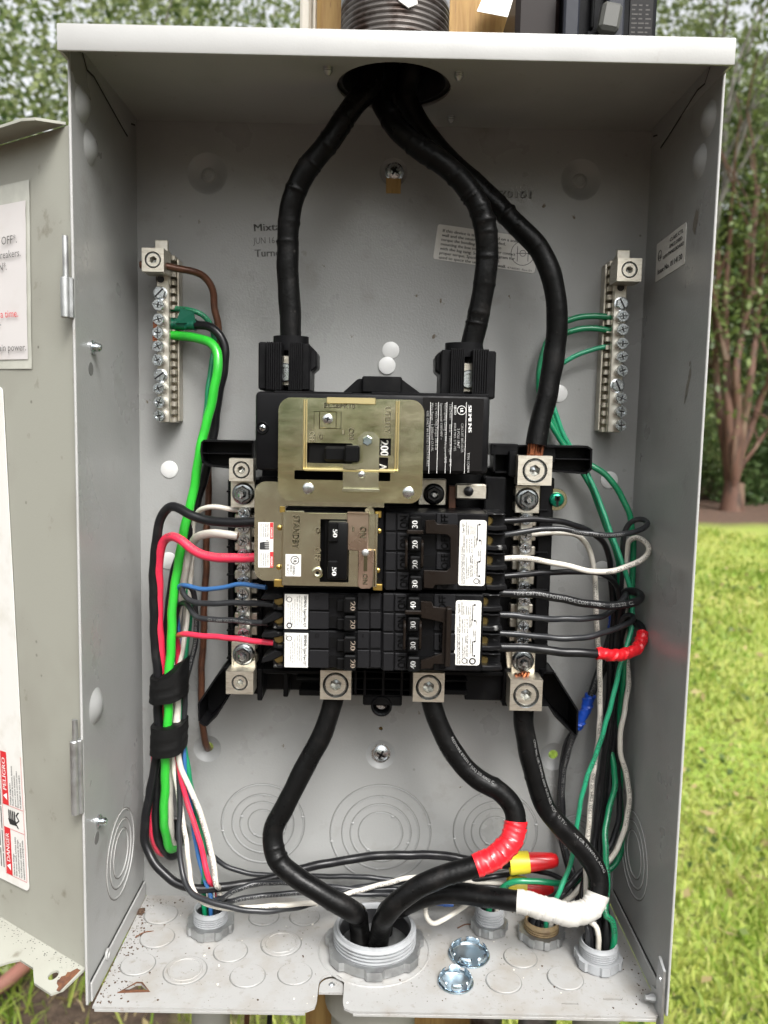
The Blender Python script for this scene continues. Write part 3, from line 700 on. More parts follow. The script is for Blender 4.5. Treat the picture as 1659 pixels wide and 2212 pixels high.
# hinges
for (px, y0, y1, y2) in ((147, 508, 598, 686), (161, 1557, 1602, 1762)):
    a = P(px + 2, y0, DP + 0.0045); b = P(px, y1, DP + 0.0045); c = P(px, y2, DP + 0.0045)
    x = -HW - 0.0046; y = -DP - 0.0030
    hp = obj('hinge_barrel', S().lathe((x, y, c.z), (0, 0, 1), [(0.0022, 0), (0.0027, 0.0006), (0.0027, b.z - c.z - 0.0006), (0.0022, b.z - c.z)], 18), 'zinc_dull', enc)
    obj('hinge_pin', S().cyl((x + 0.0006, y, b.z), (x + 0.0006, y, a.z), 0.0017, 14), 'zinc_dull', enc)
    obj('hinge_leaf', S().box((x + 0.001, y, c.z), (x + 0.0045, -DP + 0.012, b.z), 0.0004), 'zinc_dull', enc)

# door papers (each stuck on the door) --------------------------------------------------
Z = Vector((0, 0, 1)); XD = -DV
pa = DQ(57, 433, 0.0004); pb = DQ(62, 776, 0.0004)
notice = thing('paper_notice', 'white paper notice behind clear tape on the inside of the open door', 'notice', pb)
up = (pa - pb).normalized(); rt = DN.cross(up); rt = rt if rt.dot(XD) > 0 else -rt; hgt = (pa - pb).length
wn_ = 0.14
def sheet(o, r_, u_, n_, w, h, th=0.0003, nx=8, ny=14, wob=0.0006, seed=1):
    rr = random.Random(seed); sh = S(); vs = []; fs = []
    for j in range(ny + 1):
        for i in range(nx + 1):
            vs.append(o - r_ * (w * i / nx) + u_ * (h * j / ny) + n_ * (th + wob * rr.random()))
    for j in range(ny):
        for i in range(nx):
            k = j * (nx + 1) + i; fs.append((k, k + 1, k + nx + 2, k + nx + 1))
    return sh.raw(vs, fs)
obj('tape_border', sheet(pb + rt * 0.0035 - up * 0.006, rt, up, DN, wn_ + 0.004, hgt + 0.018, 0.0001, 10, 18, 0.0002, 2), 'tape_clear', notice, ang=60)
obj('sheet', sheet(pb, rt, up, DN, wn_, hgt, 0.0005, 8, 14, 0.0005, 3), 'paper', notice, ang=60)
def dtext(items, mat, parent, rt=rt, up=up, lift=0.0024):
    sh = S()
    for (s, px, py, cap, wd) in items:      # right end of the line at (px, py)
        q = DQ(px, py, lift); V2, F, w = text2d(s, cap, wd)
        sh.raw([q + rt * (u - w) + up * v for u, v in V2], F)
    return obj('lettering', sh, mat, parent, smooth=False)
dtext([('OFF*.', 37, 524, 0.0050, 0.0175), ('breakers.', 45, 553, 0.0046, 0.0262), ('N*.', 15, 583, 0.0048, 0.0095), ('t.', 3, 703, 0.0046, 0.004), ('main power.', 57, 757, 0.0044, 0.036)], 'ink_soft', notice)
dtext([('t a time.', 40, 684, 0.0046, 0.0245)], 'print_red', notice)
# warning label
ba = DQ(65, 1926, 0.0005); bb = DQ(7, 835, 0.0005)
wlab = thing('warning_label', 'long white danger label with red bands stuck low on the open door', 'label', ba)
up2 = (bb - ba).normalized(); rt2 = DN.cross(up2); rt2 = rt2 if rt2.dot(XD) > 0 else -rt2; h2 = (bb - ba).length
def lq(u, v, l=0.0009): return ba - rt2 * u + up2 * v + DN * l      # u leftwards from the right edge, v upwards
sh = S(); w2 = 0.125
pl = rrect(0, w2, 0, h2, 0.004)
sh.plate(pl, [], lambda u, v, k: lq(u, v, 0.0007 - 0.0004 * k)); obj('sheet', sh, 'label_white', wlab)
def uv_of(px, py):
    q = DQ(px, py, 0.0005) - ba; return (-q.dot(rt2), q.dot(up2))
u1, v0 = uv_of(30, 1890); u2 = u1 + 0.0072; v1 = uv_of(17, 1786)[1]; v2 = uv_of(11, 1735)[1]; v3 = uv_of(6, 1621)[1]
for (va, vb, word) in ((v0, v1, 'DANGER'), (v2, v3, 'PELIGRO')):
    sh = S().raw([lq(u1, va), lq(u2, va), lq(u2, vb), lq(u1, vb)], [(0, 1, 2, 3)]); obj('red_band', sh, 'print_red', wlab, smooth=False)
    L_ = vb - va
    V2, F, w = text2d(word, 0.0040, L_ * 0.62, 0.06); sh = S()
    sh.raw([lq(u1 + 0.0017 + b, va + L_ * 0.27 + a, 0.0011) for a, b in V2], F)
    t0 = va + L_ * 0.10
    sh.raw([lq(u1 + 0.0014, t0, 0.0011), lq(u1 + 0.0014, t0 + 0.005, 0.0011), lq(u1 + 0.0060, t0 + 0.0025, 0.0011)], [(0, 1, 2)])
    obj('lettering', sh, 'ink_white', wlab, smooth=False)
    sh = S(); lines = {'DANGER': ['Hazardous Voltage.', 'Will cause death, serious injury', 'or substantial property damage.', 'Turn off power supplying this', 'equipment before working inside.'],
                       'PELIGRO': ['Voltaje peligroso.', 'Puede causar la muerte, lesiones', 'graves o danos materiales', 'Desconecte la corriente antes', 'de trabajar en este equipo.']}[word]
    for i, s in enumerate(lines):
        V2, F, w = text2d(s, 0.0016, min(L_ * 0.92, 0.0009 * len(s)), 0.05)
        uu = u1 - 0.0018 - 0.0029 * i
        sh.raw([lq(uu - 0.0016 + b, va + L_ * 0.03 + a, 0.0011) for a, b in V2], F)
    obj('lettering', sh, 'ink', wlab, smooth=False)
sh = S()       # shock-hand pictogram: palm, fingers and a bolt
um = u1 - 0.003; vm = (v1 + v2) / 2
for k in range(4): sh.raw([lq(um - 0.004 + 0.0022 * k, vm - 0.001), lq(um - 0.004 + 0.0022 * k + 0.0015, vm - 0.001), lq(um - 0.004 + 0.0022 * k + 0.0015, vm + 0.006), lq(um - 0.004 + 0.0022 * k, vm + 0.005)], [(0, 1, 2, 3)])
sh.raw([lq(um - 0.0045, vm - 0.001), lq(um + 0.0048, vm - 0.001), lq(um + 0.003, vm - 0.005), lq(um - 0.0055, vm - 0.0045)], [(0, 1, 2, 3)])
zz = [(-0.009, 0.006), (-0.006, 0.003), (-0.009, 0.0), (-0.005, -0.003), (-0.008, -0.006)]
for (a0, b0), (a1, b1) in zip(zz, zz[1:]): sh.raw([lq(um + a0, vm + b0), lq(um + a0 + 0.0016, vm + b0), lq(um + a1 + 0.0016, vm + b1), lq(um + a1, vm + b1)], [(0, 1, 2, 3)])
obj('hand_symbol', sh, 'ink', wlab, smooth=False)
sh = S()
for (a, b, c, d) in ((u1 + 0.0076, v0, u1 + 0.0079, v3), (u1 - 0.017, v0, u1 - 0.0173, v3), (u1 - 0.017, v0, u1 + 0.0079, v0 - 0.0003), (u1 - 0.017, v1, u1 + 0.0079, v1 + 0.0003), (u1 - 0.017, v2, u1 + 0.0079, v2 + 0.0003)):
    sh.raw([lq(a, b, 0.001), lq(c, b, 0.001), lq(c, d, 0.001), lq(a, d, 0.001)], [(0, 1, 2, 3)])
obj('red_frame', sh, 'print_red', wlab, smooth=False)
sh = S(); rr_ = random.Random(9)         # columns of fine print running up the sheet
for col in range(26):
    v = 0.01
    uu = u1 + 0.0095 + col * 0.0031
    if uu > w2 - 0.004: break
    while v < h2 * 0.93:
        L_ = rr_.uniform(0.004, 0.018)
        sh.raw([lq(uu, v, 0.001), lq(uu + 0.0011, v, 0.001), lq(uu + 0.0011, v + L_, 0.001), lq(uu, v + L_, 0.001)], [(0, 1, 2, 3)]); v += L_ + rr_.uniform(0.0008, 0.0016)
        if rr_.random() < 0.03: v += 0.02
obj('fine_print', sh, 'ink_soft', wlab, smooth=False)

# stickers inside the box --------------------------------------------------------------------
ca, cb, cc = P(946, 484, 0), P(934, 559, 0), P(1166, 516, 0)
il = thing('instruction_sticker', 'tilted off-white instruction sticker on the back wall behind the right cables', 'sticker', (cb.x, 0, cb.z))
xa = (cc - ca); xa.y = 0; wS = xa.length; xa.normalize(); ya = Vector((-xa.z, 0, xa.x)); hS = abs((ca - cb).dot(ya))
oS = ca - ya * hS; oS.y = 0
obj('sheet', S().plate(rrect(0, wS, 0, hS, 0.0018), [], lambda u, v, k: oS + xa * u + ya * v + Vector((0, -0.0004 + 0.0003 * k, 0))), 'label_white', il)
ln = ['If this device is to be mounted on a solid', 'wall and the neutral is not bonded,', 'torque the bonding screw prior to', 'mounting the box to ensure proper contact', 'with the lug tang. See wiring diagram for', 'proper torque. Spacer tabs may be', 'used to space the unit from the wall.']
flat_text([(s, 0.004, hS - 0.0052 - i * 0.00325, 0.0021, 0.00138 * len(s), 0.07) for i, s in enumerate(ln)] + [('4740081 Rev.01', wS - 0.021, 0.0008, 0.0014, 0.019)], oS + Vector((0, -0.0004, 0)), xa, ya, Vector((0, -1, 0)), 'ink', il)
sh = S(); cD = oS + xa * (wS - 0.011) + ya * (hS * 0.52) + Vector((0, -0.0005, 0))
sh.ringtorus(cD, (0, -1, 0), 0.0088, 0.00018, 32, 4); sh.ringtorus(cD, (0, -1, 0), 0.0022, 0.00018, 16, 4)
for k in (-0.004, 0.004): sh.box((cD.x + k - 0.0002, cD.y - 0.0001, cD.z - 0.006), (cD.x + k + 0.0002, cD.y + 0.0001, cD.z + 0.005))
sh.box((cD.x - 0.005, cD.y - 0.0001, cD.z - 0.0002), (cD.x + 0.005, cD.y + 0.0001, cD.z + 0.0002))
obj('diagram', sh, 'ink', il)
# listing sticker on the right wall
xw = HW
A, B_, C_ = PX(1420, 528, xw), PX(1484, 479, xw), PX(1418, 609, xw)
ul = thing('listing_sticker', 'white certification sticker with issue number on the right inner wall', 'sticker', (xw, C_.y, C_.z))
xa = Vector((0, B_.y - A.y, B_.z - A.z)); wU = xa.length; xa.normalize(); ya = Vector((0, -xa.z, xa.y)); ya = ya if ya.z > 0 else -ya; hU = abs((A - C_).dot(ya)); oU = A - ya * hU; nU = Vector((-1, 0, 0))
obj('sheet', S().plate(rrect(0, wU, 0, hU, 0.0012), [], lambda u, v, k: oU + xa * u + ya * v + nU * (0.0004 - 0.0003 * k)), 'label_white', ul)
flat_text([('CLASS CTL', wU * 0.48, hU * 0.80, 0.0024, wU * 0.44, 0.1), ('ENCLOSED', wU * 0.48, hU * 0.64, 0.0024, wU * 0.42, 0.1), ('PANELBOARD', wU * 0.44, hU * 0.48, 0.0024, wU * 0.52, 0.1), ('LISTED', wU * 0.25, hU * 0.48, 0.0020, wU * 0.18, 0.1),
           ('UL', wU * 0.1, hU * 0.55, 0.0026, wU * 0.09, 0.1), ('Issue No. 0114130', wU * 0.08, hU * 0.16, 0.0036, wU * 0.84, 0.1)], oU + nU * 0.0004, xa, ya, nU, 'ink', ul)
cU = oU + xa * (wU * 0.145) + ya * (hU * 0.63) + nU * 0.0005
obj('roundel', S().ringtorus(cU, (-1, 0, 0), 0.0036, 0.00022, 28, 5), 'ink', ul)
# white disc plugs on the back wall
for (x, y, lab) in ((844, 757, 'upper of two overlapping white discs stuck above the main breaker'), (836, 790, 'lower of two overlapping white discs stuck above the main breaker'),
                    (366, 1014, 'white disc stuck on the back wall left of the bright green wire'), (1207, 850, 'white disc half hidden behind the right-hand thick black cable'),
                    (1316, 1037, 'white disc beside the green wires right of the bonding screw'), (364, 1211, 'white disc behind the black and red wire loops at left'), (1300, 1230, 'white disc behind the looping white wire at right')):
    q = P(x, y, 0); r = 18.5 * mpp(x, y, 0); e = 0.0006 if y != 790 else 0.0013
    o = obj('plug_disc', S().lathe((q.x, 0, q.z), (0, -1, 0), [(r, 0), (r, e), (r * 0.93, e + 0.0003), (0.0003, e + 0.0002)], 36), 'disc')
    tag(o, lab, 'disc', 'white discs on the back wall')
# ================================================================== panel interior
def hx(o, r, h, mat, parent, name='hex_head', ang=0.0):
    return obj(name, S().lathe(o, (0, -1, 0), [(r, 0), (r, h * 0.8), (r * 0.88, h)], 6), mat, parent)
# black plastic base -------------------------------------------------------------------
pb_ = P(823, 1500, 0.0)
base = thing('panel_base', 'black moulded plastic base with flared arms carrying the breakers', 'base', (pb_.x, 0, pb_.z))
sh = S()
sh.pbox((492, 1035), (566, 1500), 0.035, 0.006, 0.035, 0.0008)
sh.pbox((496, 1035), (504, 1500), 0.042, 0.0352, 0.042, 0.0005)
for y in (1060, 1120, 1180, 1240, 1300, 1360, 1420): sh.pbox((489, y), (552, y + 5), 0.043, 0.0354, 0.043, 0.0004)
obj('side_channel', sh, 'plastic', base)
sh = S()
sh.pbox((1088, 1030), (1180, 1462), 0.035, 0.006, 0.035, 0.0008)
sh.pbox((1168, 1035), (1178, 1460), 0.043, 0.0352, 0.043, 0.0005)
for y in (1100, 1158, 1192, 1215, 1272, 1330, 1392): sh.pbox((1148, y), (1184, y + 5), 0.044, 0.0354, 0.044, 0.0004)
obj('side_channel', sh, 'plastic', base)
sh = S().pbox((566, 1000), (1088, 1500), 0.030, 0.004, 0.030, 0.001)
sh.pbox((1048, 1030), (1092, 1110), 0.052, 0.031, 0.052, 0.001); sh.pbox((560, 1030), (600, 1110), 0.045, 0.031, 0.045, 0.001)
obj('centre_panel', sh, 'plastic', base)
# lower rail with ribs and grid
for (a0, a1, dd0, dd1) in (((556, 1446), (700, 1458), 0.031, 0.050), ((640, 1462), (702, 1470), 0.031, 0.052), ((646, 1490), (704, 1504), 0.028, 0.048), ((612, 1450), (622, 1506), 0.028, 0.046), ((950, 1450), (1100, 1462), 0.031, 0.0502), ((958, 1468), (1010, 1474), 0.031, 0.052),
                         ((955, 1490), (1010, 1502), 0.031, 0.050), ((1006, 1455), (1100, 1514), 0.012, 0.0448), ((1088, 1445), (1104, 1526), 0.012, 0.0522), ((556, 1446), (566, 1514), 0.012, 0.0524)):
    obj('rail_rib', S().pbox(a0, a1, dd1, dd0, dd1, 0.0006), 'plastic', base)

sh = S()
for x in (766, 786, 826, 866, 886): sh.pbox((x, 1448), (x + 4, 1502), 0.052, 0.0305, 0.052)
for y in (1450, 1464, 1488, 1500): sh.pbox((760, y), (892, y + 4), 0.0515, 0.0305, 0.0515)
sh.pbox((784, 1502), (868, 1526), 0.0505, 0.0200, 0.0505, 0.001)
obj('rib_grid', sh, 'plastic', base)
q = P(824, 1527, 0.052); r = 23 * mpp(824, 1527, 0.052)
obj('screw_boss', S().lathe((q.x, -0.012, q.z), (0, -1, 0), [(r, 0), (r, 0.039), (r * 0.93, 0.040), (r * 0.8, 0.040), (r * 0.74, 0.030), (0.0004, 0.029)], 32), 'plastic', base)
obj('screw', S().lathe((q.x, -0.040, q.z), (0, -1, 0), [(r * 0.66, 0), (r * 0.66, 0.004), (r * 0.5, 0.006), (0.0003, 0.006)], 20), 'zinc', base)
obj('screw_slot', S().box((q.x - r * 0.55, -0.0463, q.z - 0.0006), (q.x + r * 0.55, -0.0459, q.z + 0.0006), rot=Matrix.Rotation(0.5, 3, 'Y'), piv=(q.x, -0.046, q.z)), 'dark_steel', base)
# top hump behind the main breaker
sh = S().pprism([(738, 850), (773, 818), (868, 819), (912, 852)], 0.060, 0.020, 0.060, 0.0008); sh.pbox((782, 812), (868, 850), 0.066, 0.030, 0.066, 0.001)
obj('top_hump', sh, 'plastic', base)
# arms
def arm(pts, d0, d1, name='arm', rim=True):
    sh = S().pprism(pts, d1, d0, d0 + 0.006, 0.0006)
    n = len(pts)
    for i in range(n):            # raised rim all round: a shallow trough
        a = P(*pts[i], d1); b = P(*pts[(i + 1) % n], d1); t = (b - a); L = t.length
        if L < 0.002: continue
        t.normalize(); nn = Vector((-t.z, 0, t.x)); w = 0.0013
        sh.prism([(a.x, a.z), (b.x, b.z), (b.x + nn.x * w, b.z + nn.z * w), (a.x + nn.x * w, a.z + nn.z * w)], d0 + 0.004, d1, 0.0)
    return obj(name, sh, 'plastic', base)
arm([(440, 950), (548, 952), (548, 1018), (452, 1008), (436, 1000), (432, 975), (434, 955)][::-1], 0.030, 0.052)
obj('arm_rib', S().pbox((436, 978), (548, 983), 0.050, 0.034, 0.050, 0.0004), 'plastic', base)
arm([(1066, 961), (1270, 963), (1280, 970), (1279, 1014), (1268, 1025), (1200, 1020), (1066, 1022)][::-1], 0.028, 0.050)
obj('arm_rib', S().pbox((1200, 990), (1278, 995), 0.048, 0.032, 0.048, 0.0004), 'plastic', base)
arm([(486, 1443), (491, 1505), (466, 1545), (444, 1567), (432, 1558), (431, 1520), (470, 1462)], 0.022, 0.052)
arm([(1172, 1456), (1196, 1455), (1246, 1535), (1244, 1588), (1222, 1567), (1200, 1545), (1186, 1522), (1170, 1522)], 0.022, 0.052)
sh = S().pbox((1060, 958), (1120, 985), 0.050, 0.028, 0.0498, 0.0008); sh.pbox((1100, 975), (1116, 1030), 0.056, 0.028, 0.056, 0.0008); sh.pbox((1160, 960), (1200, 1000), 0.046, 0.028, 0.046, 0.0008)
obj('arm_bracket', sh, 'plastic', base)

# lug block with set screw -----------------------------------------------------------
def lug_block(t, c0, c1, dface, depth, rpx, cpx=None, hexs=True, mat='lug', bevel=0.0009):
    a, b = P(*c0, dface), P(*c1, dface); cx, cz = (a.x + b.x) / 2, (a.z + b.z) / 2
    if cpx: q = P(*cpx, dface); cx, cz = q.x, q.z
    r = rpx * mpp(*c0, dface); y = -dface
    sh = S().plate([(a.x, b.z), (b.x, b.z), (b.x, a.z), (a.x, a.z)], [circ(cx, cz, r * 1.18, 32)], lambda u, v, k: (u, y + depth * k, v))
    obj('block', sh, mat, t)
    sh = S().lathe((cx, y + 0.0065, cz), (0, -1, 0), [(r * 1.17, 0), (r * 1.17, 0.0062), (r * 1.12, 0.0058), (r * 1.03, 0.0042)], 32, cap0=True, cap1=False)
    obj('screw_bore', sh, 'nut', t)
    sh = S().plate(circ(cx, cz, r, 32), [circ(cx, cz, r * 0.56, 6, 0.4)], lambda u, v, k: (u, y + 0.0005 + 0.0050 * k, v))
    so = obj('set_screw', sh, 'lug' if mat == 'lug' else mat, t)
    sh = S().ringtorus((cx, y + 0.0006, cz), (0, -1, 0), r * 0.95, r * 0.05, 32, 6)
    sh.lathe((cx, y + 0.0045, cz), (0, -1, 0), [(r * 0.57, 0), (r * 0.2, 0.0004), (0.0002, 0.0009)], 20)
    obj('socket', sh, 'nut', so)
    return cx, cz, r
def flange_nut(px, py, rpx, d, t, mat='nut', stud=True):
    q = P(px, py, d); r = rpx * mpp(px, py, d); o = (q.x, -d, q.z)
    w = obj('flange_nut', S().lathe(o, (0, -1, 0), [(r, 0), (r, 0.0012), (r * 0.86, 0.0024), (r * 0.8, 0.0026)], 28), mat, t)
    obj('hexagon', S().lathe((o[0], -d - 0.002, o[2]), (0, -1, 0), [(r * 0.76, 0), (r * 0.76, 0.0035), (r * 0.66, 0.0044), (r * 0.42, 0.0044), (r * 0.4, 0.0036)], 6, cap1=True), mat, w)
    if stud:
        pr = [(r * 0.36, 0)]
        for i in range(4): pr += [(r * 0.36, 0.0045 + i * 0.001), (r * 0.31, 0.005 + i * 0.001)]
        obj('stud', S().lathe((o[0], -d, o[2]), (0, -1, 0), pr + [(r * 0.2, 0.0092)], 18), 'zinc', w)
# screw meshes shared by all the terminal bars
def slot_screw_mesh(r, h, slot=True):
    sh = S().lathe((0, 0, 0), (0, -1, 0), [(r * 0.97, -0.001), (r * 0.97, h * 0.55), (r, h * 0.6), (r, h * 0.93), (r * 0.93, h), (r * 0.62, h), (r * 0.5, h - 0.0007), (0.0001, h - 0.0007)], 24)
    # wings of the combination slot
    sh.box((-r * 1.08, -h - 0.0001, -r * 0.17), (r * 1.08, -h + 0.0007, r * 0.17), 0.0001)
    sh.box((-r * 0.45, -h - 0.0001, -r * 0.45), (r * 0.45, -h + 0.0008, r * 0.45), 0.0001)
    me = finish_mesh('terminal_screw', sh, 'zinc'); return me
def recess_mesh(r, h):
    sh = S().box((-r * 0.95, -h - 0.0003, -r * 0.07), (r * 0.95, -h - 0.00005, r * 0.07)); sh.box((-r * 0.12, -h - 0.00033, -r * 0.42), (r * 0.12, -h - 0.0001, r * 0.42))
    return finish_mesh('drive_recess', sh, 'dark_steel')
def hexslot_mesh(r, h):
    sh = S().lathe((0, 0, 0), (0, -1, 0), [(r * 1.25, -0.0005), (r * 1.25, 0.0008), (r * 1.02, 0.0010)], 24, cap1=True)
    sh.lathe((0, 0, 0), (0, -1, 0), [(r * 1.12, 0), (r * 1.12, h * 0.8), (r * 0.98, h)], 6)
    return finish_mesh('hex_screw', sh, 'zinc')
SR = 0.0041
scr_me = slot_screw_mesh(SR, 0.0052); rec_me = recess_mesh(SR, 0.0052); hex_me = hexslot_mesh(SR, 0.0036)
sl_me = finish_mesh('drive_slot', S().box((-SR * 1.0, -0.0039, -SR * 0.13), (SR * 1.0, -0.0034, SR * 0.13)), 'dark_steel')
rs_ = random.Random(21)
def bar_screws(t, pts, d, hexi=(), k=1.0, lift=None):
    for i, (px, py) in enumerate(pts):
        q = P(px, py, d + 0.004); ang = rs_.uniform(-0.5, 0.5) if i not in hexi else rs_.uniform(-1.2, 1.2)
        if i in hexi:
            o = inst('screw', hex_me, t, (q.x, -d, q.z), (0, ang, 0)); inst('drive_slot', sl_me, o, (q.x, -d, q.z))
        else:
            o = inst('screw', scr_me, t, (q.x, -d - rs_.uniform(0, 0.0014), q.z), (0, ang + (math.pi / 2 if rs_.random() < 0.3 else 0), 0), (k, 1, k)); inst('drive_recess', rec_me, o, WLOC[o])

# ground bars ---------------------------------------------------------------------------
def ground_bar(label, x_px, ytop, ybot, side, screws, hexi, lug, hole, taper):
    d1 = 0.0215
    a = P(x_px, ytop, d1); b = P(x_px + taper, ybot, d1); w = 0.0092; cx = (a.x + b.x) / 2
    t = thing('ground_bar', label, 'ground bar', (cx, 0, b.z), 'ground bars')
    obj('bar', S().xbox(cx - w / 2, cx + w / 2, b.z, a.z, 0.0165, d1, 0.0005), 'tin', t)
    # castellated body behind the screw strip
    n = 21; L = a.z - b.z; sh = S(); sx = side
    for i in range(n):
        z0 = b.z + L * i / n; z1 = b.z + L * (i + 0.62) / n
        sh.xbox(min(cx, cx + sx * (w / 2 + 0.0026)), max(cx, cx + sx * (w / 2 + 0.0026)), z0, z1, 0.004, 0.0150, 0.0003)
    sh.xbox(cx - w * 0.3, cx + w * 0.3, b.z, a.z, 0.004, 0.0160)
    obj('terminal_block', sh, 'tin', t)
    e = cx + sx * (w / 2 + 0.0036)
    sh = S().xbox(e - 0.0008, e + 0.0008, b.z + 0.001, a.z - 0.004, 0.0, 0.0100, 0.0003)
    sh.xbox(min(cx, e), max(cx, e), b.z + 0.001, a.z - 0.004, 0.0, 0.0038)
    obj('rail', sh, 'tin', t)
    bar_screws(t, screws, d1, hexi)
    if hole:
        q = P(*hole, d1); obj('empty_hole', S().lathe((q.x, -d1 - 0.0002, q.z), (0, 1, 0), [(0.0034, 0), (0.0028, 0.0009), (0.0026, 0.004)], 20, cap0=False), 'stamp_dark', t)
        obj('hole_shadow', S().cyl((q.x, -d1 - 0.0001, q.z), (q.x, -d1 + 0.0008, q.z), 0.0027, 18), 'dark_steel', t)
    (x0, y0, x1, y1) = lug
    lug_block(t, (x0, y0), (x1, y1), 0.040, 0.0185, 15)
    tang_a = P((x0 + x1) / 2 + 8, y0 - 3, d1)
    obj('lug_tang', S().xbox(cx - 0.0048, cx + 0.0048, tang_a.z - 0.012, tang_a.z + 0.004, 0.0218, 0.0245, 0.0005), 'tin', t)
    return t, cx
gbl, gxl = ground_bar('left grounding bar clamping bare copper, bright green and green-taped black wires', 350, 540, 912, 1,
                      [(343, 632), (343, 659), (344, 690), (342, 719), (342, 748), (342, 778), (344, 811), (344, 839), (345, 869), (345, 898)], (0, 6), (306, 535, 354, 587), (347, 603), 5)
gbr, gxr = ground_bar('right grounding bar with only three green wires and an empty lug', 1341, 552, 934, -1,
                      [(1345, 655), (1345, 683), (1344, 712), (1344, 742), (1344, 771), (1343, 801), (1336, 833), (1341, 860), (1341, 889), (1340, 919)], (0, 6), (1335, 557, 1385, 608), (1341, 621), -12)

# neutral bars ------------------------------------------------------------------------------
def neutral_bar(label, xt, xb, y0, y1, screws, nuts, w=0.0088, d=0.0505):
    a = P(xt, y0, d); b = P(xb, y1, d); cx = (a.x + b.x) / 2
    t = thing('neutral_bar', label, 'neutral bar', (cx, -d, b.z), 'neutral bars')
    obj('bar', S().xbox(cx - w / 2, cx + w / 2, b.z, a.z, d - 0.006, d, 0.0005), 'tin', t)
    n = 12; sh = S(); L = a.z - b.z
    for i in range(n + 1): sh.xbox(cx - w * 0.95, cx + w * 0.95, b.z + L * (i + 0.1) / (n + 1), b.z + L * (i + 0.7) / (n + 1), d - 0.0145, d - 0.0062, 0.0006)
    obj('terminal_block', sh, 'tin', t)
    bar_screws(t, screws, d, ())
    for (px, py, r) in nuts:
        q = P(px, py, d); hw_ = 0.0086
        obj('nut_plate', S().xbox(q.x - hw_, q.x + hw_, q.z - 0.0098, q.z + 0.0098, d + 0.0002, d + 0.0028, 0.0004), 'lug', t)
        flange_nut(px, py, r, d + 0.0028, t)
    return t, cx
nbl, nxl = neutral_bar('neutral bar of the left column, with slotted screws between two lugs', 530, 527, 1040, 1440,
   [(528, 1108), (527, 1140), (526, 1168), (526, 1196), (526, 1226), (526, 1253), (525, 1283), (525, 1313), (525, 1339), (526, 1367)], [(526, 1066, 24), (527, 1413, 24)])
lug_block(nbl, (495, 990), (547, 1040), 0.062, 0.011, 16); lug_block(nbl, (488, 1450), (547, 1500), 0.066, 0.016, 15)
obj('lug_tang', S().pprism([(502, 1430), (551, 1430), (551, 1444), (545, 1452), (500, 1452)], 0.058, 0.0515, 0.0545, 0.0005), 'lug', nbl)
nbr, nxr = neutral_bar('neutral bar of the right column, with slotted screws and a green bonding screw beside it', 1136, 1129, 1045, 1456,
   [(1136, 1121), (1135, 1156), (1134, 1183), (1133, 1211), (1132, 1239), (1132, 1267), (1132, 1297), (1131, 1326), (1130, 1353), (1129, 1382)], [(1138, 1078, 25), (1129, 1427, 24)])
lug_block(nbr, (1120, 984), (1191, 1049), 0.066, 0.0145, 23); lug_block(nbr, (1103, 1468), (1170, 1536), 0.070, 0.018, 24)
obj('lug_tang', S().pprism([(1094, 1410), (1157, 1410), (1157, 1466), (1108, 1466), (1098, 1452)], 0.056, 0.0480, 0.0502, 0.0005), 'lug', nbr)
q = P(1204, 1080, 0.046); r = 24 * mpp(1204, 1080, 0.046); qa = P(1160, 1080, 0.046)
tp = [(qa.x, q.z + r), (q.x, q.z + r)] + [(q.x + r * math.cos(t), q.z + r * math.sin(t)) for t in np.linspace(math.pi / 2, -math.pi / 2, 14)[1:-1]] + [(q.x, q.z - r), (qa.x, q.z - r)]
obj('bonding_strap', S().prism(tp[::-1], 0.040, 0.0425, 0.0004), 'gold', nbr)
gs = obj('bonding_screw', S().lathe((q.x, -0.0425, q.z), (0, -1, 0), [(r * 0.66, 0), (r * 0.66, 0.002), (r * 0.5, 0.0034), (0.0002, 0.0040)], 28), 'green_screw', nbr, ang=60)
obj('drive_slot', S().box((q.x - 0.0008, -0.0468, q.z - r * 0.55), (q.x + 0.0008, -0.0455, q.z + r * 0.3)).box((q.x - 0.002, -0.0468, q.z - 0.0003), (q.x + 0.002, -0.0458, q.z + 0.003)), 'dark_steel', gs)

# bus bars and lower lugs --------------------------------------------------------------------
for (px, lab) in ((725, 'square bus lug clamping the lower left black cable'), (926, 'square bus lug clamping the red-taped black cable')):
    q = P(px, 1512, 0.066); t = thing('bus_lug', lab, 'lug', (q.x, -0.05, q.z))
    yo = 0 if px < 800 else 5
    lug_block(t, (px - 33, 1448 + yo), (px + 33, 1512 + yo), 0.068, 0.024, 24)
    obj('bus_bar', S().pbox((px - 22, 1400), (px + 22, 1500), 0.050, 0.040, 0.0436, 0.0005), 'tin', t)
t = thing('bus_connector', 'tin-plated bus plates and nut visible below the main breaker', 'bus bar', P(960, 1090, 0.04))
obj('plate', S().pbox((905, 1034), (963, 1092), 0.050, 0.044, 0.050, 0.0006), 'lug', t); flange_nut(937, 1067, 23, 0.050, t, 'dark_steel')
obj('plate', S().pbox((985, 1045), (1056, 1080), 0.052, 0.046, 0.052, 0.0010), 'lug', t)
q = P(1012, 1061, 0.052); obj('rivet', S().lathe((q.x, -0.052, q.z), (0, -1, 0), [(0.0036, 0), (0.0034, 0.002), (0.0002, 0.003)], 20), 'dark_steel', t)
obj('copper_strip', S().pbox((970, 1050), (984, 1104), 0.049, 0.040, 0.049, 0.0004), 'copper_dull', t)
obj('plate', S().pbox((560, 1085), (700, 1102), 0.046, 0.040, 0.046, 0.0006), 'tin', t)

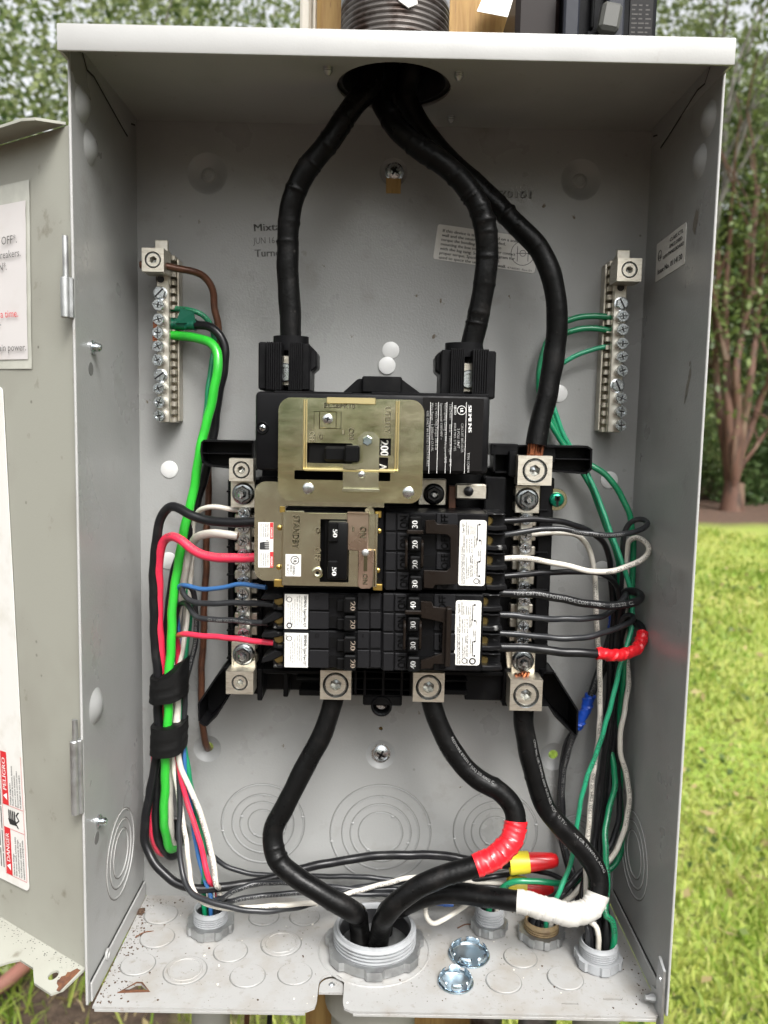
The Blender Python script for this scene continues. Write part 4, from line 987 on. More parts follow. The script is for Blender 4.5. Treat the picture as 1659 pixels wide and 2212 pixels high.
# ------------------------------------------------------------------ main breaker
DM = 0.094
bm0 = P(806, 1025, DM); mb = thing('main_breaker', 'large black 200 amp main breaker with two cable barrels and black label', 'breaker', (bm0.x, -0.05, bm0.z))
a = P(551, 846, DM); b = P(1060, 846, DM); zt_ = P(806, 850, DM).z; zb_ = P(806, 1021, DM).z
MX0, MX1 = a.x, b.x
sh = S().xbox(MX0, MX1, zb_, zt_, 0.046, DM, 0.003, 2)
body = obj('body', sh, 'breaker', mb, ang=40)
sh = S().xbox(P(800, 900, DM).x, MX1 - 0.0005, zt_ - 0.004, zt_ + 0.0012, 0.05, DM - 0.002, 0.0008); sh.xbox(MX0 + 0.012, P(760, 900, DM).x, zt_ - 0.004, zt_ + 0.0006, 0.05, DM - 0.001, 0.0006)
obj('top_ridge', sh, 'breaker', mb)
q = P(567, 924, DM); r = 13.5 * mpp(567, 924, DM)
obj('screw_well', S().lathe((q.x, -DM - 0.0006, q.z), (0, 1, 0), [(r, 0), (r * 0.92, -0.0003), (r * 0.8, 0.0004), (r * 0.74, 0.004), (0.0003, 0.004)], 28, cap0=False), 'handle', mb)
so = obj('screw', S().lathe((q.x, -DM + 0.001, q.z), (0, -1, 0), [(r * 0.66, 0), (r * 0.66, 0.0006), (r * 0.4, 0.0016), (0.0002, 0.0018)], 24), 'zinc', mb, ang=60)
cs = S()
for a_ in (0.4, 0.4 + math.pi / 2): cs.box((q.x - r * 0.4, -DM - 0.0010, q.z - r * 0.09), (q.x + r * 0.4, -DM - 0.0003, q.z + r * 0.09), rot=Matrix.Rotation(a_, 3, 'Y'), piv=(q.x, -DM, q.z))
obj('drive_recess', cs, 'dark_steel', so)
# cable barrels
def barrel(side, collar, colA, colB, outA, outB, wedge, lug):
    sh = S().pbox(*outA, 0.086, 0.052, 0.086, 0.0010); sh.pbox(*outB, 0.086, 0.052, 0.086, 0.0010)
    sh.pprism(wedge, 0.080, 0.052, 0.080, 0.0008)
    bz = P(*outA[1], 0.086).z; tz = P(*outA[0], 0.086).z; xa = P(*outA[0], 0.086).x; xb = P(*outB[1], 0.086).x
    sh.xbox(xa, xb, bz, tz - 0.001, 0.050, 0.058, 0.0006)
    o = obj('lug_barrel', sh, 'breaker', mb)
    for cc in (colA, colB):
        A, B = P(*cc[0], 0.091), P(*cc[1], 0.091); sh = S().xbox(A.x, B.x, B.z, A.z, 0.070, 0.0895, 0.0006); n = 7
        for i in range(n):
            x0 = A.x + (B.x - A.x) * (i + 0.2) / n; x1 = A.x + (B.x - A.x) * (i + 0.75) / n; sh.xbox(x0, x1, B.z, A.z, 0.0890, 0.0912)
        obj('ribbed_wall', sh, 'breaker', mb)
    A, B = P(*collar[0], 0.080), P(*collar[1], 0.080); r = (B.x - A.x) / 2; cx = (A.x + B.x) / 2
    pr = []
    for rad_, lo in ((r, 0), (r * 0.84, 1)): pr.append([(cx + rad_ * math.cos(t), 0.070 + rad_ * 0.8 * math.sin(t)) for t in np.linspace(0.0 if True else 0, 2 * math.pi, 32, endpoint=False)])
    sh = S().plate(pr[0], [pr[1]], lambda u, v, k, A=A, B=B: (u, -v, A.z if k == 0 else B.z - 0.004))
    obj('collar', sh, 'breaker', mb)
    g = P(*lug[0], 0.080); h = P(*lug[1], 0.080)
    obj('lug', S().xbox(g.x - 0.002, h.x + 0.002, h.z, g.z, 0.060, 0.078, 0.0008), 'lug', mb)
    cz = (g.z + h.z) / 2 - 0.001; cx2 = (g.x + h.x) / 2
    so = obj('set_screw', S().lathe((cx2, -0.078, cz), (0, -1, 0), [(0.0062, 0), (0.0062, 0.0022), (0.0054, 0.003), (0.0036, 0.003), (0.0034, 0.0012)], 28), 'zinc', mb)
barrel(0, ((586, 723), (664, 744)), ((575, 738), (608, 842)), ((623, 739), (652, 843)), ((558, 738), (576, 842)), ((651, 742), (669, 844)), [(668, 744), (684, 760), (684, 792), (668, 806)], ((609, 768), (622, 834)))
barrel(1, ((964, 738), (1046, 758)), ((975, 752), (1002, 858)), ((1022, 754), (1054, 860)), ((953, 755), (976, 857)), ((1053, 758), (1069, 862)), [(953, 812), (941, 800), (941, 768), (953, 757)], ((1003, 784), (1022, 848)))
# black printed label
la_, lb_ = P(914, 866, DM), P(1040, 1022, DM)
lab = obj('label', S().xbox(la_.x, lb_.x, P(980, 1017, DM).z, P(980, 860, DM).z, DM, DM + 0.0004), 'label_black', mb)
def L15(x, y): return (810 + x * 0.2604, 702 + y * 0.2604)
T15 = [('SIEMENS', (775, 665), (775, 890), 26, 0.12), ('TYPE EQ8695', (766, 1060), (766, 1226), 18), ('CIRCUIT BREAKER', (714, 815), (714, 1058), 20), ('2 POLE UNIT', (682, 858), (682, 1022), 20), ('ISSUE NO. DY-785', (654, 812), (654, 1046), 19),
       ('LISTED', (656, 668), (656, 744), 19, 0.1), ('UL', (706, 688), (706, 728), 26, 0.12), ('120/240V~    60Hz    HACR Type    40°C', (616, 652), (616, 1172), 19), ('Interrupting Rating 22,000 Amperes RMS', (576, 648), (576, 1146), 19),
       ('Symmetrical 120/240V ~', (542, 648), (542, 952), 18), ('75°C Wire Only,Torque 250 lb-in', (499, 645), (499, 1036), 19), ('Wire Range - 1-300kcmil CU-AL', (466, 645), (466, 1048), 19), ('USE ONLY IN LISTED ENCLOSURES', (428, 712), (428, 1172), 18)]
px_text([(t_[0], L15(*t_[1]), L15(*t_[2]), t_[3] * 0.2604, (t_[4] if len(t_) > 4 else 0.03)) for t_ in T15], DM + 0.0004, 'ink_white', lab)
sh = S()
for x in (758, 640, 596, 527, 460): A, B = P(*L15(x, 640), DM + 0.0004), P(*L15(x - 8, 1232), DM + 0.0004); sh.raw([(A.x, A.y - 0.0002, A.z), (A.x + 0.00022, A.y - 0.0002, A.z), (A.x + 0.00022, A.y - 0.0002, B.z), (A.x, A.y - 0.0002, B.z)], [(0, 1, 2, 3)])
q = P(*L15(719, 708), DM + 0.0005); sh.ringtorus(q, (0, -1, 0), 0.0028, 0.0002, 28, 4)
obj('printed_rules', sh, 'ink_white', lab, smooth=False)
# main toggle
sh = S().pbox((668, 960), (776, 1002), DM + 0.003, DM - 0.006, DM + 0.0018); obj('toggle_well', sh, 'handle', mb)
hs_ = obj('toggle', S().pbox((744, 962), (776, 1000), DM + 0.017, DM + 0.001, DM + 0.0165, 0.0012).pbox((700, 964), (748, 998), DM + 0.008, DM + 0.0019, DM + 0.008, 0.0015), 'handle', mb)
amp = obj('rating_plate', S().pbox((818, 944), (846, 1018), DM + 0.002, DM - 0.001, DM + 0.0016), 'label_black', mb)
px_text([('200', (822, 950), (822, 985), 17, 0.08), ('A', (820, 1002), (820, 1014), 15, 0.08)], DM + 0.0016, 'ink_white', amp)

# ------------------------------------------------------------------ gold interlock plates
DU = 0.0985
ui = thing('interlock_plate', 'gold-coloured steel interlock cover stamped UTILITY over the main breaker', 'interlock', P(757, 1085, DU))
x0 = P(601, 950, DU).x; x1 = P(915, 950, DU).x; z1 = P(757, 861, DU).z; z0 = P(757, 1085, DU).z
def rl(p0, p1): a, b = P(*p0, DU), P(*p1, DU); return [(a.x, b.z), (b.x, b.z), (b.x, a.z), (a.x, a.z)]
holes = [rl((678, 888), (737, 927)), rrect(P(667, 0, DU).x, P(778, 0, DU).x, P(720, 1001, DU).z, P(720, 957, DU).z, 0.0012, 2), rl((820, 947), (844, 984)), rl((816, 988), (838, 1013)),
         rrect(P(645, 0, DU).x, P(865, 0, DU).x, P(757, 1038, DU).z, P(757, 1018, DU).z, 0.0008, 2)]
sh = S().plate(rrect(x0, x1, z0, z1, 0.0085, 6), holes, lambda u, v, k: (u, -DU + 0.0014 * k, v))
plate_u = obj('cover_plate', sh, 'gold', ui)
for px in (657, 662, 856, 861):
    q = P(px, 900, DU); obj('bend_ridge', S().tube([(q.x, -DU + 0.0002, z1 - 0.001), (q.x, -DU + 0.0002, P(757, 1016, DU).z)], 0.0007, 8), 'gold_edge', ui)
a, b = P(706, 862, DU), P(812, 862, DU)
obj('top_tab', S().xbox(a.x, b.x, z1 - 0.0035, z1 + 0.0006, DU + 0.0001, DU + 0.0022, 0.0004), 'gold_edge', ui)
a, b = P(658, 1016, DU), P(852, 1016, DU)
obj('bent_lip', S().xbox(a.x, b.x, P(757, 1018, DU).z, P(757, 1013, DU).z, DU, DU + 0.0055, 0.0005), 'gold_edge', ui)
# bridge with screw
obj('bridge', S().pbox((690, 889), (726, 926), DU + 0.001, DU - 0.001, DU + 0.0002, 0.0004).pbox((679, 889), (689, 926), DU - 0.002, DU - 0.004, DU - 0.002).pbox((727, 889), (736, 926), DU - 0.002, DU - 0.004, DU - 0.002), 'gold', ui)
def dome_rivet(px, py, rpx, d, t, mat, name='rivet', h=0.4, cross=False):
    q = P(px, py, d); r = rpx * mpp(px, py, d)
    o = obj(name, S().lathe((q.x, -d, q.z), (0, -1, 0), [(r, 0), (r * 0.96, r * h * 0.35), (r * 0.75, r * h * 0.75), (r * 0.4, r * h * 0.96), (0.0002, r * h)], 28), mat, t, ang=70)
    if cross:
        x = S()
        for a_ in (0.25, 0.25 + math.pi / 2): x.box((q.x - r * 0.5, -d - r * h - 0.0001, q.z - r * 0.12), (q.x + r * 0.5, -d - r * h + 0.0004, q.z + r * 0.12), rot=Matrix.Rotation(a_, 3, 'Y'), piv=(q.x, -d, q.z))
        obj('drive_recess', x, 'dark_steel', o)
dome_rivet(708, 905, 11.5, DU + 0.0002, ui, 'zinc', 'screw', 0.35, True)
dome_rivet(666, 1055, 13, DU, ui, 'zinc', h=0.3); dome_rivet(882, 1064, 13, DU, ui, 'zinc', h=0.3)
def stamp(items, d, par):
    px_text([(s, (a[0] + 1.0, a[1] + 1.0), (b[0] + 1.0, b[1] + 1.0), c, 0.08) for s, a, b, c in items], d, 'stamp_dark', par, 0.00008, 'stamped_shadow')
    px_text([(s, a, b, c, 0.05) for s, a, b, c in items], d, 'stamp_light', par, 0.0002, 'stamped_lettering')
def L13(x, y): return (432 + x * 0.2604, 702 + y * 0.2604)
stamp([('ECSBPK10', (698, 880), (766, 882), 10), ('UTILITY', (832, 878), (831, 935), 11), ('OFF', (669, 931), (669, 954), 11), ('I', (738, 938), (744, 938), 9), ('ON', (753, 923), (753, 949), 11), ('O', (688, 949), (697, 949), 11)], DU, ui)
# slider
DS = 0.1035
sl_ = thing('interlock_slider', 'stepped gold slider tab bolted across the utility interlock cover', 'interlock', P(781, 1058, DS))
a, b, c, d_ = P(774, 932, DS), P(820, 932, DS), P(741, 1002, DS), P(820, 1060, DS)
outl = [(a.x, c.z), (a.x, a.z - 0.004), (a.x + 0.004, a.z), (b.x - 0.004, a.z), (b.x, a.z - 0.004), (b.x, d_.z), (c.x, d_.z), (c.x, c.z)]
sl_h = rrect(P(790, 0, DS).x, P(802, 0, DS).x, P(790, 1000, DS).z, P(790, 962, DS).z, 0.0006, 2)
obj('tab', S().plate(outl[::-1], [sl_h], lambda u, v, k: (u, -DS + 0.0016 * k, v)), 'gold_pale', sl_)
obj('foot', S().xbox(c.x, d_.x, d_.z - 0.0006, d_.z + 0.0012, DS, DS + 0.0038, 0.0003), 'gold_pale', sl_)
q = P(794, 952, DS); obj('bolt', S().lathe((q.x, -DS, q.z), (0, -1, 0), [(0.0034, 0), (0.0034, 0.003), (0.0028, 0.0038)], 6), 'zinc_blue', sl_)
obj('slot_insert', S().pbox((790, 966), (800, 986), DS - 0.002, DS - 0.0035, DS - 0.0018), 'brass', sl_)
dome_rivet(781, 1025, 8, DS, sl_, 'zinc', h=0.6)

DB = 0.0965
sp_ = thing('standby_plate', 'gold steel bracket stamped STANDBY around the 50 amp generator breaker', 'interlock', P(700, 1265, DB))
a, b = P(550, 1040, DB - 0.004), P(616, 1255, DB - 0.004); DF = DB - 0.004
pol = rrect(a.x, b.x, b.z, P(580, 1040, DF).z, 0.0075, 6)
obj('side_flange', S().prism(pol, DF - 0.0014, DF), 'gold_pale', sp_)
obj('side_flange', S().prism(rrect(P(808, 0, DF).x, P(830, 0, DF).x, P(820, 1262, DF).z, P(820, 1096, DF).z, 0.003, 4), DF - 0.0014, DF), 'gold_pale', sp_)
obj('cross_strap', S().pbox((612, 1076), (830, 1097), DF - 0.001, DF - 0.0026, DF - 0.0012, 0.0002), 'gold_pale', sp_)
fa, fb = P(613, 1106, DB), P(810, 1268, DB)
hole = [(P(706, 0, DB).x, P(740, 1258, DB).z), (P(773, 0, DB).x, P(740, 1258, DB).z), (P(773, 0, DB).x, P(740, 1122, DB).z), (P(706, 0, DB).x, P(740, 1122, DB).z)]
obj('face_plate', S().plate([(fa.x, fb.z), (fb.x, fb.z), (fb.x, fa.z), (fa.x, fa.z)], [hole], lambda u, v, k: (u, -DB + 0.0014 * k, v)), 'gold_pale', sp_)
obj('bend_ridge', S().tube([(fa.x, -DB + 0.001, fa.z), (fa.x, -DB + 0.001, fb.z)], 0.0014, 8), 'gold_pale', sp_)
obj('bend_ridge', S().tube([(fb.x, -DB + 0.001, fa.z), (fb.x, -DB + 0.001, fb.z)], 0.0014, 8), 'gold_pale', sp_)
obj('top_lip', S().pbox((618, 1103), (658, 1107), DB, DB - 0.004, DB + 0.0012, 0.0003).pbox((664, 1108), (800, 1112), DB, DB - 0.004, DB + 0.0008, 0.0003), 'gold_pale', sp_)
for (p0, p1) in (((604, 1094), (615, 1107)), ((592, 1252), (612, 1268)), ((810, 1104), (824, 1118)), ((806, 1262), (826, 1276))):
    obj('corner_clip', S().pbox(p0, p1, DF + 0.001, DF - 0.004, DF + 0.0012, 0.0004), 'brass', sp_)
for (x, y) in ((604, 1140), (602, 1225), (819, 1147), (816, 1232)): dome_rivet(x, y, 6, DF, sp_, 'brass', h=0.6)
q = P(686, 1237, DB); obj('grommet', S().lathe((q.x, -DB, q.z), (0, -1, 0), [(0.0040, 0), (0.0036, 0.0008), (0.0022, 0.0011), (0.0016, 0.0006), (0.0011, 0.0006)], 28, cap1=False), 'gold_pale', sp_, ang=60)
obj('grommet_hole', S().cyl((q.x, -DB - 0.0003, q.z), (q.x, -DB - 0.0005, q.z), 0.0013, 16), 'handle', sp_)
stamp([('STANDBY', (634, 1112), (631, 1183), 13), ('O', (681, 1152), (691, 1152), 12), ('OFF', (681, 1181), (680, 1211), 12)], DB, sp_)
lk = obj('lock_slide', S().pprism([(750, 1108), (797, 1110), (795, 1188), (808, 1190), (805, 1266), (799, 1272), (779, 1272), (773, 1266), (774, 1190), (749, 1188)][::-1], DB + 0.003, DB + 0.0014, DB + 0.003, 0.0003), 'gold_pink', sp_)
obj('slide_slot', S().pbox((786, 1198), (793, 1234), DB + 0.0031, DB + 0.0029, DB + 0.0032), 'stamp_dark', lk)
stamp([('ON', (778, 1136), (777, 1161), 13), ('I', (758, 1147), (765, 1147), 10), ('ON', (783, 1238), (783, 1262), 10)], DB + 0.003, lk)
dome_rivet(789, 1194, 8, DB + 0.003, sp_, 'zinc_dull', h=0.45)
obj('slide_lip', S().pbox((750, 1106), (797, 1111), DB + 0.004, DB - 0.002, DB + 0.0044, 0.0004), 'gold_pink', sp_)
# stickers on the plate
dl = thing('danger_sticker', 'small white and red bilingual danger sticker on the standby bracket flange', 'sticker', P(574, 1226, DF))
a, b = P(558, 1128, DF), P(590, 1226, DF)
obj('sheet', S().xbox(a.x, b.x, b.z, a.z, DF, DF + 0.0003), 'label_white', dl)
for (y0, y1, w_) in ((1129, 1164, 'DANGER'), (1192, 1226, 'PELIGRO')):
    e = obj('red_band', S().pbox((583, y0), (590, y1), DF + 0.0004, DF + 0.0003, DF + 0.0004), 'print_red', dl)
    px_text([(w_, (584.6, y0 + 10), (584.6, y1 - 3), 4.2, 0.1)], DF + 0.0004, 'ink_white', dl)
    tx = ['Hazardous voltage.', 'Will cause death', 'or serious injury.', 'Disconnect power'] if w_ == 'DANGER' else ['Voltaje peligroso.', 'Causara la muerte', 'o heridas graves.', 'Desconecte la']
    px_text([(s, (578 - i * 5, y0 + 2), (578 - i * 5, y1 - 3), 2.8, 0.05) for i, s in enumerate(tx)], DF + 0.0003, 'ink', dl)
sh = S(); dd = DF + 0.0004
def pq(px, py, d=dd + 0.0001): return P(px, py, d)
sh.raw([pq(561, 1172), pq(571, 1170), pq(572, 1187), pq(561, 1187)], [(0, 1, 2, 3)])
for k in range(4): sh.raw([pq(571, 1171 + 4.3 * k), pq(582, 1171.5 + 4.3 * k), pq(582, 1174 + 4.3 * k), pq(571, 1174.2 + 4.3 * k)], [(0, 1, 2, 3)])
sh.raw([pq(572, 1169), pq(577, 1167), pq(584, 1170), pq(578, 1169)], [(0, 1, 2, 3)])
obj('hand_symbol', sh, 'ink', dl, smooth=False)
lst = thing('accessory_sticker', 'small white listed-accessory sticker on the standby plate', 'sticker', P(634, 1244, DB))
obj('sheet', S().pbox((617, 1197), (650, 1245), DB, DB, DB + 0.0003), 'label_white', lst)
px_text([('LISTED', (633, 1222), (632, 1241), 4.5, 0.1), ('30HS', (627, 1219), (626, 1236), 4.8), ('C.B. ACC.', (620, 1212), (619, 1242), 4.8), ('UL', (634, 1205), (634, 1216), 7, 0.1)], DB + 0.0003, 'ink', lst)
q = P(637, 1210, DB + 0.0004); obj('roundel', S().ringtorus(q, (0, -1, 0), 0.0026, 0.0003, 28, 4), 'ink', lst)

# ------------------------------------------------------------------ branch breakers
sb = thing('standby_breaker', 'black two-pole 50 amp breaker behind the standby bracket', 'breaker', P(727, 1265, 0.06))
obj('body', S().pbox((612, 1100), (826, 1274), 0.088, 0.040, 0.088, 0.0008), 'breaker', sb)
obj('toggle_well', S().pbox((702, 1120), (776, 1260), 0.093, 0.086, 0.0930), 'handle', sb)
tg = obj('tied_toggle', S().pbox((708, 1127), (750, 1254), 0.104, 0.090, 0.103, 0.0015, 2).pbox((709, 1128), (730, 1172), 0.1055, 0.102, 0.1048, 0.0008).pbox((708, 1212), (729, 1252), 0.1055, 0.102, 0.1048, 0.0008), 'handle', sb)
obj('side_block', S().pbox((752, 1196), (774, 1210), 0.096, 0.090, 0.0955, 0.0005).pbox((760, 1212), (774, 1246), 0.0945, 0.090, 0.0940, 0.0005), 'breaker', sb)
px_text([('50', (719.5, 1142), (719, 1160), 9.5, 0.1), ('50', (717.5, 1224), (717, 1243), 9.5, 0.1)], 0.1049, 'ink_white', tg)

TD = 0.087
def tandem(label, y0, y1, toggles, lab_y, badge):
    c = P(717, y1, TD); t = thing('tandem_breaker', label, 'breaker', (c.x, -0.05, c.z), 'tandem breakers')
    obj('body', S().pbox((611, y0), (824, y1), TD, 0.040, TD, 0.0009), 'breaker', t)
    n = 2
    sh = S()
    for i in range(2):
        ya = y0 + (y1 - y0) * i / 2 + 1.5; yb = y0 + (y1 - y0) * (i + 1) / 2 - 1.5
        sh.pbox((668, ya), (710, yb), TD + 0.0012, TD - 0.001, TD + 0.0012, 0.0004); sh.pbox((772, ya), (797, yb), TD + 0.0012, TD - 0.001, TD + 0.0012, 0.0004); sh.pbox((800, ya + 1), (822, yb - 1), TD + 0.0006, TD - 0.001, TD + 0.0006, 0.0004)
    obj('face_panels', sh, 'breaker_grey', t)
    for i, (ya, yb) in enumerate(toggles):
        obj('toggle_slot', S().pbox((711, ya), (742, yb - 13), TD + 0.0004, TD - 0.004, TD + 0.0003), 'handle', t)
        g = obj('toggle', S().pbox((743, ya), (769, yb), TD + 0.008, TD - 0.001, TD + 0.0078, 0.0010).pbox((728, ya + 6), (746, yb - 4), TD + 0.003, TD - 0.001, TD + 0.003, 0.0006), 'handle', t)
        px_text([('20', (757, ya + 8), (757, yb - 7), 10.5, 0.04)], TD + 0.0078, 'ink_cream', g)
    lb = obj('label', S().pbox((615, lab_y[0]), (665, lab_y[1]), TD + 0.0004, TD - 0.0002, TD + 0.0004, 0.0), 'label_white', t)
    yA = lab_y[0] + 3; yB = lab_y[1] - 4
    px_text([('SIEMENS Type/Tipo QT', (657, yA), (656, yB), 5.6, 0.08), ('Interrupting Rating/Pouvoir de coupure', (651, yA + 4), (651, yB - 6), 2.8), ('MAX. AMPS SYM. AMPS/AMPS EFF. MAX.', (646, yA), (646, yB - 10), 2.8), ('10,000 120/240 V 60 Hz Class CTL', (641, yA + 2), (641, yB - 3), 2.8),
             ('Circuit Breaker/Disjoncteur No Common Trip', (636, yA + 8), (636, yB), 2.8), ('Issue No. S-20 HACR Type', (631, yA + 16), (631, yB - 5), 2.8), ('CU-AL 60/75C WIRE/FIL', (626, yA + 20), (626, yB - 8), 2.8), ('AWG 14-8   15-30   40', (621, yA + 18), (621, yB - 10), 2.6), ('LISTED', (617, yA), (617, yA + 12), 3, 0.1)], TD + 0.0004, 'ink', lb)
    sh = S(); q = P(625, yA + 9, TD + 0.0005); sh.ringtorus(q, (0, -1, 0), 0.0017, 0.00022, 22, 4)
    if badge: q = P(625, yB - 4, TD + 0.0005); sh.ringtorus(q, (0, -1, 0), 0.0016, 0.0004, 22, 4)
    obj('roundel', sh, 'ink', lb)
    px_text([('O', (680, y0 + 16), (690, y0 + 16), 9), ('I', (781, y0 + 16), (787, y0 + 16), 8)], TD + 0.0012, 'handle', t, 0.0003, 'moulded_marks')
    # wire clamps at the left end
    for i in range(2):
        ya = y0 + (y1 - y0) * i / 2; yb = y0 + (y1 - y0) * (i + 1) / 2
        sh = S().pbox((590, ya + 1), (611, yb - 1), 0.078, 0.046, 0.078, 0.0008); sh.pprism([(566, ya + 8 + 12 * i), (592, ya + 3), (611, ya + 4), (611, ya + 13), (588, ya + 18 + 6 * i), (564, ya + 16 + 14 * i)][::-1], 0.081, 0.060, 0.081, 0.0006)
        sh.pbox((598, yb - 9), (612, yb - 1), 0.084, 0.060, 0.084, 0.0006)
        obj('terminal_shroud', sh, 'breaker_worn', t)
        q = P(600, (ya + yb) / 2 - 2, 0.079); obj('terminal_screw', S().lathe((q.x + 0.001, -0.0765, q.z), (0, -1, 0), [(0.0036, 0), (0.0036, 0.002), (0.0028, 0.0026)], 20), 'brass_dark', t)
    return t
tandem('tandem breaker with two 20 toggles directly below the standby bracket', 1279, 1361, [(1291, 1326), (1331, 1365)], (1283, 1359), True)
tandem('tandem breaker with two 20 toggles fed by the thin red wire', 1361, 1445, [(1376, 1412), (1416, 1450)], (1367, 1442), False)

def quad(label, xb0, xb1, y0, y1, tog, labr, xt, nums, badge):
    c = P((xb0 + xb1) / 2, y1, TD); t = thing('quad_breaker', label, 'breaker', (c.x, -0.05, c.z), 'quad breakers')
    obj('body', S().pbox((xb0, y0), (xb1, y1), TD, 0.040, TD, 0.0009), 'breaker', t)
    step = (y1 - y0) / 4
    for i in range(4):
        ya = y0 + step * i + 1.5; yb = y0 + step * (i + 1) - 1.5
        px_ = obj('pole_face', S().pbox((xb0 + 2, ya), (xb0 + 24, yb), TD + 0.0010, TD - 0.001, TD + 0.0010, 0.0005).pbox((xb0 + 27, ya + 1), (xb0 + 52, yb - 1), TD + 0.0015, TD - 0.001, TD + 0.0015, 0.0005)
                  .pbox((xb0 + 112, ya + 1), (xb0 + 157, yb - 1), TD + 0.0015, TD - 0.001, TD + 0.0015, 0.0005), 'breaker_grey', t)
        px_text([('ON', (xb0 + 50, yb - 6), (xb0 + 50, ya + 6), 17, 0.06), ('OFF', (xb0 + 137, yb - 3), (xb0 + 137, ya + 3), 15, 0.06)], TD + 0.0015, 'handle', px_, 0.0004, 'moulded_marks')
        obj('toggle_slot', S().pbox((xb0 + 78, ya + 6), (xb0 + 108, yb - 8), TD + 0.0004, TD - 0.003, TD + 0.0003), 'handle', t)
    for i, (ya, yb) in enumerate(tog):
        g = obj('toggle', S().pbox((xt, ya), (xt + 26, yb), TD + 0.0085, TD - 0.001, TD + 0.0084, 0.0010), 'handle', t)
        px_text([(nums[i], (xt + 17, yb - 7), (xt + 17, ya + 8), 11.5, 0.04)], TD + 0.0084, 'ink_white', g)
    # brown handle-tie bracket joining the outer toggles, and the two staples of the inner pair
    if badge:
        pts = [(xt + 28, tog[0][0] + 8), (xt + 52, tog[0][0] + 10), (xt + 56, tog[0][0] + 20), (xt + 88, tog[0][0] + 24), (xt + 88, tog[3][1] - 16), (xt + 56, tog[3][1] - 18), (xt + 54, tog[3][1] - 8), (xt + 28, tog[3][1] - 6), (xt + 28, tog[3][1] - 24), (xt + 74, tog[3][1] - 40), (xt + 76, tog[0][1] + 22), (xt + 28, tog[0][1] + 12)]
    else:
        pts = [(xt + 34, tog[0][0] + 8), (xt + 54, tog[0][0] + 8), (xt + 60, tog[0][0] + 16), (xt + 102, tog[0][0] + 18), (xt + 106, tog[0][0] + 24), (xt + 104, tog[3][1] - 16), (xt + 56, tog[3][1] - 14), (xt + 50, tog[3][1] - 6), (xt + 30, tog[3][1] - 8), (xt + 30, tog[3][1] - 46), (xt + 80, tog[3][1] - 44), (xt + 88, tog[3][1] - 52), (xt + 88, tog[0][1] + 12), (xt + 80, tog[0][1] + 6), (xt + 34, tog[0][1] + 4)]
    tb = obj('handle_tie', S().pprism(pts[::-1], TD + 0.008, TD + 0.0055, TD + 0.0078, 0.0004), 'tie_bracket', t)
    if badge: obj('tie_flange', S().pbox((xt + 84, tog[0][0] + 24), (xt + 92, tog[3][1] - 10), TD + 0.012, TD + 0.003, TD + 0.0115, 0.0006), 'tie_bracket', t)
    obj('tie_lug', S().pbox((xt - 6, tog[0][1] - 4), (xt + 30, tog[0][1] + 6), TD + 0.0094, TD + 0.006, TD + 0.0092, 0.0006), 'tie_bracket', t)
    for xx in (xt - 7, xt + 27): 
        A, B = P(xx, tog[1][0] + 8, TD + 0.006), P(xx, tog[2][1] - 8, TD + 0.006)
        obj('staple', S().tube(spline([(A.x, -TD - 0.001, A.z), (A.x, -TD - 0.0088, A.z - 0.0015), (A.x, -TD - 0.0095, (A.z + B.z) / 2), (A.x, -TD - 0.0088, B.z + 0.0015), (A.x, -TD - 0.001, B.z)], 0.0008), 0.0009, 8), 'tie_bracket', t)
    (lx0, ly0, lx1, ly1) = labr
    A, B = P(lx0, ly0, TD + 0.001), P(lx1, ly1, TD + 0.001)
    lb = obj('label', S().prism(rrect(A.x, B.x, B.z, A.z, 0.0018, 4), TD, TD + 0.0006), 'label_white', t)
    W_ = lx1 - lx0; Hh = ly1 - ly0
    def lt(s, u, v0, v1, cap, bo=0.03): return (s, (lx0 + u * W_, ly1 - v0 * Hh), (lx0 + u * W_, ly1 - v1 * Hh), cap, bo)
    px_text([lt('Current Interrupting Rating/Pouvoir de coupure', 0.10, 0.03, 0.6, 3), lt('MAX. RMS SYM. AMPS /AMPS SYM EFF. MAX. 10,000 120/240 V', 0.19, 0.03, 0.78, 3), lt('Type QT', 0.17, 0.8, 0.95, 4.4), lt('OUTSIDE POLES HAVE', 0.28, 0.77, 0.98, 2.6), lt('COMMON TRIP', 0.36, 0.77, 0.92, 2.6),
             lt('Circuit Breaker/Disjoncteur', 0.29, 0.10, 0.44, 2.8), lt('2-2 Pole/Poles', 0.37, 0.12, 0.30, 2.8), lt('Issue No. R-21   SIEMENS', 0.45, 0.14, 0.46, 2.8), lt('Class CTL, 40C, HACR Type', 0.52, 0.14, 0.48, 2.8), lt('CU-AL 60/75 C WIRE/FIL', 0.30, 0.5, 0.72, 2.6), lt('AWG 14-4  8  6-4', 0.40, 0.5, 0.72, 2.6), lt('lb-in 25  40  45', 0.5, 0.5, 0.72, 2.6),
             lt('INSIDE POLES HAVE', 0.62, 0.58, 0.76, 2.6), lt('COMMON TRIP', 0.7, 0.6, 0.72, 2.6), lt('Declenchement simultane', 0.62, 0.18, 0.42, 2.4), lt('des poles centraux', 0.70, 0.2, 0.38, 2.4), lt('120/240 V ~', 0.78, 0.44, 0.58, 2.6), lt('120/240 V ~', 0.86, 0.44, 0.58, 2.6), lt('Declenchement', 0.46, 0.78, 0.92, 2.4), lt('simultane des', 0.54, 0.78, 0.9, 2.4), lt('poles externes', 0.62, 0.78, 0.92, 2.4), lt('LISTED', 0.83 if not badge else 0.5, 0.03, 0.1, 2.8, 0.1)], TD + 0.0006, 'ink', lb)
    sh = S(); dd_ = TD + 0.0008
    def lp(u, v): q = P(lx0 + u * W_, ly1 - v * Hh, dd_); return q
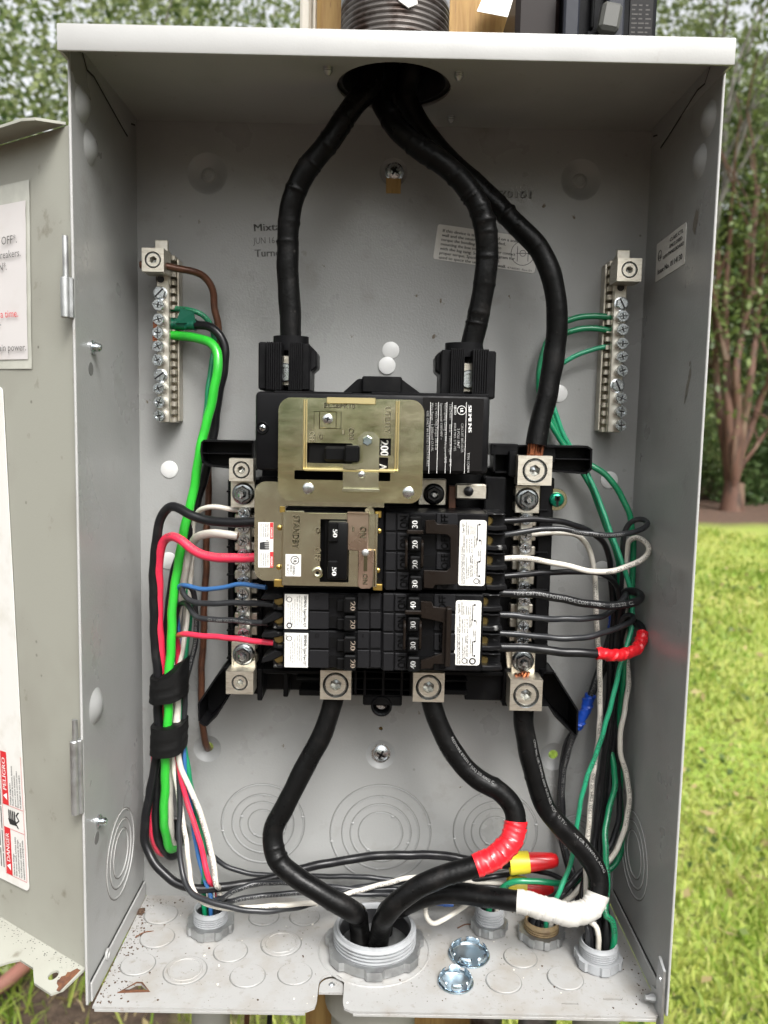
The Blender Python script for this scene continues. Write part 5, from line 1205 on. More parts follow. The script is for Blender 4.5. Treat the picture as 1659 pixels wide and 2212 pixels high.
    for (u, v) in ((0.8, 0.93), (0.8, 0.69), (0.78, 0.37), (0.78, 0.15)): q = lp(u, v); sh.lathe(q, (0, -1, 0), [(0.0007, 0), (0.0006, 0.0001)], 14)
    for (u0, v0, u1_, v1_) in ((0.71, 0.93, 0.8, 0.93), (0.71, 0.93, 0.71, 0.69), (0.8, 0.69, 0.86, 0.69), (0.86, 0.69, 0.86, 0.62), (0.78, 0.37, 0.84, 0.37), (0.84, 0.37, 0.84, 0.44), (0.7, 0.15, 0.78, 0.15), (0.7, 0.15, 0.7, 0.37)):
        A, B = lp(u0, v0), lp(u1_, v1_); w = 0.00009; sh.box((min(A.x, B.x) - w, -dd_ - 0.0001, min(A.z, B.z) - w), (max(A.x, B.x) + w, -dd_, max(A.z, B.z) + w))
    q = lp(0.66 if not badge else 0.36, 0.075); sh.ringtorus(q, (0, -1, 0), 0.0017, 0.00022, 22, 4)
    if badge: q = lp(0.7, 0.07); sh.ringtorus(q, (0, -1, 0), 0.0019, 0.00045, 22, 4)
    obj('diagram', sh, 'ink', lb)
    # terminal shrouds
    for i in range(4):
        ya = y0 + step * i; yb = ya + step
        sh = S().pbox((xb1, ya + 1), (xb1 + 40, yb - 1), 0.074, 0.046, 0.074, 0.0008)
        sh.pprism([(xb1, yb - 13), (xb1 + 18, yb - 12), (xb1 + 44, yb - 14), (xb1 + 46, yb - 3), (xb1 + 20, yb - 1), (xb1, yb - 2)][::-1], 0.083, 0.060, 0.083, 0.0007)
        sh.pprism([(xb1, ya + 1), (xb1 + 14, ya + 1), (xb1 + 20, ya + 4), (xb1 + 42, ya + 3), (xb1 + 42, ya + 8), (xb1, ya + 7)][::-1], 0.081, 0.060, 0.081, 0.0006)
        obj('terminal_shroud', sh, 'breaker_worn', t)
        q = P(xb1 + 7, (ya + yb) / 2 - 2, 0.075); obj('terminal_screw', S().lathe((q.x - 0.001, -0.0725, q.z), (0, -1, 0), [(0.0036, 0), (0.0036, 0.002), (0.0028, 0.0026)], 20), 'brass_dark', t)
    return t
quad('four-toggle breaker numbered 30 20 20 30 beside the standby plate', 831, 1050, 1106, 1277, [(1116, 1149), (1159, 1192), (1202, 1235), (1245, 1278)], (994, 1123, 1047, 1266), 885, ['30', '20', '20', '30'], False)
quad('four-toggle breaker numbered 40 30 30 40 above the bus lugs', 826, 1040, 1281, 1451, [(1291, 1323), (1334, 1366), (1378, 1410), (1420, 1452)], (985, 1297, 1036, 1438), 881, ['40', '30', '30', '40'], True)
# ================================================================== conduit fittings in the floor
def nut_poly(cx, cy, r, lugs=8, lo=0.9, ph=0.0):
    out = []
    for i in range(lugs):
        a = ph + 2 * math.pi * i / lugs; w = 2 * math.pi / lugs
        for (f, rr) in ((0.0, lo), (0.1, lo), (0.22, lo), (0.34, lo), (0.46, lo), (0.54, 1.0), (0.70, 1.0), (0.86, 1.0), (0.94, lo)):
            out.append((cx + r * rr * math.cos(a + f * w), cy + r * rr * math.sin(a + f * w)))
    return out
def connector(label, x, y, r, ztop, nr, body='pvc', nut='pvc', thread=5, lugs=8, ph=0.0, wall=0.86, group=None):
    t = thing('conduit_fitting', label, 'fitting', (x, y, 0), group)
    z0 = 0.0072; prof = [(r, -0.02), (r, z0)]
    n = thread; dz = (ztop - 0.0025 - z0) / n
    for i in range(n): prof += [(r * 0.93, z0 + dz * (i + 0.1)), (r * 0.93, z0 + dz * (i + 0.4)), (r * 1.0, z0 + dz * (i + 0.55)), (r * 1.0, z0 + dz * (i + 0.85))]
    prof += [(r * 0.95, ztop - 0.0018), (r * 0.93, ztop), (r * wall, ztop), (r * (wall - 0.02), ztop - 0.001), (r * (wall - 0.025), ztop - 0.004)]
    obj('threaded_sleeve', S().lathe((x, y, 0), (0, 0, 1), prof, 48, cap0=False, cap1=False), body, t, ang=30)
    obj('bore', S().lathe((x, y, 0), (0, 0, 1), [(r * (wall - 0.025), ztop - 0.004), (r * (wall - 0.03), -0.06)], 48, cap0=False, cap1=False), 'hub_dark', t)  # inner wall coloured dark for the shade deep inside the sleeve
    sh = S().plate(nut_poly(x, y, nr, lugs, 0.92, ph), [circ(x, y, r * 1.004, 40)], lambda u, v, k: (u, v, 0.0075 if k == 0 else 0.0012)); sh.lathe((x, y, 0.0), (0, 0, 1), [(nr * 0.91, 0.0006), (nr * 0.91, 0.0035)], 40)
    obj('locknut', sh, nut, t)
    return t
FIT = {k: (v[0].x, v[0].y) for k, v in FITP.items()}
def ztop_(k, px, py): return P(px, py, -FIT[k][1]).z
connector('grey plastic threaded fitting at the left of the floor plate, full of thin wires', *FIT['K1'], 0.0131, ztop_('K1', 456, 1959), 0.0182, 'pvc', 'zinc_dull', 5, 8)
connector('large grey threaded conduit fitting with steel locknut swallowing the three black cables', *FIT['K2'], 0.0304, ztop_('K2', 813, 1997), 0.0365, 'pvc', 'zinc_dull', 4, 7, 0.5, 0.88)
connector('small grimy metal threaded fitting behind the steel hole seals', *FIT['K3'], 0.0110, ztop_('K3', 1054, 1954), 0.0142, 'pvc', 'zinc_dull', 5, 8, 0.2)
connector('brown-stained threaded fitting with the thin mint green wire dropping into it', *FIT['K4'], 0.0130, ztop_('K4', 1167, 1984), 0.0178, 'pvc_brown', 'zinc_dull', 3, 9, 0.1, 0.9)
connector('grey plastic threaded fitting in the right floor corner, holding green and white wires', *FIT['K5'], 0.0137, ztop_('K5', 1288, 2031), 0.0172, 'pvc', 'pvc', 5, 6, 0.9)
connector('small grey fitting hidden in the back right floor corner', *FIT['K6'], 0.0085, ztop_('K6', 1292, 1974), 0.0112, 'pvc', 'rust', 4, 6)
def KV(k, dx, dy, z): x, y = FIT[k]; return Vector((x + dx, y + dy, z))
# steel knockout seals
def seal(label, x, y, r, ph):
    t = thing('hole_seal', label, 'hole plug', (x, y, 0))
    obj('rim', S().ringtorus((x, y, 0.0008), (0, 0, 1), r * 1.02, 0.0009, 40, 8), 'zinc_blue', t)
    obj('cup', S().lathe((x, y, 0), (0, 0, 1), [(r, 0.0012), (r * 0.97, 0.0002), (r * 0.85, -0.0008), (r * 0.55, -0.0016), (r * 0.25, -0.0020), (0.0003, -0.0021)], 36, cap0=False), 'zinc_cup', t, ang=70)
    for k in range(6):
        a = ph + k * math.pi / 3; sh = S(); rows = []
        for j, (rr, z) in enumerate(((0.96, -0.001), (0.99, 0.002), (0.98, 0.0045), (0.90, 0.0058), (0.86, 0.0055))):
            rows.append([(x + r * rr * math.cos(a + f), y + r * rr * math.sin(a + f), z) for f in np.linspace(-0.36, 0.36, 5)])
        V_ = [p for row in rows for p in row]; n = 5
        fs = [(i * n + j, i * n + j + 1, (i + 1) * n + j + 1, (i + 1) * n + j) for i in range(4) for j in range(4)]
        sh.raw(V_, fs); o = obj('spring_tab', sh, 'zinc_blue', t, ang=70)
        md = o.modifiers.new('thick', 'SOLIDIFY'); md.thickness = 0.0005
seal('larger shiny blue-steel hole seal sunk in the floor plate', 0.0667, -0.0680, 0.0142, 0.2)
seal('smaller shiny blue-steel hole seal nearer the front edge of the floor', 0.0543, -0.0975, 0.0116, 0.52)

# ================================================================== heavy service cables
hz_ = LIDZ + 0.05
c1, p_, r_ = wire('service_cable', 'thick black cable from the top hub to the left main lug', 'cable',
   [Vector((hub.x - 0.013, hub.y - 0.004, hz_)), Vector((hub.x - 0.013, hub.y - 0.004, H + 0.01)), (795, 190, 0.072), (768, 222, 0.074), (716, 300, 0.074), (661, 368, 0.072), (628, 450, 0.070), (621, 550, 0.068), (625, 640, 0.068), (628, 720, 0.068), (629, 790, 0.068)], 0.0073, 'cable', 'service cables', 18, [(0.3, 0.75, 10)], 0.0008)
c3, p3_, r3_ = wire('service_cable', 'thick black cable from the top hub to the upper right neutral lug', 'cable',
   [Vector((hub.x + 0.012, hub.y + 0.004, hz_)), Vector((hub.x + 0.012, hub.y + 0.006, H + 0.008)), (878, 208, 0.050), (916, 282, 0.046), (976, 352, 0.046), (1045, 415, 0.046), (1110, 480, 0.048), (1162, 535, 0.050), (1192, 598, 0.052), (1203, 665, 0.052), (1199, 753, 0.052), (1182, 853, 0.054), (1166, 913, 0.056), (1158, 962, 0.058)], 0.0073, 'cable', 'service cables', 18, [(0.35, 0.6, 6)], 0.0008)
c2, p2_, r2_ = wire('service_cable', 'thick wrinkled black cable from the top hub to the right main lug', 'cable',
   [Vector((hub.x - 0.003, hub.y + 0.014, hz_)), Vector((hub.x - 0.003, hub.y + 0.012, H + 0.008)), (822, 210, 0.060), (838, 248, 0.064), (862, 280, 0.068), (905, 318, 0.072), (965, 360, 0.074), (1010, 405, 0.074), (1040, 460, 0.074), (1051, 525, 0.073), (1048, 600, 0.072), (1034, 678, 0.070), (1019, 743, 0.069), (1011, 800, 0.068)], 0.0074, 'cable', 'service cables', 18, [(0.28, 0.95, 20)], 0.0008)
# bare strands at the neutral lug
for i in range(7):
    a = P(1143 + i * 5.2, 958, 0.058 + 0.004 * math.sin(i)); b = P(1140 + i * 4.6, 992, 0.0575)
    obj('copper_strand', S().cyl(b, a, 0.0011, 8), 'copper', c3)
b1, pb1, rb1 = wire('feeder_cable', 'thick black cable curving from the left bus lug into the large fitting', 'cable',
   [(725, 1490, 0.056), (718, 1521, 0.057), (698, 1581, 0.060), (662, 1652, 0.064), (617, 1738, 0.068), (590, 1799, 0.072), (601, 1858, 0.078), (645, 1899, 0.083), (708, 1938, 0.087), (762, 1969, 0.086), KV('K2', -0.012, 0.0, 0.022), KV('K2', -0.010, 0.002, -0.03), KV('K2', -0.010, 0.002, -0.12)], 0.0073, 'cable', 'feeder cables', 18, [(0.3, 0.7, 7)], 0.0009)
b3, pb3, rb3 = wire('feeder_cable', 'thick black cable with white tape from the lower right neutral lug', 'cable',
   [(1136, 1505, 0.057), (1130, 1552, 0.058), (1139, 1611, 0.060), (1151, 1660, 0.062), (1178, 1744, 0.066), (1225, 1799, 0.070), (1266, 1844, 0.074), (1291, 1889, 0.078), (1292, 1929, 0.082), (1275, 1962, 0.086), (1235, 1974, 0.088), (1180, 1963, 0.086), (1120, 1947, 0.082), (1055, 1938, 0.076), (985, 1930, 0.070), (920, 1936, 0.066), (868, 1958, 0.066), KV('K2', 0.008, 0.013, 0.020), KV('K2', 0.006, 0.012, -0.04), KV('K2', 0.006, 0.012, -0.12)], 0.0073, 'cable', 'feeder cables', 18, [(0.1, 0.45, 5)], 0.0009,
   text=[('OW 90C OR THHN 600V SUN RES', 1143, 1595, 0.0022, 'ink_dim', {'ang': 0.75}), ('MCM CU TYPE THHN OR THWN-2 AWG', 1185, 1735, 0.0022, 'ink_dim', {'ang': 0.7})])
tape(b3, pb3, rb3, near_arc(pb3, 1294, 1932), near_arc(pb3, 1117, 1947), 'tape_white', pitch=0.0078, step_h=0.0006)
b2, pb2, rb2 = wire('feeder_cable', 'thick black cable with red tape from the right bus lug', 'cable',
   [(926, 1490, 0.056), (936, 1530, 0.058), (955, 1581, 0.060), (985, 1634, 0.063), (1030, 1682, 0.066), (1076, 1708, 0.068), (1106, 1740, 0.071), (1114, 1779, 0.075), (1104, 1816, 0.080), (1078, 1845, 0.084), (1030, 1869, 0.088), (978, 1886, 0.090), (920, 1908, 0.092), (870, 1938, 0.093), (838, 1972, 0.092), KV('K2', 0.003, -0.010, 0.016), KV('K2', 0.000, -0.011, -0.03), KV('K2', 0.0, -0.011, -0.12)], 0.0073, 'cable', 'feeder cables', 18, [(0.2, 0.45, 4), (0.7, 0.85, 4)], 0.0009,
   text=[('REDWIRE E93591 F (UL) 2/0 AWG C', 962, 1595, 0.0021, 'ink_dim', {'ang': 0.8})])
tape(b2, pb2, rb2, near_arc(pb2, 1113, 1774), near_arc(pb2, 1026, 1871), 'tape_red', pitch=0.0062, step_h=0.0007)
# frayed copper pushed past the lower neutral lug
for i in range(12):
    a = P(1112 + random.uniform(0, 34), 1452 + random.uniform(-4, 8), 0.060 + random.uniform(-0.003, 0.004)); b = P(1116 + random.uniform(0, 26), 1478, 0.060)
    obj('copper_strand', S().cyl(b, a, 0.0012, 7), 'copper', b3)

# ================================================================== left bundle
bare = wire('ground_wire', 'bare brown copper ground wire leaving the left bar lug down the back wall', 'wire',
   [(303, 572, 0.031), (330, 573, 0.031), (362, 575, 0.031), (400, 583, 0.027), (440, 598, 0.020), (460, 630, 0.015), (465, 668, 0.012), (472, 703, 0.010), (468, 780, 0.009), (460, 880, 0.008), (452, 1003, 0.008), (449, 1090, 0.008), (446, 1180, 0.009), (442, 1306, 0.009), (436, 1456, 0.011), (435, 1531, 0.011), (441, 1586, 0.007), (447, 1612, 0.001), P(449, 1620, -0.02)], 0.0026, 'copper_dull')
g1 = wire('ground_wire', 'green printed wire from the upper screws of the left ground bar into the bundle', 'wire',
   [(362, 667, 0.012), (378, 667, 0.013), (410, 670, 0.016), (438, 682, 0.016), (456, 703, 0.014), (462, 740, 0.014), (458, 778, 0.014), (452, 833, 0.015), (440, 920, 0.017), (424, 1030, 0.018), (408, 1150, 0.018), (404, 1250, 0.020), (407, 1340, 0.022), (402, 1400, 0.022), (392, 1460, 0.024), (386, 1530, 0.026), (388, 1600, 0.028), (404, 1684, 0.030), (424, 1745, 0.032), (436, 1810, 0.036), (441, 1880, 0.044), KV('K1', -0.006, 0.004, 0.03), KV('K1', -0.004, 0.002, -0.05)], 0.0020, 'wire_green',
   text=[('R AWM - c(UL) T90 NYLON', 376, 667, 0.0021, 'ink'), ('OR TWN75 600 VOLTS', 405, 1345, 0.0019, 'ink', {'ang': 0.4})])
g1b = wire('ground_wire', 'second green wire running straight down the taped bundle into the left fitting', 'wire',
   [(412, 1180, 0.012), (410, 1260, 0.016), (409, 1340, 0.020), (400, 1420, 0.025), (392, 1500, 0.028), (396, 1600, 0.030), (411, 1690, 0.032), (428, 1760, 0.033), (440, 1830, 0.038), (444, 1900, 0.046), KV('K1', -0.002, 0.006, 0.028), KV('K1', -0.001, 0.004, -0.05)], 0.0021, 'wire_green')
bk2 = wire('ground_wire', 'black wire with green tape end on the left ground bar', 'wire',
   [(362, 699, 0.013), (380, 700, 0.014), (420, 701, 0.018), (450, 706, 0.022), (475, 724, 0.024), (487, 755, 0.025), (482, 803, 0.025), (472, 853, 0.024), (464, 928, 0.023), (446, 1013, 0.022), (425, 1090, 0.024), (400, 1170, 0.026), (380, 1225, 0.026), (367, 1290, 0.028), (360, 1380, 0.029), (354, 1450, 0.030), (348, 1530, 0.030), (345, 1600, 0.030), (340, 1684, 0.028), (337, 1759, 0.025), (345, 1822, 0.020), (366, 1848, 0.012), (384, 1845, 0.000), P(392, 1838, -0.03)], 0.0032, 'wire_black', None, 12)
tape(bk2[0], bk2[1], 0.0032, near_arc(bk2[1], 369, 700), near_arc(bk2[1], 420, 701), 'tape_green', pitch=0.012, step_h=0.0008)
ff = P(397, 686, 0.021); sh = S().raw([ff + Vector((-0.006, 0, -0.004)), ff + Vector((-0.002, -0.001, 0.006)), ff + Vector((0.0075, -0.0015, 0.004)), ff + Vector((0.009, 0, -0.004)), ff + Vector((-0.006, 0.0006, -0.004)), ff + Vector((-0.002, -0.0004, 0.006)), ff + Vector((0.0075, -0.0009, 0.004)), ff + Vector((0.009, 0.0006, -0.004))], [(0, 1, 2, 3), (7, 6, 5, 4), (0, 4, 5, 1), (1, 5, 6, 2), (2, 6, 7, 3)])
obj('tape_flag', sh, 'tape_green', bk2[0], smooth=False)
lime = wire('ground_wire', 'bright lime green wire sweeping from the left ground bar down the taped bundle', 'wire',
   [(362, 724, 0.013), (385, 725, 0.016), (415, 728, 0.022), (450, 739, 0.030), (469, 762, 0.034), (472, 792, 0.036), (463, 838, 0.036), (446, 913, 0.036), (427, 1003, 0.036), (411, 1093, 0.036), (400, 1140, 0.036), (386, 1206, 0.037), (374, 1306, 0.038), (368, 1406, 0.039), (363, 1521, 0.040), (360, 1606, 0.039), (356, 1684, 0.036), (355, 1759, 0.030), (358, 1808, 0.024), (367, 1834, 0.017), (378, 1830, 0.008), P(384, 1820, -0.03)], 0.0034, 'wire_lime', None, 12)
for (px0, py) in ((334, 692), (333, 721)):           # copper ends sticking out of the bar's far side
    o = bk2[0] if py < 700 else lime[0]
    for k in range(4): a = P(px0 - 3, py + 3 + k * 4, 0.013); b = P(px0 + 14, py + 3 + k * 3.6, 0.013); obj('copper_strand', S().cyl(b, a, 0.0007, 7), 'copper', o)
wht = wire('neutral_wire', 'thick white wire on the left neutral bar with bare copper end', 'wire',
   [(512, 1158, 0.046), (490, 1155, 0.047), (455, 1152, 0.046), (430, 1157, 0.042), (415, 1172, 0.036), (407, 1200, 0.028), (398, 1250, 0.024), (385, 1310, 0.022), (378, 1400, 0.024), (373, 1480, 0.028), (369, 1560, 0.030), (368, 1620, 0.030), (367, 1690, 0.028), (366, 1760, 0.024), (369, 1812, 0.016), (377, 1826, 0.006), P(383, 1822, -0.03)], 0.0031, 'wire_white', None, 12)
for k in range(5): obj('copper_strand', S().cyl(P(506, 1153 + k * 3, 0.046), P(530, 1153 + k * 3, 0.046), 0.0006, 6), 'copper', wht[0])
ws1 = wire('neutral_wire', 'thin white wire arching from the top screw of the left neutral bar', 'wire',
   [(522, 1102, 0.044), (500, 1100, 0.045), (470, 1096, 0.044), (445, 1097, 0.040), (428, 1106, 0.034), (420, 1125, 0.028), (417, 1160, 0.024), (413, 1220, 0.022), (410, 1290, 0.022), (402, 1350, 0.025), (393, 1410, 0.029), (385, 1470, 0.032), (380, 1540, 0.034), (376, 1610, 0.034), (377, 1674, 0.035), (384, 1712, 0.036), (392, 1752, 0.038), (402, 1809, 0.044), (406, 1860, 0.050), (412, 1905, 0.056), (428, 1938, 0.064), (460, 1957, 0.070), (505, 1963, 0.073), (565, 1958, 0.072), (650, 1953, 0.064), (710, 1944, 0.050), (770, 1926, 0.038), (829, 1909, 0.034), (880, 1897, 0.032), (950, 1894, 0.030), (1040, 1906, 0.024), (1100, 1908, 0.020)], 0.0019, 'wire_white',
   text=[('VW-1 OR AWM - c(UL) T90', 383, 1705, 0.0021, 'ink_soft', {'flip': False}), ('SOUTHWIRE   RoHS', 520, 1962, 0.0020, 'ink_soft'), ('AWM THHN OR THWN PR II', 760, 1928, 0.0022, 'ink_soft')])
ws2 = wire('neutral_wire', 'printed white wire hanging from the taped bundle straight into the left fitting', 'wire',
   [(411, 1190, 0.014), (406, 1290, 0.018), (396, 1390, 0.022), (388, 1470, 0.030), (384, 1540, 0.034), (384, 1612, 0.036), (392, 1660, 0.038), (415, 1714, 0.040), (439, 1774, 0.043), (458, 1850, 0.048), (467, 1910, 0.052), KV('K1', 0.007, -0.001, 0.032), KV('K1', 0.005, -0.001, -0.05)], 0.0021, 'wire_white',
   text=[('600V c(UL) T90 NYLON OR TWN75 600 VOLTS FT1 ANCE 90C', 418, 1722, 0.0023, 'ink_soft', {'ang': -0.15})])
blk_o = wire('feeder_wire', 'thick black wire looping from the standby breaker around the left of the bundle', 'wire',
   [(556, 1127, 0.070), (520, 1128, 0.068), (475, 1128, 0.064), (435, 1122, 0.060), (408, 1110, 0.058), (390, 1098, 0.055), (372, 1094, 0.051), (355, 1106, 0.047), (342, 1138, 0.044), (335, 1190, 0.041), (332, 1270, 0.038), (334, 1370, 0.036), (340, 1450, 0.036), (342, 1530, 0.036), (341, 1600, 0.035), (333, 1670, 0.033), (322, 1720, 0.032), (314, 1770, 0.032), (316, 1825, 0.034), (336, 1869, 0.040), (370, 1900, 0.044), (415, 1917, 0.046), (470, 1918, 0.044), (550, 1906, 0.038), (645, 1880, 0.030), (710, 1864, 0.025), (780, 1853, 0.022), (850, 1847, 0.020), (930, 1847, 0.020), (1010, 1857, 0.022), (1060, 1866, 0.024), (1104, 1868, 0.026)], 0.0034, 'wire_black', None, 12)
red_o = wire('feeder_wire', 'thick red wire looping from the standby breaker behind the black loop', 'wire',
   [(556, 1204, 0.070), (520, 1206, 0.068), (480, 1205, 0.065), (440, 1198, 0.061), (408, 1182, 0.058), (390, 1168, 0.055), (372, 1160, 0.050), (358, 1166, 0.045), (347, 1192, 0.041), (342, 1236, 0.038), (343, 1306, 0.035), (347, 1406, 0.033), (350, 1470, 0.032), (347, 1540, 0.030), (340, 1610, 0.028), (332, 1680, 0.026), (328, 1740, 0.024), (330, 1800, 0.020), (345, 1838, 0.014), (368, 1842, 0.004), P(380, 1836, -0.03)], 0.0033, 'wire_red', None, 12,
   text=[('GAS OIL II PR II SUNLIGHT RESISTANT VW-1 OR', 540, 1204, 0.0022, 'ink_soft', {'ang': -0.75, 'flip': True})])
blue = wire('branch_wire', 'thin blue wire between the breakers and the taped bundle', 'wire',
   [(575, 1269, 0.072), (560, 1267, 0.070), (530, 1263, 0.066), (505, 1264, 0.062), (470, 1270, 0.056), (430, 1271, 0.050), (402, 1266, 0.046), (388, 1266, 0.040), (380, 1285, 0.034), (384, 1330, 0.026), (389, 1420, 0.026), (396, 1480, 0.028), (399, 1530, 0.029), (397, 1590, 0.030), (399, 1640, 0.032), (408, 1720, 0.034), (420, 1800, 0.038), (433, 1866, 0.043), (443, 1905, 0.047), KV('K1', 0.000, -0.002, 0.03), KV('K1', 0.0, -0.001, -0.05)], 0.0017, 'wire_blue')
gy1 = wire('branch_wire', 'dark grey wire with a curled loop beside the bright green wire', 'wire',
   [(606, 1309, 0.076), (580, 1305, 0.072), (530, 1302, 0.064), (470, 1304, 0.058), (430, 1302, 0.054), (405, 1293, 0.050), (393, 1279, 0.046), (396, 1267, 0.041), (410, 1268, 0.036), (420, 1288, 0.033), (424, 1325, 0.030), (423, 1370, 0.028), (415, 1420, 0.028), (404, 1466, 0.030), (398, 1540, 0.031), (392, 1610, 0.032), (386, 1680, 0.036), (388, 1740, 0.040), (388, 1799, 0.046), (389, 1849, 0.052), (396, 1898, 0.060), (418, 1932, 0.068), (460, 1949, 0.074), (510, 1962, 0.076), (570, 1969, 0.074), (630, 1962, 0.066), (690, 1946, 0.050), (740, 1925, 0.036), (800, 1912, 0.030), (900, 1905, 0.026), (1000, 1908, 0.022), (1060, 1915, 0.022), (1100, 1922, 0.024)], 0.0021, 'wire_grey',
   text=[('AWG 600 VOLTS NYLON OR TWN75 AWM', 424, 1330, 0.0019, 'ink_dim')])
gy2 = wire('branch_wire', 'dark grey printed wire dipping behind the bright green wire', 'wire',
   [(580, 1346, 0.074), (565, 1345, 0.072), (500, 1341, 0.062), (450, 1337, 0.056), (425, 1330, 0.052), (410, 1314, 0.047), (398, 1303, 0.041), (385, 1312, 0.033), (380, 1350, 0.028), (381, 1420, 0.027), (386, 1500, 0.028), (390, 1580, 0.030), (404, 1660, 0.026), (424, 1760, 0.022), (450, 1840, 0.018), (490, 1872, 0.016), (575, 1890, 0.015), (700, 1892, 0.014), (800, 1896, 0.014), (900, 1905, 0.015), (1010, 1905, 0.016), (1080, 1912, 0.02), (1104, 1916, 0.022)], 0.0020, 'wire_grey',
   text=[('GR II 600 VOLT T90 NYLON', 545, 1344, 0.0020, 'ink_dim', {'flip': True})])
rd2 = wire('branch_wire', 'thin pinkish red wire from the lowest tandem breaker', 'wire',
   [(608, 1390, 0.076), (580, 1388, 0.073), (525, 1381, 0.066), (470, 1377, 0.058), (420, 1371, 0.050), (396, 1369, 0.044), (384, 1376, 0.036), (384, 1400, 0.030), (386, 1440, 0.029), (384, 1520, 0.031), (381, 1600, 0.034), (388, 1668, 0.036), (400, 1715, 0.038), (418, 1774, 0.042), (438, 1845, 0.046), (452, 1900, 0.050), KV('K1', 0.004, 0.003, 0.03), KV('K1', 0.003, 0.002, -0.05)], 0.0021, 'wire_red',
   text=[('WIRE NO LEAD AWM', 400, 1715, 0.0020, 'ink_soft')])
# printed wires rising out of the left fitting and crossing to the right
wire('branch_wire', 'dark wire printed with white type letters arching from the left fitting rightwards', 'wire',
   [KV('K1', 0.006, -0.006, -0.05), KV('K1', 0.006, -0.006, 0.026), (486, 1938, 0.060), (506, 1924, 0.060), (535, 1913, 0.058), (575, 1907, 0.054), (630, 1907, 0.046), (720, 1916, 0.036), (800, 1921, 0.032), (900, 1922, 0.028), (1000, 1925, 0.024), (1090, 1930, 0.020)], 0.0020, 'wire_grey', text=[('mm CU TYPE MTW OR THWN OR THHN PR II VW-1 OR', 490, 1936, 0.0023, 'ink_dim')])
wire('branch_wire', 'dark wire printed with gauge numbers lying below its neighbour from the left fitting', 'wire',
   [KV('K1', 0.009, -0.003, -0.05), KV('K1', 0.009, -0.003, 0.024), (500, 1947, 0.058), (530, 1940, 0.058), (575, 1934, 0.056), (630, 1929, 0.050), (720, 1930, 0.042), (800, 1932, 0.036), (900, 1934, 0.030), (990, 1938, 0.026), KV('K3', -0.004, 0.0, 0.03), KV('K3', -0.003, 0.0, -0.05)], 0.0020, 'wire_grey', text=[('WIRE E51583 F (UL) (10 AWG) 5.26mm', 505, 1945, 0.0023, 'ink_dim')])
# black tape wraps
def wrap(label, cx, cy, w, h, d, dd, seed):
    c = P(cx, cy, d); k = mpp(cx, cy, d); rr = random.Random(seed); pts = []
    sh = S(); rings = []; n = 36; m = 14
    for j in range(m + 1):
        v = j / m - 0.5; ring = []
        for i in range(n):
            a = 2 * math.pi * i / n; ca, sa = math.cos(a), math.sin(a)
            px = w / 2 * k * math.copysign(abs(ca) ** 0.72, ca); py = dd / 2 * math.copysign(abs(sa) ** 0.8, sa)
            wob = 1 + 0.012 * math.sin(3 * a + j * 0.9) + 0.02 * math.sin(7 * a + seed) + (0.025 if j in (4, 9) else 0)
            ring.append(sh.bm.verts.new((c.x + px * wob + v * 0.001, -d - py * wob, c.z + v * h * k + 0.0012 * math.sin(2 * a + seed) + 0.0022 * ca + (0.011 * max(0.0, v) * max(0.0, ca) * 2 if seed == 1 else 0))))
        rings.append(ring)
    for A, B in zip(rings, rings[1:]):
        for i in range(n): sh.bm.faces.new((A[i], A[(i + 1) % n], B[(i + 1) % n], B[i]))
    sh.bm.faces.new(list(reversed(rings[0]))); sh.bm.faces.new(rings[-1])
    o = obj('tape_wrap', sh, 'tape_black', None, ang=60); return tag(o, label, 'tape', 'black tape wraps')
w1 = wrap('upper black tape wrap with a loose flap, binding the left wire bundle', 367, 1480, 80, 54, 0.034, 0.028, 1)
wrap('lower black tape wrap binding the left wire bundle above the lime green bend', 366, 1590, 76, 62, 0.034, 0.028, 2)

# ================================================================== right bundle
G = 'wire_green'
gr1 = wire('ground_wire', 'upper green wire of the right ground bar, passing behind the thick cable', 'wire',
   [(1334, 686, 0.013), (1318, 685, 0.013), (1279, 683, 0.012), (1240, 687, 0.012), (1210, 700, 0.012), (1185, 735, 0.012), (1168, 780, 0.012), (1163, 828, 0.012), (1176, 880, 0.012), (1200, 935, 0.013), (1232, 975, 0.015), (1280, 1008, 0.020), (1312, 1030, 0.022), (1340, 1068, 0.024), (1359, 1105, 0.026), (1366, 1150, 0.027), (1367, 1220, 0.027), (1365, 1310, 0.027), (1358, 1375, 0.027), (1350, 1440, 0.026), (1344, 1500, 0.024), (1337, 1560, 0.024), (1338, 1640, 0.022), (1340, 1735, 0.022), (1344, 1790, 0.024), (1340, 1840, 0.024), (1324, 1872, 0.026), (1290, 1893, 0.030), (1250, 1905, 0.034), (1209, 1908, 0.038), (1153, 1904, 0.040), (1112, 1904, 0.040), (1088, 1914, 0.038), (1075, 1930, 0.034), KV('K3', 0.001, -0.001, 0.03), KV('K3', 0.0, 0.0, -0.05)], 0.0023, G,
   text=[('AND GR II 600 VOLTS VW-1 O', 1100, 1906, 0.0021, 'ink', {'flip': True})])
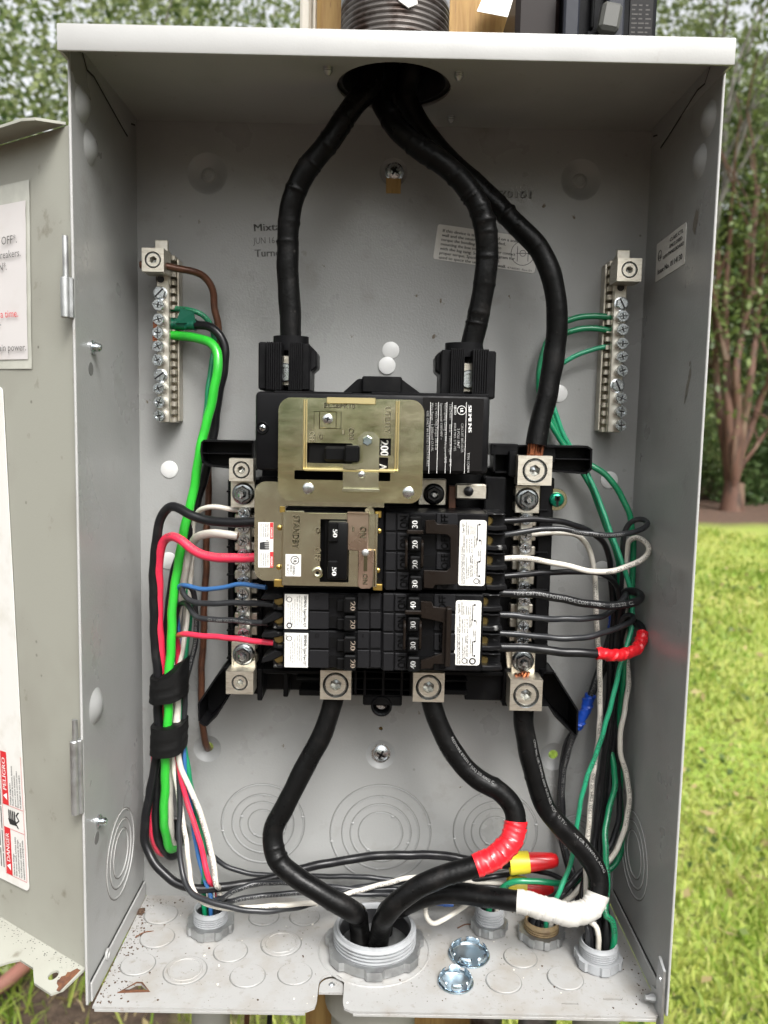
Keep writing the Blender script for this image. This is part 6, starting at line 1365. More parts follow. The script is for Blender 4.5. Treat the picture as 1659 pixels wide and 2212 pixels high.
gr2 = wire('ground_wire', 'middle printed green wire of the right ground bar', 'wire',
   [(1334, 716, 0.013), (1316, 714, 0.013), (1279, 709, 0.013), (1240, 713, 0.013), (1212, 726, 0.012), (1190, 760, 0.011), (1176, 810, 0.010), (1176, 850, 0.010), (1190, 900, 0.010), (1215, 950, 0.011), (1250, 1005, 0.013), (1284, 1070, 0.016), (1304, 1120, 0.018), (1320, 1165, 0.020), (1332, 1200, 0.020), (1340, 1250, 0.020), (1343, 1320, 0.020), (1342, 1400, 0.020), (1338, 1480, 0.020), (1326, 1560, 0.022), (1320, 1610, 0.026), (1325, 1655, 0.030), (1327, 1700, 0.034), (1316, 1752, 0.040), (1308, 1795, 0.048), (1307, 1845, 0.056), (1311, 1890, 0.062), (1312, 1930, 0.068), (1308, 1975, 0.076), KV('K5', 0.008, -0.003, 0.034), KV('K5', 0.006, -0.002, -0.05)], 0.0023, G,
   text=[('OR THWN OR THHN PR II', 1228, 716, 0.0022, 'ink'), ('OR THWN 90C MTW 600V', 1325, 1695, 0.0020, 'ink', {'ang': 0.3}), ('SOUTHWIRE E5 SOUTHWIRE', 1314, 1760, 0.0022, 'ink', {'ang': 0.2}), ('CU TYPE MTW OR', 1311, 1935, 0.0024, 'ink')])
gr3 = wire('ground_wire', 'thin mint green wire of the right ground bar, dropping in front of the dark bundle', 'wire',
   [(1334, 746, 0.013), (1316, 748, 0.013), (1279, 756, 0.012), (1240, 770, 0.012), (1205, 792, 0.011), (1188, 830, 0.011), (1196, 880, 0.011), (1218, 940, 0.012), (1262, 1010, 0.015), (1296, 1085, 0.022), (1313, 1129, 0.028), (1325, 1164, 0.032), (1338, 1200, 0.036), (1351, 1238, 0.038), (1362, 1270, 0.038), (1367, 1310, 0.038), (1364, 1350, 0.040), (1356, 1386, 0.044), (1345, 1425, 0.048), (1334, 1466, 0.050), (1316, 1533, 0.052), (1297, 1604, 0.052), (1268, 1678, 0.052), (1254, 1736, 0.052), (1245, 1789, 0.052), (1237, 1850, 0.054), (1222, 1895, 0.057), (1202, 1938, 0.060), KV('K4', 0.004, -0.003, 0.022), KV('K4', 0.002, -0.002, -0.05)], 0.0018, 'wire_mint',
   text=[('THHN', 1343, 1215, 0.0018, 'ink'), ('E VW-1 OR AWM - EUROCA', 1302, 1586, 0.0021, 'ink', {'flip': True})])
n1 = wire('neutral_wire', 'long white printed wire from the right neutral bar down to the right fitting', 'wire',
   [(1146, 1155, 0.046), (1165, 1152, 0.047), (1200, 1150, 0.046), (1238, 1154, 0.044), (1264, 1172, 0.040), (1279, 1203, 0.038), (1285, 1250, 0.036), (1287, 1306, 0.036), (1292, 1381, 0.036), (1295, 1456, 0.038), (1297, 1531, 0.040), (1291, 1600, 0.042), (1283, 1660, 0.044), (1277, 1722, 0.046), (1271, 1780, 0.048), (1268, 1840, 0.052), (1266, 1920, 0.062), (1271, 1985, 0.074), KV('K5', -0.003, -0.003, 0.03), KV('K5', -0.002, 0.0, -0.05)], 0.0020, 'wire_white',
   text=[('NOT LIVW E 1 A90 OR DYLON 1 OR THHN VW-1 AWM 12 AWG', 1285, 1255, 0.0022, 'ink_soft', {'ang': -0.35}), ('MTW OR THWN 90C OIL II 600V SUN RES 105C', 1297, 1540, 0.0024, 'ink_soft', {'ang': 0.05}), ('WIRE E51583 E (UL) (10 AWG) 5.26', 1282, 1668, 0.0024, 'ink_soft')])
n2 = wire('branch_wire', 'white printed wire with a wide loop near the right wall', 'wire',
   [(1080, 1207, 0.070), (1100, 1206, 0.070), (1130, 1205, 0.069), (1180, 1212, 0.068), (1229, 1224, 0.068), (1279, 1235, 0.068), (1329, 1231, 0.066), (1369, 1218, 0.062), (1394, 1203, 0.056), (1402, 1187, 0.050), (1394, 1170, 0.044), (1377, 1161, 0.040), (1360, 1168, 0.036), (1352, 1196, 0.032), (1352, 1256, 0.028), (1350, 1331, 0.026), (1354, 1416, 0.026), (1359, 1466, 0.028), (1350, 1525, 0.032), (1341, 1581, 0.036), (1341, 1622, 0.038), (1351, 1669, 0.040), (1358, 1716, 0.042), (1355, 1766, 0.044), (1345, 1808, 0.046), (1326, 1845, 0.048), (1300, 1872, 0.050), (1262, 1906, 0.052), (1238, 1936, 0.054), KV('K4', 0.009, -0.002, 0.022), KV('K4', 0.006, 0.0, -0.05)], 0.0020, 'wire_white',
   text=[('75 TWN OR NYLON', 1092, 1206, 0.0018, 'ink_soft', {'ang': 0.3}), ('600 II OR AND II PR THWN OR THHN TYPE CU', 1310, 1233, 0.0021, 'ink_soft', {'flip': False}), ('IS FT1 VW-1 AWG', 1358, 1425, 0.0021, 'ink_soft'), ('AWG II AND GR II 600 VOLTS OIL', 1345, 1645, 0.0022, 'ink_soft')])
nl = [0]
def rb(label, pts, r, mat, text=None, n=10):
    return wire('branch_wire', label, 'wire', pts, r, mat, None, n, text=text)
rb('dark wire from the top right breaker pole running behind the white loop', [(1080, 1126, 0.070), (1110, 1124, 0.069), (1149, 1121, 0.066), (1199, 1126, 0.062), (1254, 1138, 0.056), (1289, 1157, 0.048), (1308, 1184, 0.040), (1318, 1220, 0.034), (1322, 1271, 0.030), (1324, 1331, 0.028), (1318, 1431, 0.028), (1313, 1520, 0.030), (1306, 1604, 0.032), (1294, 1722, 0.036), (1284, 1810, 0.042), (1280, 1900, 0.054), (1282, 1980, 0.070), KV('K5', 0.001, 0.005, 0.03), KV('K5', 0.0, 0.004, -0.05)], 0.0022, 'wire_black')
rb('dark grey wire with a small eye-shaped loop against the right wall', [(1088, 1156, 0.070), (1110, 1152, 0.070), (1149, 1146, 0.069), (1209, 1143, 0.067), (1259, 1150, 0.066), (1319, 1156, 0.064), (1364, 1152, 0.061), (1392, 1140, 0.056), (1398, 1128, 0.050), (1384, 1120, 0.044), (1363, 1127, 0.040), (1350, 1150, 0.036), (1346, 1190, 0.032), (1344, 1250, 0.028), (1340, 1330, 0.025), (1335, 1450, 0.024), (1325, 1580, 0.026), (1318, 1700, 0.030), (1310, 1790, 0.034), (1290, 1860, 0.04), (1276, 1930, 0.058), KV('K5', -0.006, 0.002, 0.03), KV('K5', -0.004, 0.002, -0.05)], 0.0020, 'wire_grey', [('THHN OR TYPE CU AWG 600V', 1235, 1147, 0.0019, 'ink_dim')])
rb('dark wire from the fourth pole of the upper right breaker', [(1080, 1245, 0.070), (1110, 1243, 0.069), (1149, 1240, 0.066), (1209, 1235, 0.061), (1269, 1236, 0.054), (1309, 1244, 0.046), (1331, 1262, 0.040), (1339, 1295, 0.034), (1338, 1360, 0.030), (1330, 1460, 0.030), (1318, 1560, 0.032), (1304, 1660, 0.034), (1294, 1760, 0.038), (1276, 1850, 0.046), (1258, 1925, 0.060), (1268, 1990, 0.074), KV('K5', -0.008, -0.001, 0.03), KV('K5', -0.005, 0.0, -0.05)], 0.0021, 'wire_black')
rb('thick black dated wire hooking at the right wall, from the lower breaker', [(1076, 1281, 0.070), (1110, 1282, 0.070), (1149, 1283, 0.070), (1209, 1293, 0.069), (1269, 1303, 0.068), (1319, 1308, 0.066), (1362, 1304, 0.062), (1384, 1294, 0.056), (1383, 1283, 0.049), (1366, 1276, 0.042), (1349, 1280, 0.036), (1340, 1310, 0.032), (1335, 1400, 0.028), (1328, 1500, 0.026), (1314, 1620, 0.028), (1302, 1740, 0.030), (1292, 1840, 0.038), (1286, 1920, 0.054), KV('K5', 0.004, 0.008, 0.03), KV('K5', 0.003, 0.005, -0.05)], 0.0030, 'wire_black', [('TYPE C8T NNN POTENTCHI.COM  NNB-1   10/12/22  CL', 1105, 1281, 0.0024, 'ink_dim', {'ang': 0.3})], 12)
rb('grey wire of the lower breaker tucking behind the dated wire hook', [(1080, 1328, 0.070), (1110, 1329, 0.070), (1149, 1333, 0.069), (1209, 1338, 0.066), (1269, 1336, 0.062), (1310, 1326, 0.056), (1338, 1304, 0.050), (1352, 1286, 0.044), (1350, 1290, 0.036), (1344, 1330, 0.030), (1336, 1420, 0.025), (1326, 1540, 0.024), (1312, 1680, 0.026), (1300, 1780, 0.030), (1270, 1870, 0.038), (1256, 1883, 0.042), (1228, 1915, 0.048), (1209, 1941, 0.052), KV('K4', 0.000, 0.004, 0.02), KV('K4', 0.0, 0.003, -0.05)], 0.0022, 'wire_grey')
rb('grey wire of the lower breaker curling above the red-taped wire', [(1080, 1368, 0.070), (1110, 1370, 0.070), (1149, 1374, 0.069), (1209, 1378, 0.067), (1269, 1376, 0.063), (1309, 1366, 0.058), (1344, 1352, 0.052), (1365, 1340, 0.046), (1364, 1330, 0.040), (1346, 1335, 0.034), (1334, 1365, 0.030), (1332, 1440, 0.026), (1328, 1540, 0.024), (1334, 1640, 0.026), (1338, 1722, 0.028), (1333, 1785, 0.032), (1318, 1828, 0.036), (1290, 1855, 0.040), (1252, 1886, 0.046), (1222, 1920, 0.052), KV('K4', -0.004, 0.003, 0.02), KV('K4', -0.003, 0.003, -0.05)], 0.0022, 'wire_grey')
r7, p7, rr7 = rb('thick black wire ending in red tape beside the right wall', [(1076, 1398, 0.070), (1110, 1399, 0.070), (1149, 1401, 0.070), (1219, 1408, 0.069), (1292, 1413, 0.067), (1334, 1415, 0.064), (1367, 1406, 0.060), (1384, 1391, 0.055), (1388, 1372, 0.050), (1383, 1354, 0.044), (1368, 1344, 0.038), (1350, 1346, 0.032), (1338, 1380, 0.028), (1330, 1460, 0.024), (1320, 1560, 0.022), (1304, 1700, 0.024), (1296, 1800, 0.028), (1292, 1900, 0.046), KV('K5', 0.006, 0.004, 0.03), KV('K5', 0.004, 0.003, -0.05)], 0.0032, 'wire_black', None, 12)
tape(r7, p7, rr7, near_arc(p7, 1290, 1413), near_arc(p7, 1387, 1370), 'tape_red', pitch=0.0105, step_h=0.0009)
bl, pbl, rbl = rb('dark printed wire with two bands of blue tape behind the right bundle', [(1330, 1240, 0.018), (1326, 1300, 0.018), (1322, 1350, 0.018), (1312, 1390, 0.020), (1297, 1440, 0.022), (1281, 1482, 0.024), (1264, 1535, 0.024), (1246, 1573, 0.022), (1232, 1605, 0.018), (1220, 1650, 0.014), (1214, 1722, 0.012), (1216, 1780, 0.014), (1224, 1840, 0.018), (1236, 1880, 0.024), (1250, 1925, 0.040), (1264, 1985, 0.066), KV('K5', -0.007, 0.004, 0.03), KV('K5', -0.005, 0.003, -0.05)], 0.0024, 'wire_grey', [('600 V (UL) GR II', 1290, 1455, 0.0022, 'ink_dim'), ('(10 AWG) 5.26mm CU TYPE THWN', 1236, 1596, 0.0023, 'ink_dim'), ('RoHS', 1220, 1815, 0.0022, 'ink_dim')])
tape(bl, pbl, rbl, near_arc(pbl, 1324, 1306), near_arc(pbl, 1320, 1358), 'tape_blue', pitch=0.014)
tape(bl, pbl, rbl, near_arc(pbl, 1276, 1498), near_arc(pbl, 1246, 1573), 'tape_blue', pitch=0.012, step_h=0.0012, ends=0.001)
rb('thin dark printed wire hugging the back wall beside the lower right arm', [(1326, 1400, 0.014), (1305, 1450, 0.014), (1276, 1510, 0.014), (1246, 1566, 0.013), (1226, 1600, 0.012), (1213, 1657, 0.010), (1207, 1722, 0.009), (1208, 1780, 0.010), (1216, 1839, 0.012), (1228, 1880, 0.016), (1245, 1930, 0.030), (1258, 1985, 0.060), KV('K5', -0.009, 0.001, 0.03), KV('K5', -0.006, 0.001, -0.05)], 0.0020, 'wire_grey', [('RVM 600 VOLTS NYLON GAS OIL RES II 600V SUNLIGHT', 1212, 1660, 0.0019, 'ink_dim')])
rb('thin grey wire between the right bundle and the red and yellow wire nuts', [(1290, 1880, 0.020), (1240, 1905, 0.018), (1190, 1890, 0.016), (1140, 1880, 0.018), (1100, 1888, 0.022), (1060, 1895, 0.026), (1000, 1905, 0.024), (920, 1915, 0.022), (850, 1925, 0.02)], 0.0020, 'wire_black')
wire('branch_wire', 'short white wire looping out beside the large fitting', 'wire',
   [(922, 1930, 0.050), (919, 1955, 0.056), (922, 1984, 0.062), (936, 1996, 0.066), (956, 1989, 0.066), (985, 1970, 0.060), (1012, 1950, 0.052), (1040, 1938, 0.046), KV('K3', 0.003, -0.004, 0.028), KV('K3', 0.002, -0.002, -0.05)], 0.0018, 'wire_white')
# wire nuts
def wire_nut(label, p0, p1, r, mats=('nut_yellow', 'nut_red'), split=0.40):
    a, b = P(*p0), P(*p1); ax = (b - a); L = ax.length; ax.normalize()
    t = thing('wire_nut', label, 'wire nut', a)
    obj('skirt', S().lathe(a, ax, [(r * 0.8, 0.004), (r * 1.12, 0.0), (r * 1.14, 0.001), (r * 1.06, L * split), (r * 0.9, L * split)], 24), mats[0], t)
    cap = obj('cap', S().lathe(a, ax, [(r * 0.96, L * split), (r * 0.86, L * 0.65), (r * 0.74, L * 0.88), (r * 0.58, L * 0.97), (r * 0.3, L), (0.0002, L)], 24), mats[1], t, ang=50)
    side = ax.cross(Vector((0, -1, 0))).normalized()
    for s_ in (-1, 1):
        q = a + ax * (L * split * 0.55) + side * (r * 1.02 * s_)
        obj('wing', S().box((-L * 0.10, -0.0014, -0.0014), (L * 0.10, 0.0014, 0.0014), 0.0004), mats[0], t).location = (q - a); 
wire_nut('red wire nut with yellow collar under the red-taped cable', (1100, 1865, 0.034), (1206, 1858, 0.034), 0.0076)
wire_nut('red wire nut with yellow collar, lower one behind the white-taped cable', (1096, 1912, 0.022), (1196, 1924, 0.024), 0.0074)
wire_nut('blue wire nut tucked under the white-taped cable', (978, 1944, 0.040), (924, 1946, 0.042), 0.0042, ('nut_blue', 'nut_blue'))
# ================================================================== conduit hub and riser on top
rz = thing('riser_conduit', 'threaded steel riser pipe standing in the hub on top of the box', 'conduit', (hub.x, hub.y, H))
PR = 0.0352
obj('hub_ring', S().lathe((hub.x, hub.y, H), (0, 0, -1), [(hub_r * 1.06, -0.0005), (hub_r * 1.06, 0.0016), (hub_r * 0.98, 0.0030), (hub_r * 0.88, 0.0030), (hub_r * 0.85, 0.0), (PR * 0.9, -0.010), (PR * 0.9, -0.3)], 48, cap0=False, cap1=False), 'hub_dark', rz)
prof = [(PR, 0.0), (PR, LIDZ - H + 0.013)]
z = LIDZ - H + 0.0135
for i in range(9): prof += [(PR * 0.955, z + 0.0007), (PR * 0.955, z + 0.0016), (PR, z + 0.0026), (PR, z + 0.0031)]; z += 0.0034
prof += [(PR, z + 0.001), (PR, 0.30), (PR * 0.9, 0.30)]
obj('pipe', S().lathe((hub.x, hub.y, H), (0, 0, 1), prof[:2] + [(PR, LIDZ - H + 0.0134)], 56, cap0=False, cap1=False), 'pipe_steel', rz)
obj('thread', S().lathe((hub.x, hub.y, H), (0, 0, 1), prof[1:-2], 56, cap0=False, cap1=False), 'thread_rust', rz)
obj('pipe', S().lathe((hub.x, hub.y, H), (0, 0, 1), [(PR, z + 0.001), (PR * 1.0, 0.30), (PR * 0.9, 0.30)], 56, cap0=False, cap1=False), 'pipe_steel', rz)
q = P(872, 3, -hub.y + PR); sh = S()
sh.raw([q + Vector((-0.005, -0.0006, 0.006)), q + Vector((0.007, -0.0012, 0.008)), q + Vector((0.0085, -0.0016, -0.002)), q + Vector((0.003, -0.0012, -0.004)), q + Vector((-0.003, -0.0008, 0.0)),
        q + Vector((-0.005, 0.0004, 0.006)), q + Vector((0.007, 0, 0.008)), q + Vector((0.0085, -0.0006, -0.002)), q + Vector((0.003, 0, -0.004)), q + Vector((-0.003, 0, 0.0))], [(0, 1, 2, 3, 4), (9, 8, 7, 6, 5), (0, 5, 6, 1), (1, 6, 7, 2), (2, 7, 8, 3), (3, 8, 9, 4), (4, 9, 5, 0)])
o = obj('tag_scrap', sh, 'label_white', None, smooth=False); tag(o, 'torn red and white scrap of tape on the riser thread', 'tape')
obj('red_print', S().raw([q + Vector((-0.003, -0.0018, 0.005)), q + Vector((0.004, -0.0020, 0.0055)), q + Vector((0.002, -0.0019, 0.0015)), q + Vector((-0.002, -0.0017, 0.001))], [(0, 1, 2, 3)]), 'print_red', o, smooth=False)
# post
GZ = -1.10
xl, xr = P(683, 30, -0.006).x, P(1105, 30, -0.006).x
post = obj('timber_post', S().box((xl, 0.007, GZ - 0.3), (xr, 0.147, 1.5), 0.004), 'wood'); tag(post, 'square yellowish timber post behind the panel box', 'post')
vx = P(650, 30, -0.02).x
vs_ = obj('vinyl_strip', S().box((vx, 0.012, H + 0.03), (vx + 0.0085, 0.030, 1.3), 0.002).box((vx + 0.0088, 0.016, H + 0.03), (xl - 0.0006, 0.028, 1.3), 0.001), 'vinyl'); tag(vs_, 'pale cream plastic strip against the left edge of the timber post', 'trim')
pg = [P(1030, 24, 0.012), P(1058, -40, 0.006), P(1150, -40, 0.002), P(1114, 40, 0.010)]
sh = S().raw([*pg, *[v + Vector((0, 0.0008, 0)) for v in pg]], [(0, 1, 2, 3), (7, 6, 5, 4), (0, 4, 5, 1), (1, 5, 6, 2), (2, 6, 7, 3), (3, 7, 4, 0)])
o = obj('paper_corner', sh, 'label_white', None, smooth=False); tag(o, 'corner of a grey-white sheet hanging in front of the post', 'paper')
# old breaker lying on the lid
BF = 0.112
ob0 = P(1275, 66, BF)
ob = thing('spare_breaker', 'loose black circuit breaker resting on top of the rain lid', 'breaker', (ob0.x, -0.07, LIDZ))
xa_, xb_ = P(1124, 60, BF).x, P(1432, 60, BF).x; zz_ = LIDZ + 0.0003
# the block leans back: its left flank shows brown
obj('case', S().box((xa_ + 0.028, -BF + 0.012, zz_), (xb_, -0.018, zz_ + 0.060), 0.002), 'breaker_old', ob)
obj('flank', S().box((xa_, -BF + 0.020, zz_), (xa_ + 0.0276, -0.030, zz_ + 0.052), 0.003), 'breaker_brown', ob)
obj('rail_bar', S().box((xa_ - 0.001, -BF + 0.016, zz_ + 0.0102), (xa_ + 0.012, -0.030, zz_ + 0.0155), 0.001, rot=Matrix.Rotation(-0.5, 3, 'Y')), 'breaker_old', ob)
for k, (a0, a1, hh) in enumerate(((1212, 1268, 0.013), (1272, 1300, 0.018), (1306, 1366, 0.012))):
    a, b = P(a0, 40, BF).x, P(a1, 40, BF).x
    obj('front_step', S().box((a, -BF + (0.002 if k != 1 else 0.006), zz_ + 0.002), (b, -BF + 0.0118, zz_ + hh), 0.0012), 'breaker_old', ob)
    obj('front_panel', S().box((a + 0.003, -BF + 0.006, zz_ + hh + 0.0012), (b - 0.003, -BF + 0.0118, zz_ + 0.050), 0.0012), 'old_panel' if k != 1 else 'handle', ob)
obj('lever', S().box((P(1296, 30, BF).x, -BF - 0.004, zz_ + 0.014), (P(1340, 30, BF).x, -BF + 0.0055, zz_ + 0.030), 0.002, rot=Matrix.Rotation(0.15, 3, 'Y')), 'old_lever', ob)
la2 = obj('label', S().box((P(1372, 30, BF).x, -BF + 0.0112, zz_ + 0.004), (xb_ - 0.003, -BF + 0.0119, zz_ + 0.052)), 'label_black', ob)
sh = S(); fx = P(1376, 30, BF).x
for i in range(9):
    for k_ in range(3): sh.box((fx + 0.0042 * k_, -BF + 0.0111, zz_ + 0.014 + 0.0026 * i), (fx + 0.0042 * k_ + random.uniform(0.0015, 0.0038), -BF + 0.0112, zz_ + 0.0148 + 0.0026 * i))
obj('fine_print', sh, 'ink_faint', la2, smooth=False)['kind'] = 'stuff'
# conduits and pipes below
def drop(label, x, y, r, mat, name='conduit_pipe', z1=-0.004, coup=True):
    t = thing(name, label, 'conduit', (x, y, GZ - 0.02), 'conduits below the box')
    obj('pipe', S().lathe((x, y, GZ - 0.02), (0, 0, 1), [(r, 0), (r, z1 - GZ + 0.02 - 0.03), (r * 0.88, z1 - GZ + 0.02 - 0.03), (r * 0.88, 0)], 32, cap0=False, cap1=False), mat, t)
    if coup: obj('coupling', S().lathe((x, y, z1 - 0.034), (0, 0, 1), [(r * 0.98, 0), (r * 1.16, 0.001), (r * 1.16, 0.030), (r * 1.05, 0.033)], 32, cap0=False, cap1=False), mat, t)
drop('weathered grey plastic conduit below the left fitting', *FIT['K1'], 0.0145, 'pvc_pale')
drop('thick grey conduit under the big fitting in front of the post', *FIT['K2'], 0.031, 'pvc_pale')
drop('rusty brown steel pipe under the small grimy fitting', *FIT['K3'], 0.0125, 'thread_rust')
drop('galvanised conduit below the brown-stained fitting', *FIT['K4'], 0.0145, 'pipe_steel')
drop('pale grey conduit below the right corner fitting', *FIT['K5'], 0.0160, 'pvc_pale')
for (x, y, lab) in ((-0.083, 0.0, 'thin black cable running down beneath the box'), (-0.103, 0.01, 'thin rusty rod running down beneath the box')):
    pts = spline([Vector((x, y, -0.012)), Vector((x - 0.01, y, -0.2)), Vector((x - 0.03, y + 0.02, -0.6)), Vector((x - 0.02, y + 0.02, GZ))], 0.02)
    o = obj('thin_cable', S().tube(pts, 0.0022, 8), 'wire_black' if 'black' in lab else 'copper_dull'); tag(o, lab, 'cable')

# ================================================================== debris on the floor plate
rd_ = random.Random(31); sh = S()
def chip(sh, c, s, rr):
    n = 5; top = [(c[0] + s * rr.uniform(0.5, 1) * math.cos(k * 1.256 + rr.random()), c[1] + s * rr.uniform(0.5, 1) * math.sin(k * 1.256 + rr.random()), c[2] + s * rr.uniform(0.2, 0.6)) for k in range(n)]
    bot_ = [(p[0] * 1.0, p[1], c[2] - 0.0001) for p in top]
    sh.raw(top + bot_, [list(range(n)), [9, 8, 7, 6, 5]] + [[i, (i + 1) % n, 5 + (i + 1) % n, 5 + i] for i in range(n)])
for i in range(430):
    d = rd_.uniform(0.004, DP - 0.002)
    x = -HW + 0.0025 + abs(rd_.gauss(0, 0.012)) if rd_.random() < 0.72 else rd_.uniform(-HW + 0.01, HW - 0.006)
    if rd_.random() < 0.12: x = HW - 0.004 - abs(rd_.gauss(0, 0.010))
    chip(sh, (x, -d, 0.0001), rd_.choice([0.0003, 0.0004, 0.0005, 0.0009]), rd_)
o = obj('floor_dirt', sh, 'dirt', None, smooth=False); stuff(tag(o, 'brown crumbs of dirt scattered on the floor plate', 'dirt'))
sh = S()
for i in range(40): chip(sh, (rd_.uniform(-HW + 0.01, HW - 0.01), -rd_.uniform(0.01, DP - 0.004), 0.0001), rd_.choice([0.0005, 0.0008, 0.0012]), rd_)
o = obj('paint_flakes', sh, 'white_chip', None, smooth=False); stuff(tag(o, 'pale flakes scattered on the floor plate', 'flakes'))
q = PZ(303, 1972, 0); sh = S(); chip(sh, (q.x, q.y, 0), 0.0045, rd_); chip(sh, (q.x + 0.002, q.y - 0.001, 0.002), 0.0036, rd_)
o = obj('clod', sh, 'dirt', None, smooth=False); tag(o, 'brown clod of dirt in the back left floor corner', 'dirt clod')
for (px, py, L, a, lab) in ((312, 2018, 0.014, 0.6, 'thin brown twig on the floor plate near the left wall'), (1006, 2001, 0.014, 0.35, 'thin rust-coloured strand on the floor plate by the steel seals')):
    q = PZ(px, py, 0.0008); o = obj('twig', S().tube(spline([q + Vector((-L / 2 * math.cos(a), -L / 2 * math.sin(a), 0)), q + Vector((0, 0.001, 0.001)), q + Vector((L / 2 * math.cos(a), L / 2 * math.sin(a), 0))], 0.001), 0.0004, 6), 'rust'); tag(o, lab, 'twig')

# ================================================================== ground
def ghz(x, y):
    r = np.hypot(x, y); t = np.clip((r - 2.5) / 11.0, 0, 1); s = t * t * (3 - 2 * t)
    return GZ + 0.42 * s + 0.012 * np.sin(x * 1.7) * np.cos(y * 1.3) + 0.006 * np.sin(x * 5 + y * 3)
ang = np.linspace(0, 2 * np.pi, 97)[:-1]; rad = np.concatenate([[0.0], np.geomspace(0.3, 260, 60)])
vs = [(0, 0, float(ghz(0, 0)))]; fs = []
for r in rad[1:]:
    for a in ang: vs.append((r * math.cos(a), r * math.sin(a), float(ghz(r * math.cos(a), r * math.sin(a)))))
n = len(ang)
for j in range(n): fs.append((0, 1 + j, 1 + (j + 1) % n))
for i in range(len(rad) - 2):
    for j in range(n):
        a = 1 + i * n + j; b = 1 + i * n + (j + 1) % n; fs.append((a, a + n, b + n, b))
gm = bpy.data.meshes.new('ground'); gm.from_pydata(vs, [], fs); gm.polygons.foreach_set('use_smooth', [True] * len(fs))
go = bpy.data.objects.new('ground', gm); COL.objects.link(go); structure(go)
m = bpy.data.materials.new('ground'); m.use_nodes = True; nt = m.node_tree; L = nt.links.new; bs = nt.nodes['Principled BSDF']
tc = nt.nodes.new('ShaderNodeTexCoord')
def nz(sc, det=5): a = nt.nodes.new('ShaderNodeTexNoise'); a.inputs['Scale'].default_value = sc; a.inputs['Detail'].default_value = det; L(tc.outputs['Object'], a.inputs['Vector']); return a.outputs['Fac']
def mr(s, lo, hi): a = nt.nodes.new('ShaderNodeMapRange'); a.inputs['From Min'].default_value = lo; a.inputs['From Max'].default_value = hi; L(s, a.inputs['Value']); return a.outputs['Result']
def mx(f, a, b):
    x = nt.nodes.new('ShaderNodeMix'); x.data_type = 'RGBA'; L(f, x.inputs['Factor'])
    for k, v in (('A', a), ('B', b)):
        if isinstance(v, tuple): x.inputs[k].default_value = (*v, 1)
        else: L(v, x.inputs[k])
    return x.outputs['Result']
grassc = mx(mr(nz(1.2), 0.35, 0.7), (0.20, 0.29, 0.035), (0.33, 0.34, 0.08))
grassc = mx(mr(nz(38), 0.5, 0.75), grassc, (0.09, 0.07, 0.03))
soil = mx(mr(nz(30), 0.4, 0.65), (0.045, 0.028, 0.018), (0.09, 0.06, 0.04))
sepx = nt.nodes.new('ShaderNodeSeparateXYZ'); L(tc.outputs['Object'], sepx.inputs[0])
def mth(op, a, b):
    x = nt.nodes.new('ShaderNodeMath'); x.operation = op
    for k, v in ((0, a), (1, b)):
        if isinstance(v, (int, float)): x.inputs[k].default_value = v
        else: L(v, x.inputs[k])
    return x.outputs[0]
wob = mth('MULTIPLY', nz(1.6), 1.6)
left = mr(mth('ADD', mth('MULTIPLY', sepx.outputs['X'], -1), wob), 0.4, 1.2)       # bare bed around and left of the post
far = mr(mth('ADD', sepx.outputs['Y'], mth('MULTIPLY', nz(0.5), 1.5)), 9.9, 10.5)  # mulch under the trees
front = mr(mth('ADD', mth('MULTIPLY', sepx.outputs['Y'], -1), wob), 0.9, 1.7)  # unseen dark soil in front of the box, added to dim its ceiling
col = mx(left, grassc, soil); col = mx(front, col, soil); col = mx(far, col, mx(mr(nz(14), 0.4, 0.7), (0.10, 0.055, 0.035), (0.055, 0.035, 0.025)))
L(col, bs.inputs['Base Color']); bs.inputs['Roughness'].default_value = 0.95
bp = nt.nodes.new('ShaderNodeBump'); bp.inputs['Strength'].default_value = 0.8; bp.inputs['Distance'].default_value = 0.03; L(nz(45), bp.inputs['Height']); L(bp.outputs['Normal'], bs.inputs['Normal'])
gm.materials.append(m)

# foliage materials ---------------------------------------------------------------
def leafmat(name, c1, c2, tr=0.35, rough=0.45):
    m = bpy.data.materials.new(name); m.use_nodes = True; nt = m.node_tree; L = nt.links.new; b = nt.nodes['Principled BSDF']; out = nt.nodes['Material Output']
    at = nt.nodes.new('ShaderNodeAttribute'); at.attribute_name = 'tone'
    x = nt.nodes.new('ShaderNodeMix'); x.data_type = 'RGBA'; x.inputs['A'].default_value = (*c1, 1); x.inputs['B'].default_value = (*c2, 1); L(at.outputs['Fac'], x.inputs['Factor'])
    L(x.outputs['Result'], b.inputs['Base Color']); b.inputs['Roughness'].default_value = rough; b.inputs['Specular IOR Level'].default_value = 0.35
    t = nt.nodes.new('ShaderNodeBsdfTranslucent'); L(x.outputs['Result'], t.inputs['Color'])
    ms = nt.nodes.new('ShaderNodeMixShader'); ms.inputs['Fac'].default_value = tr; L(b.outputs[0], ms.inputs[1]); L(t.outputs[0], ms.inputs[2]); L(ms.outputs[0], out.inputs['Surface'])
    M[name] = m
leafmat('leaf_light', (0.05, 0.085, 0.022), (0.25, 0.29, 0.12), 0.45, 0.32); leafmat('leaf_mid', (0.045, 0.085, 0.022), (0.18, 0.23, 0.07), 0.45, 0.38); leafmat('leaf_dark', (0.03, 0.065, 0.018), (0.09, 0.14, 0.045))
leafmat('grass', (0.17, 0.27, 0.03), (0.42, 0.44, 0.11), 0.4, 0.5); leafmat('straw', (0.28, 0.22, 0.10), (0.40, 0.33, 0.17), 0.2, 0.7)
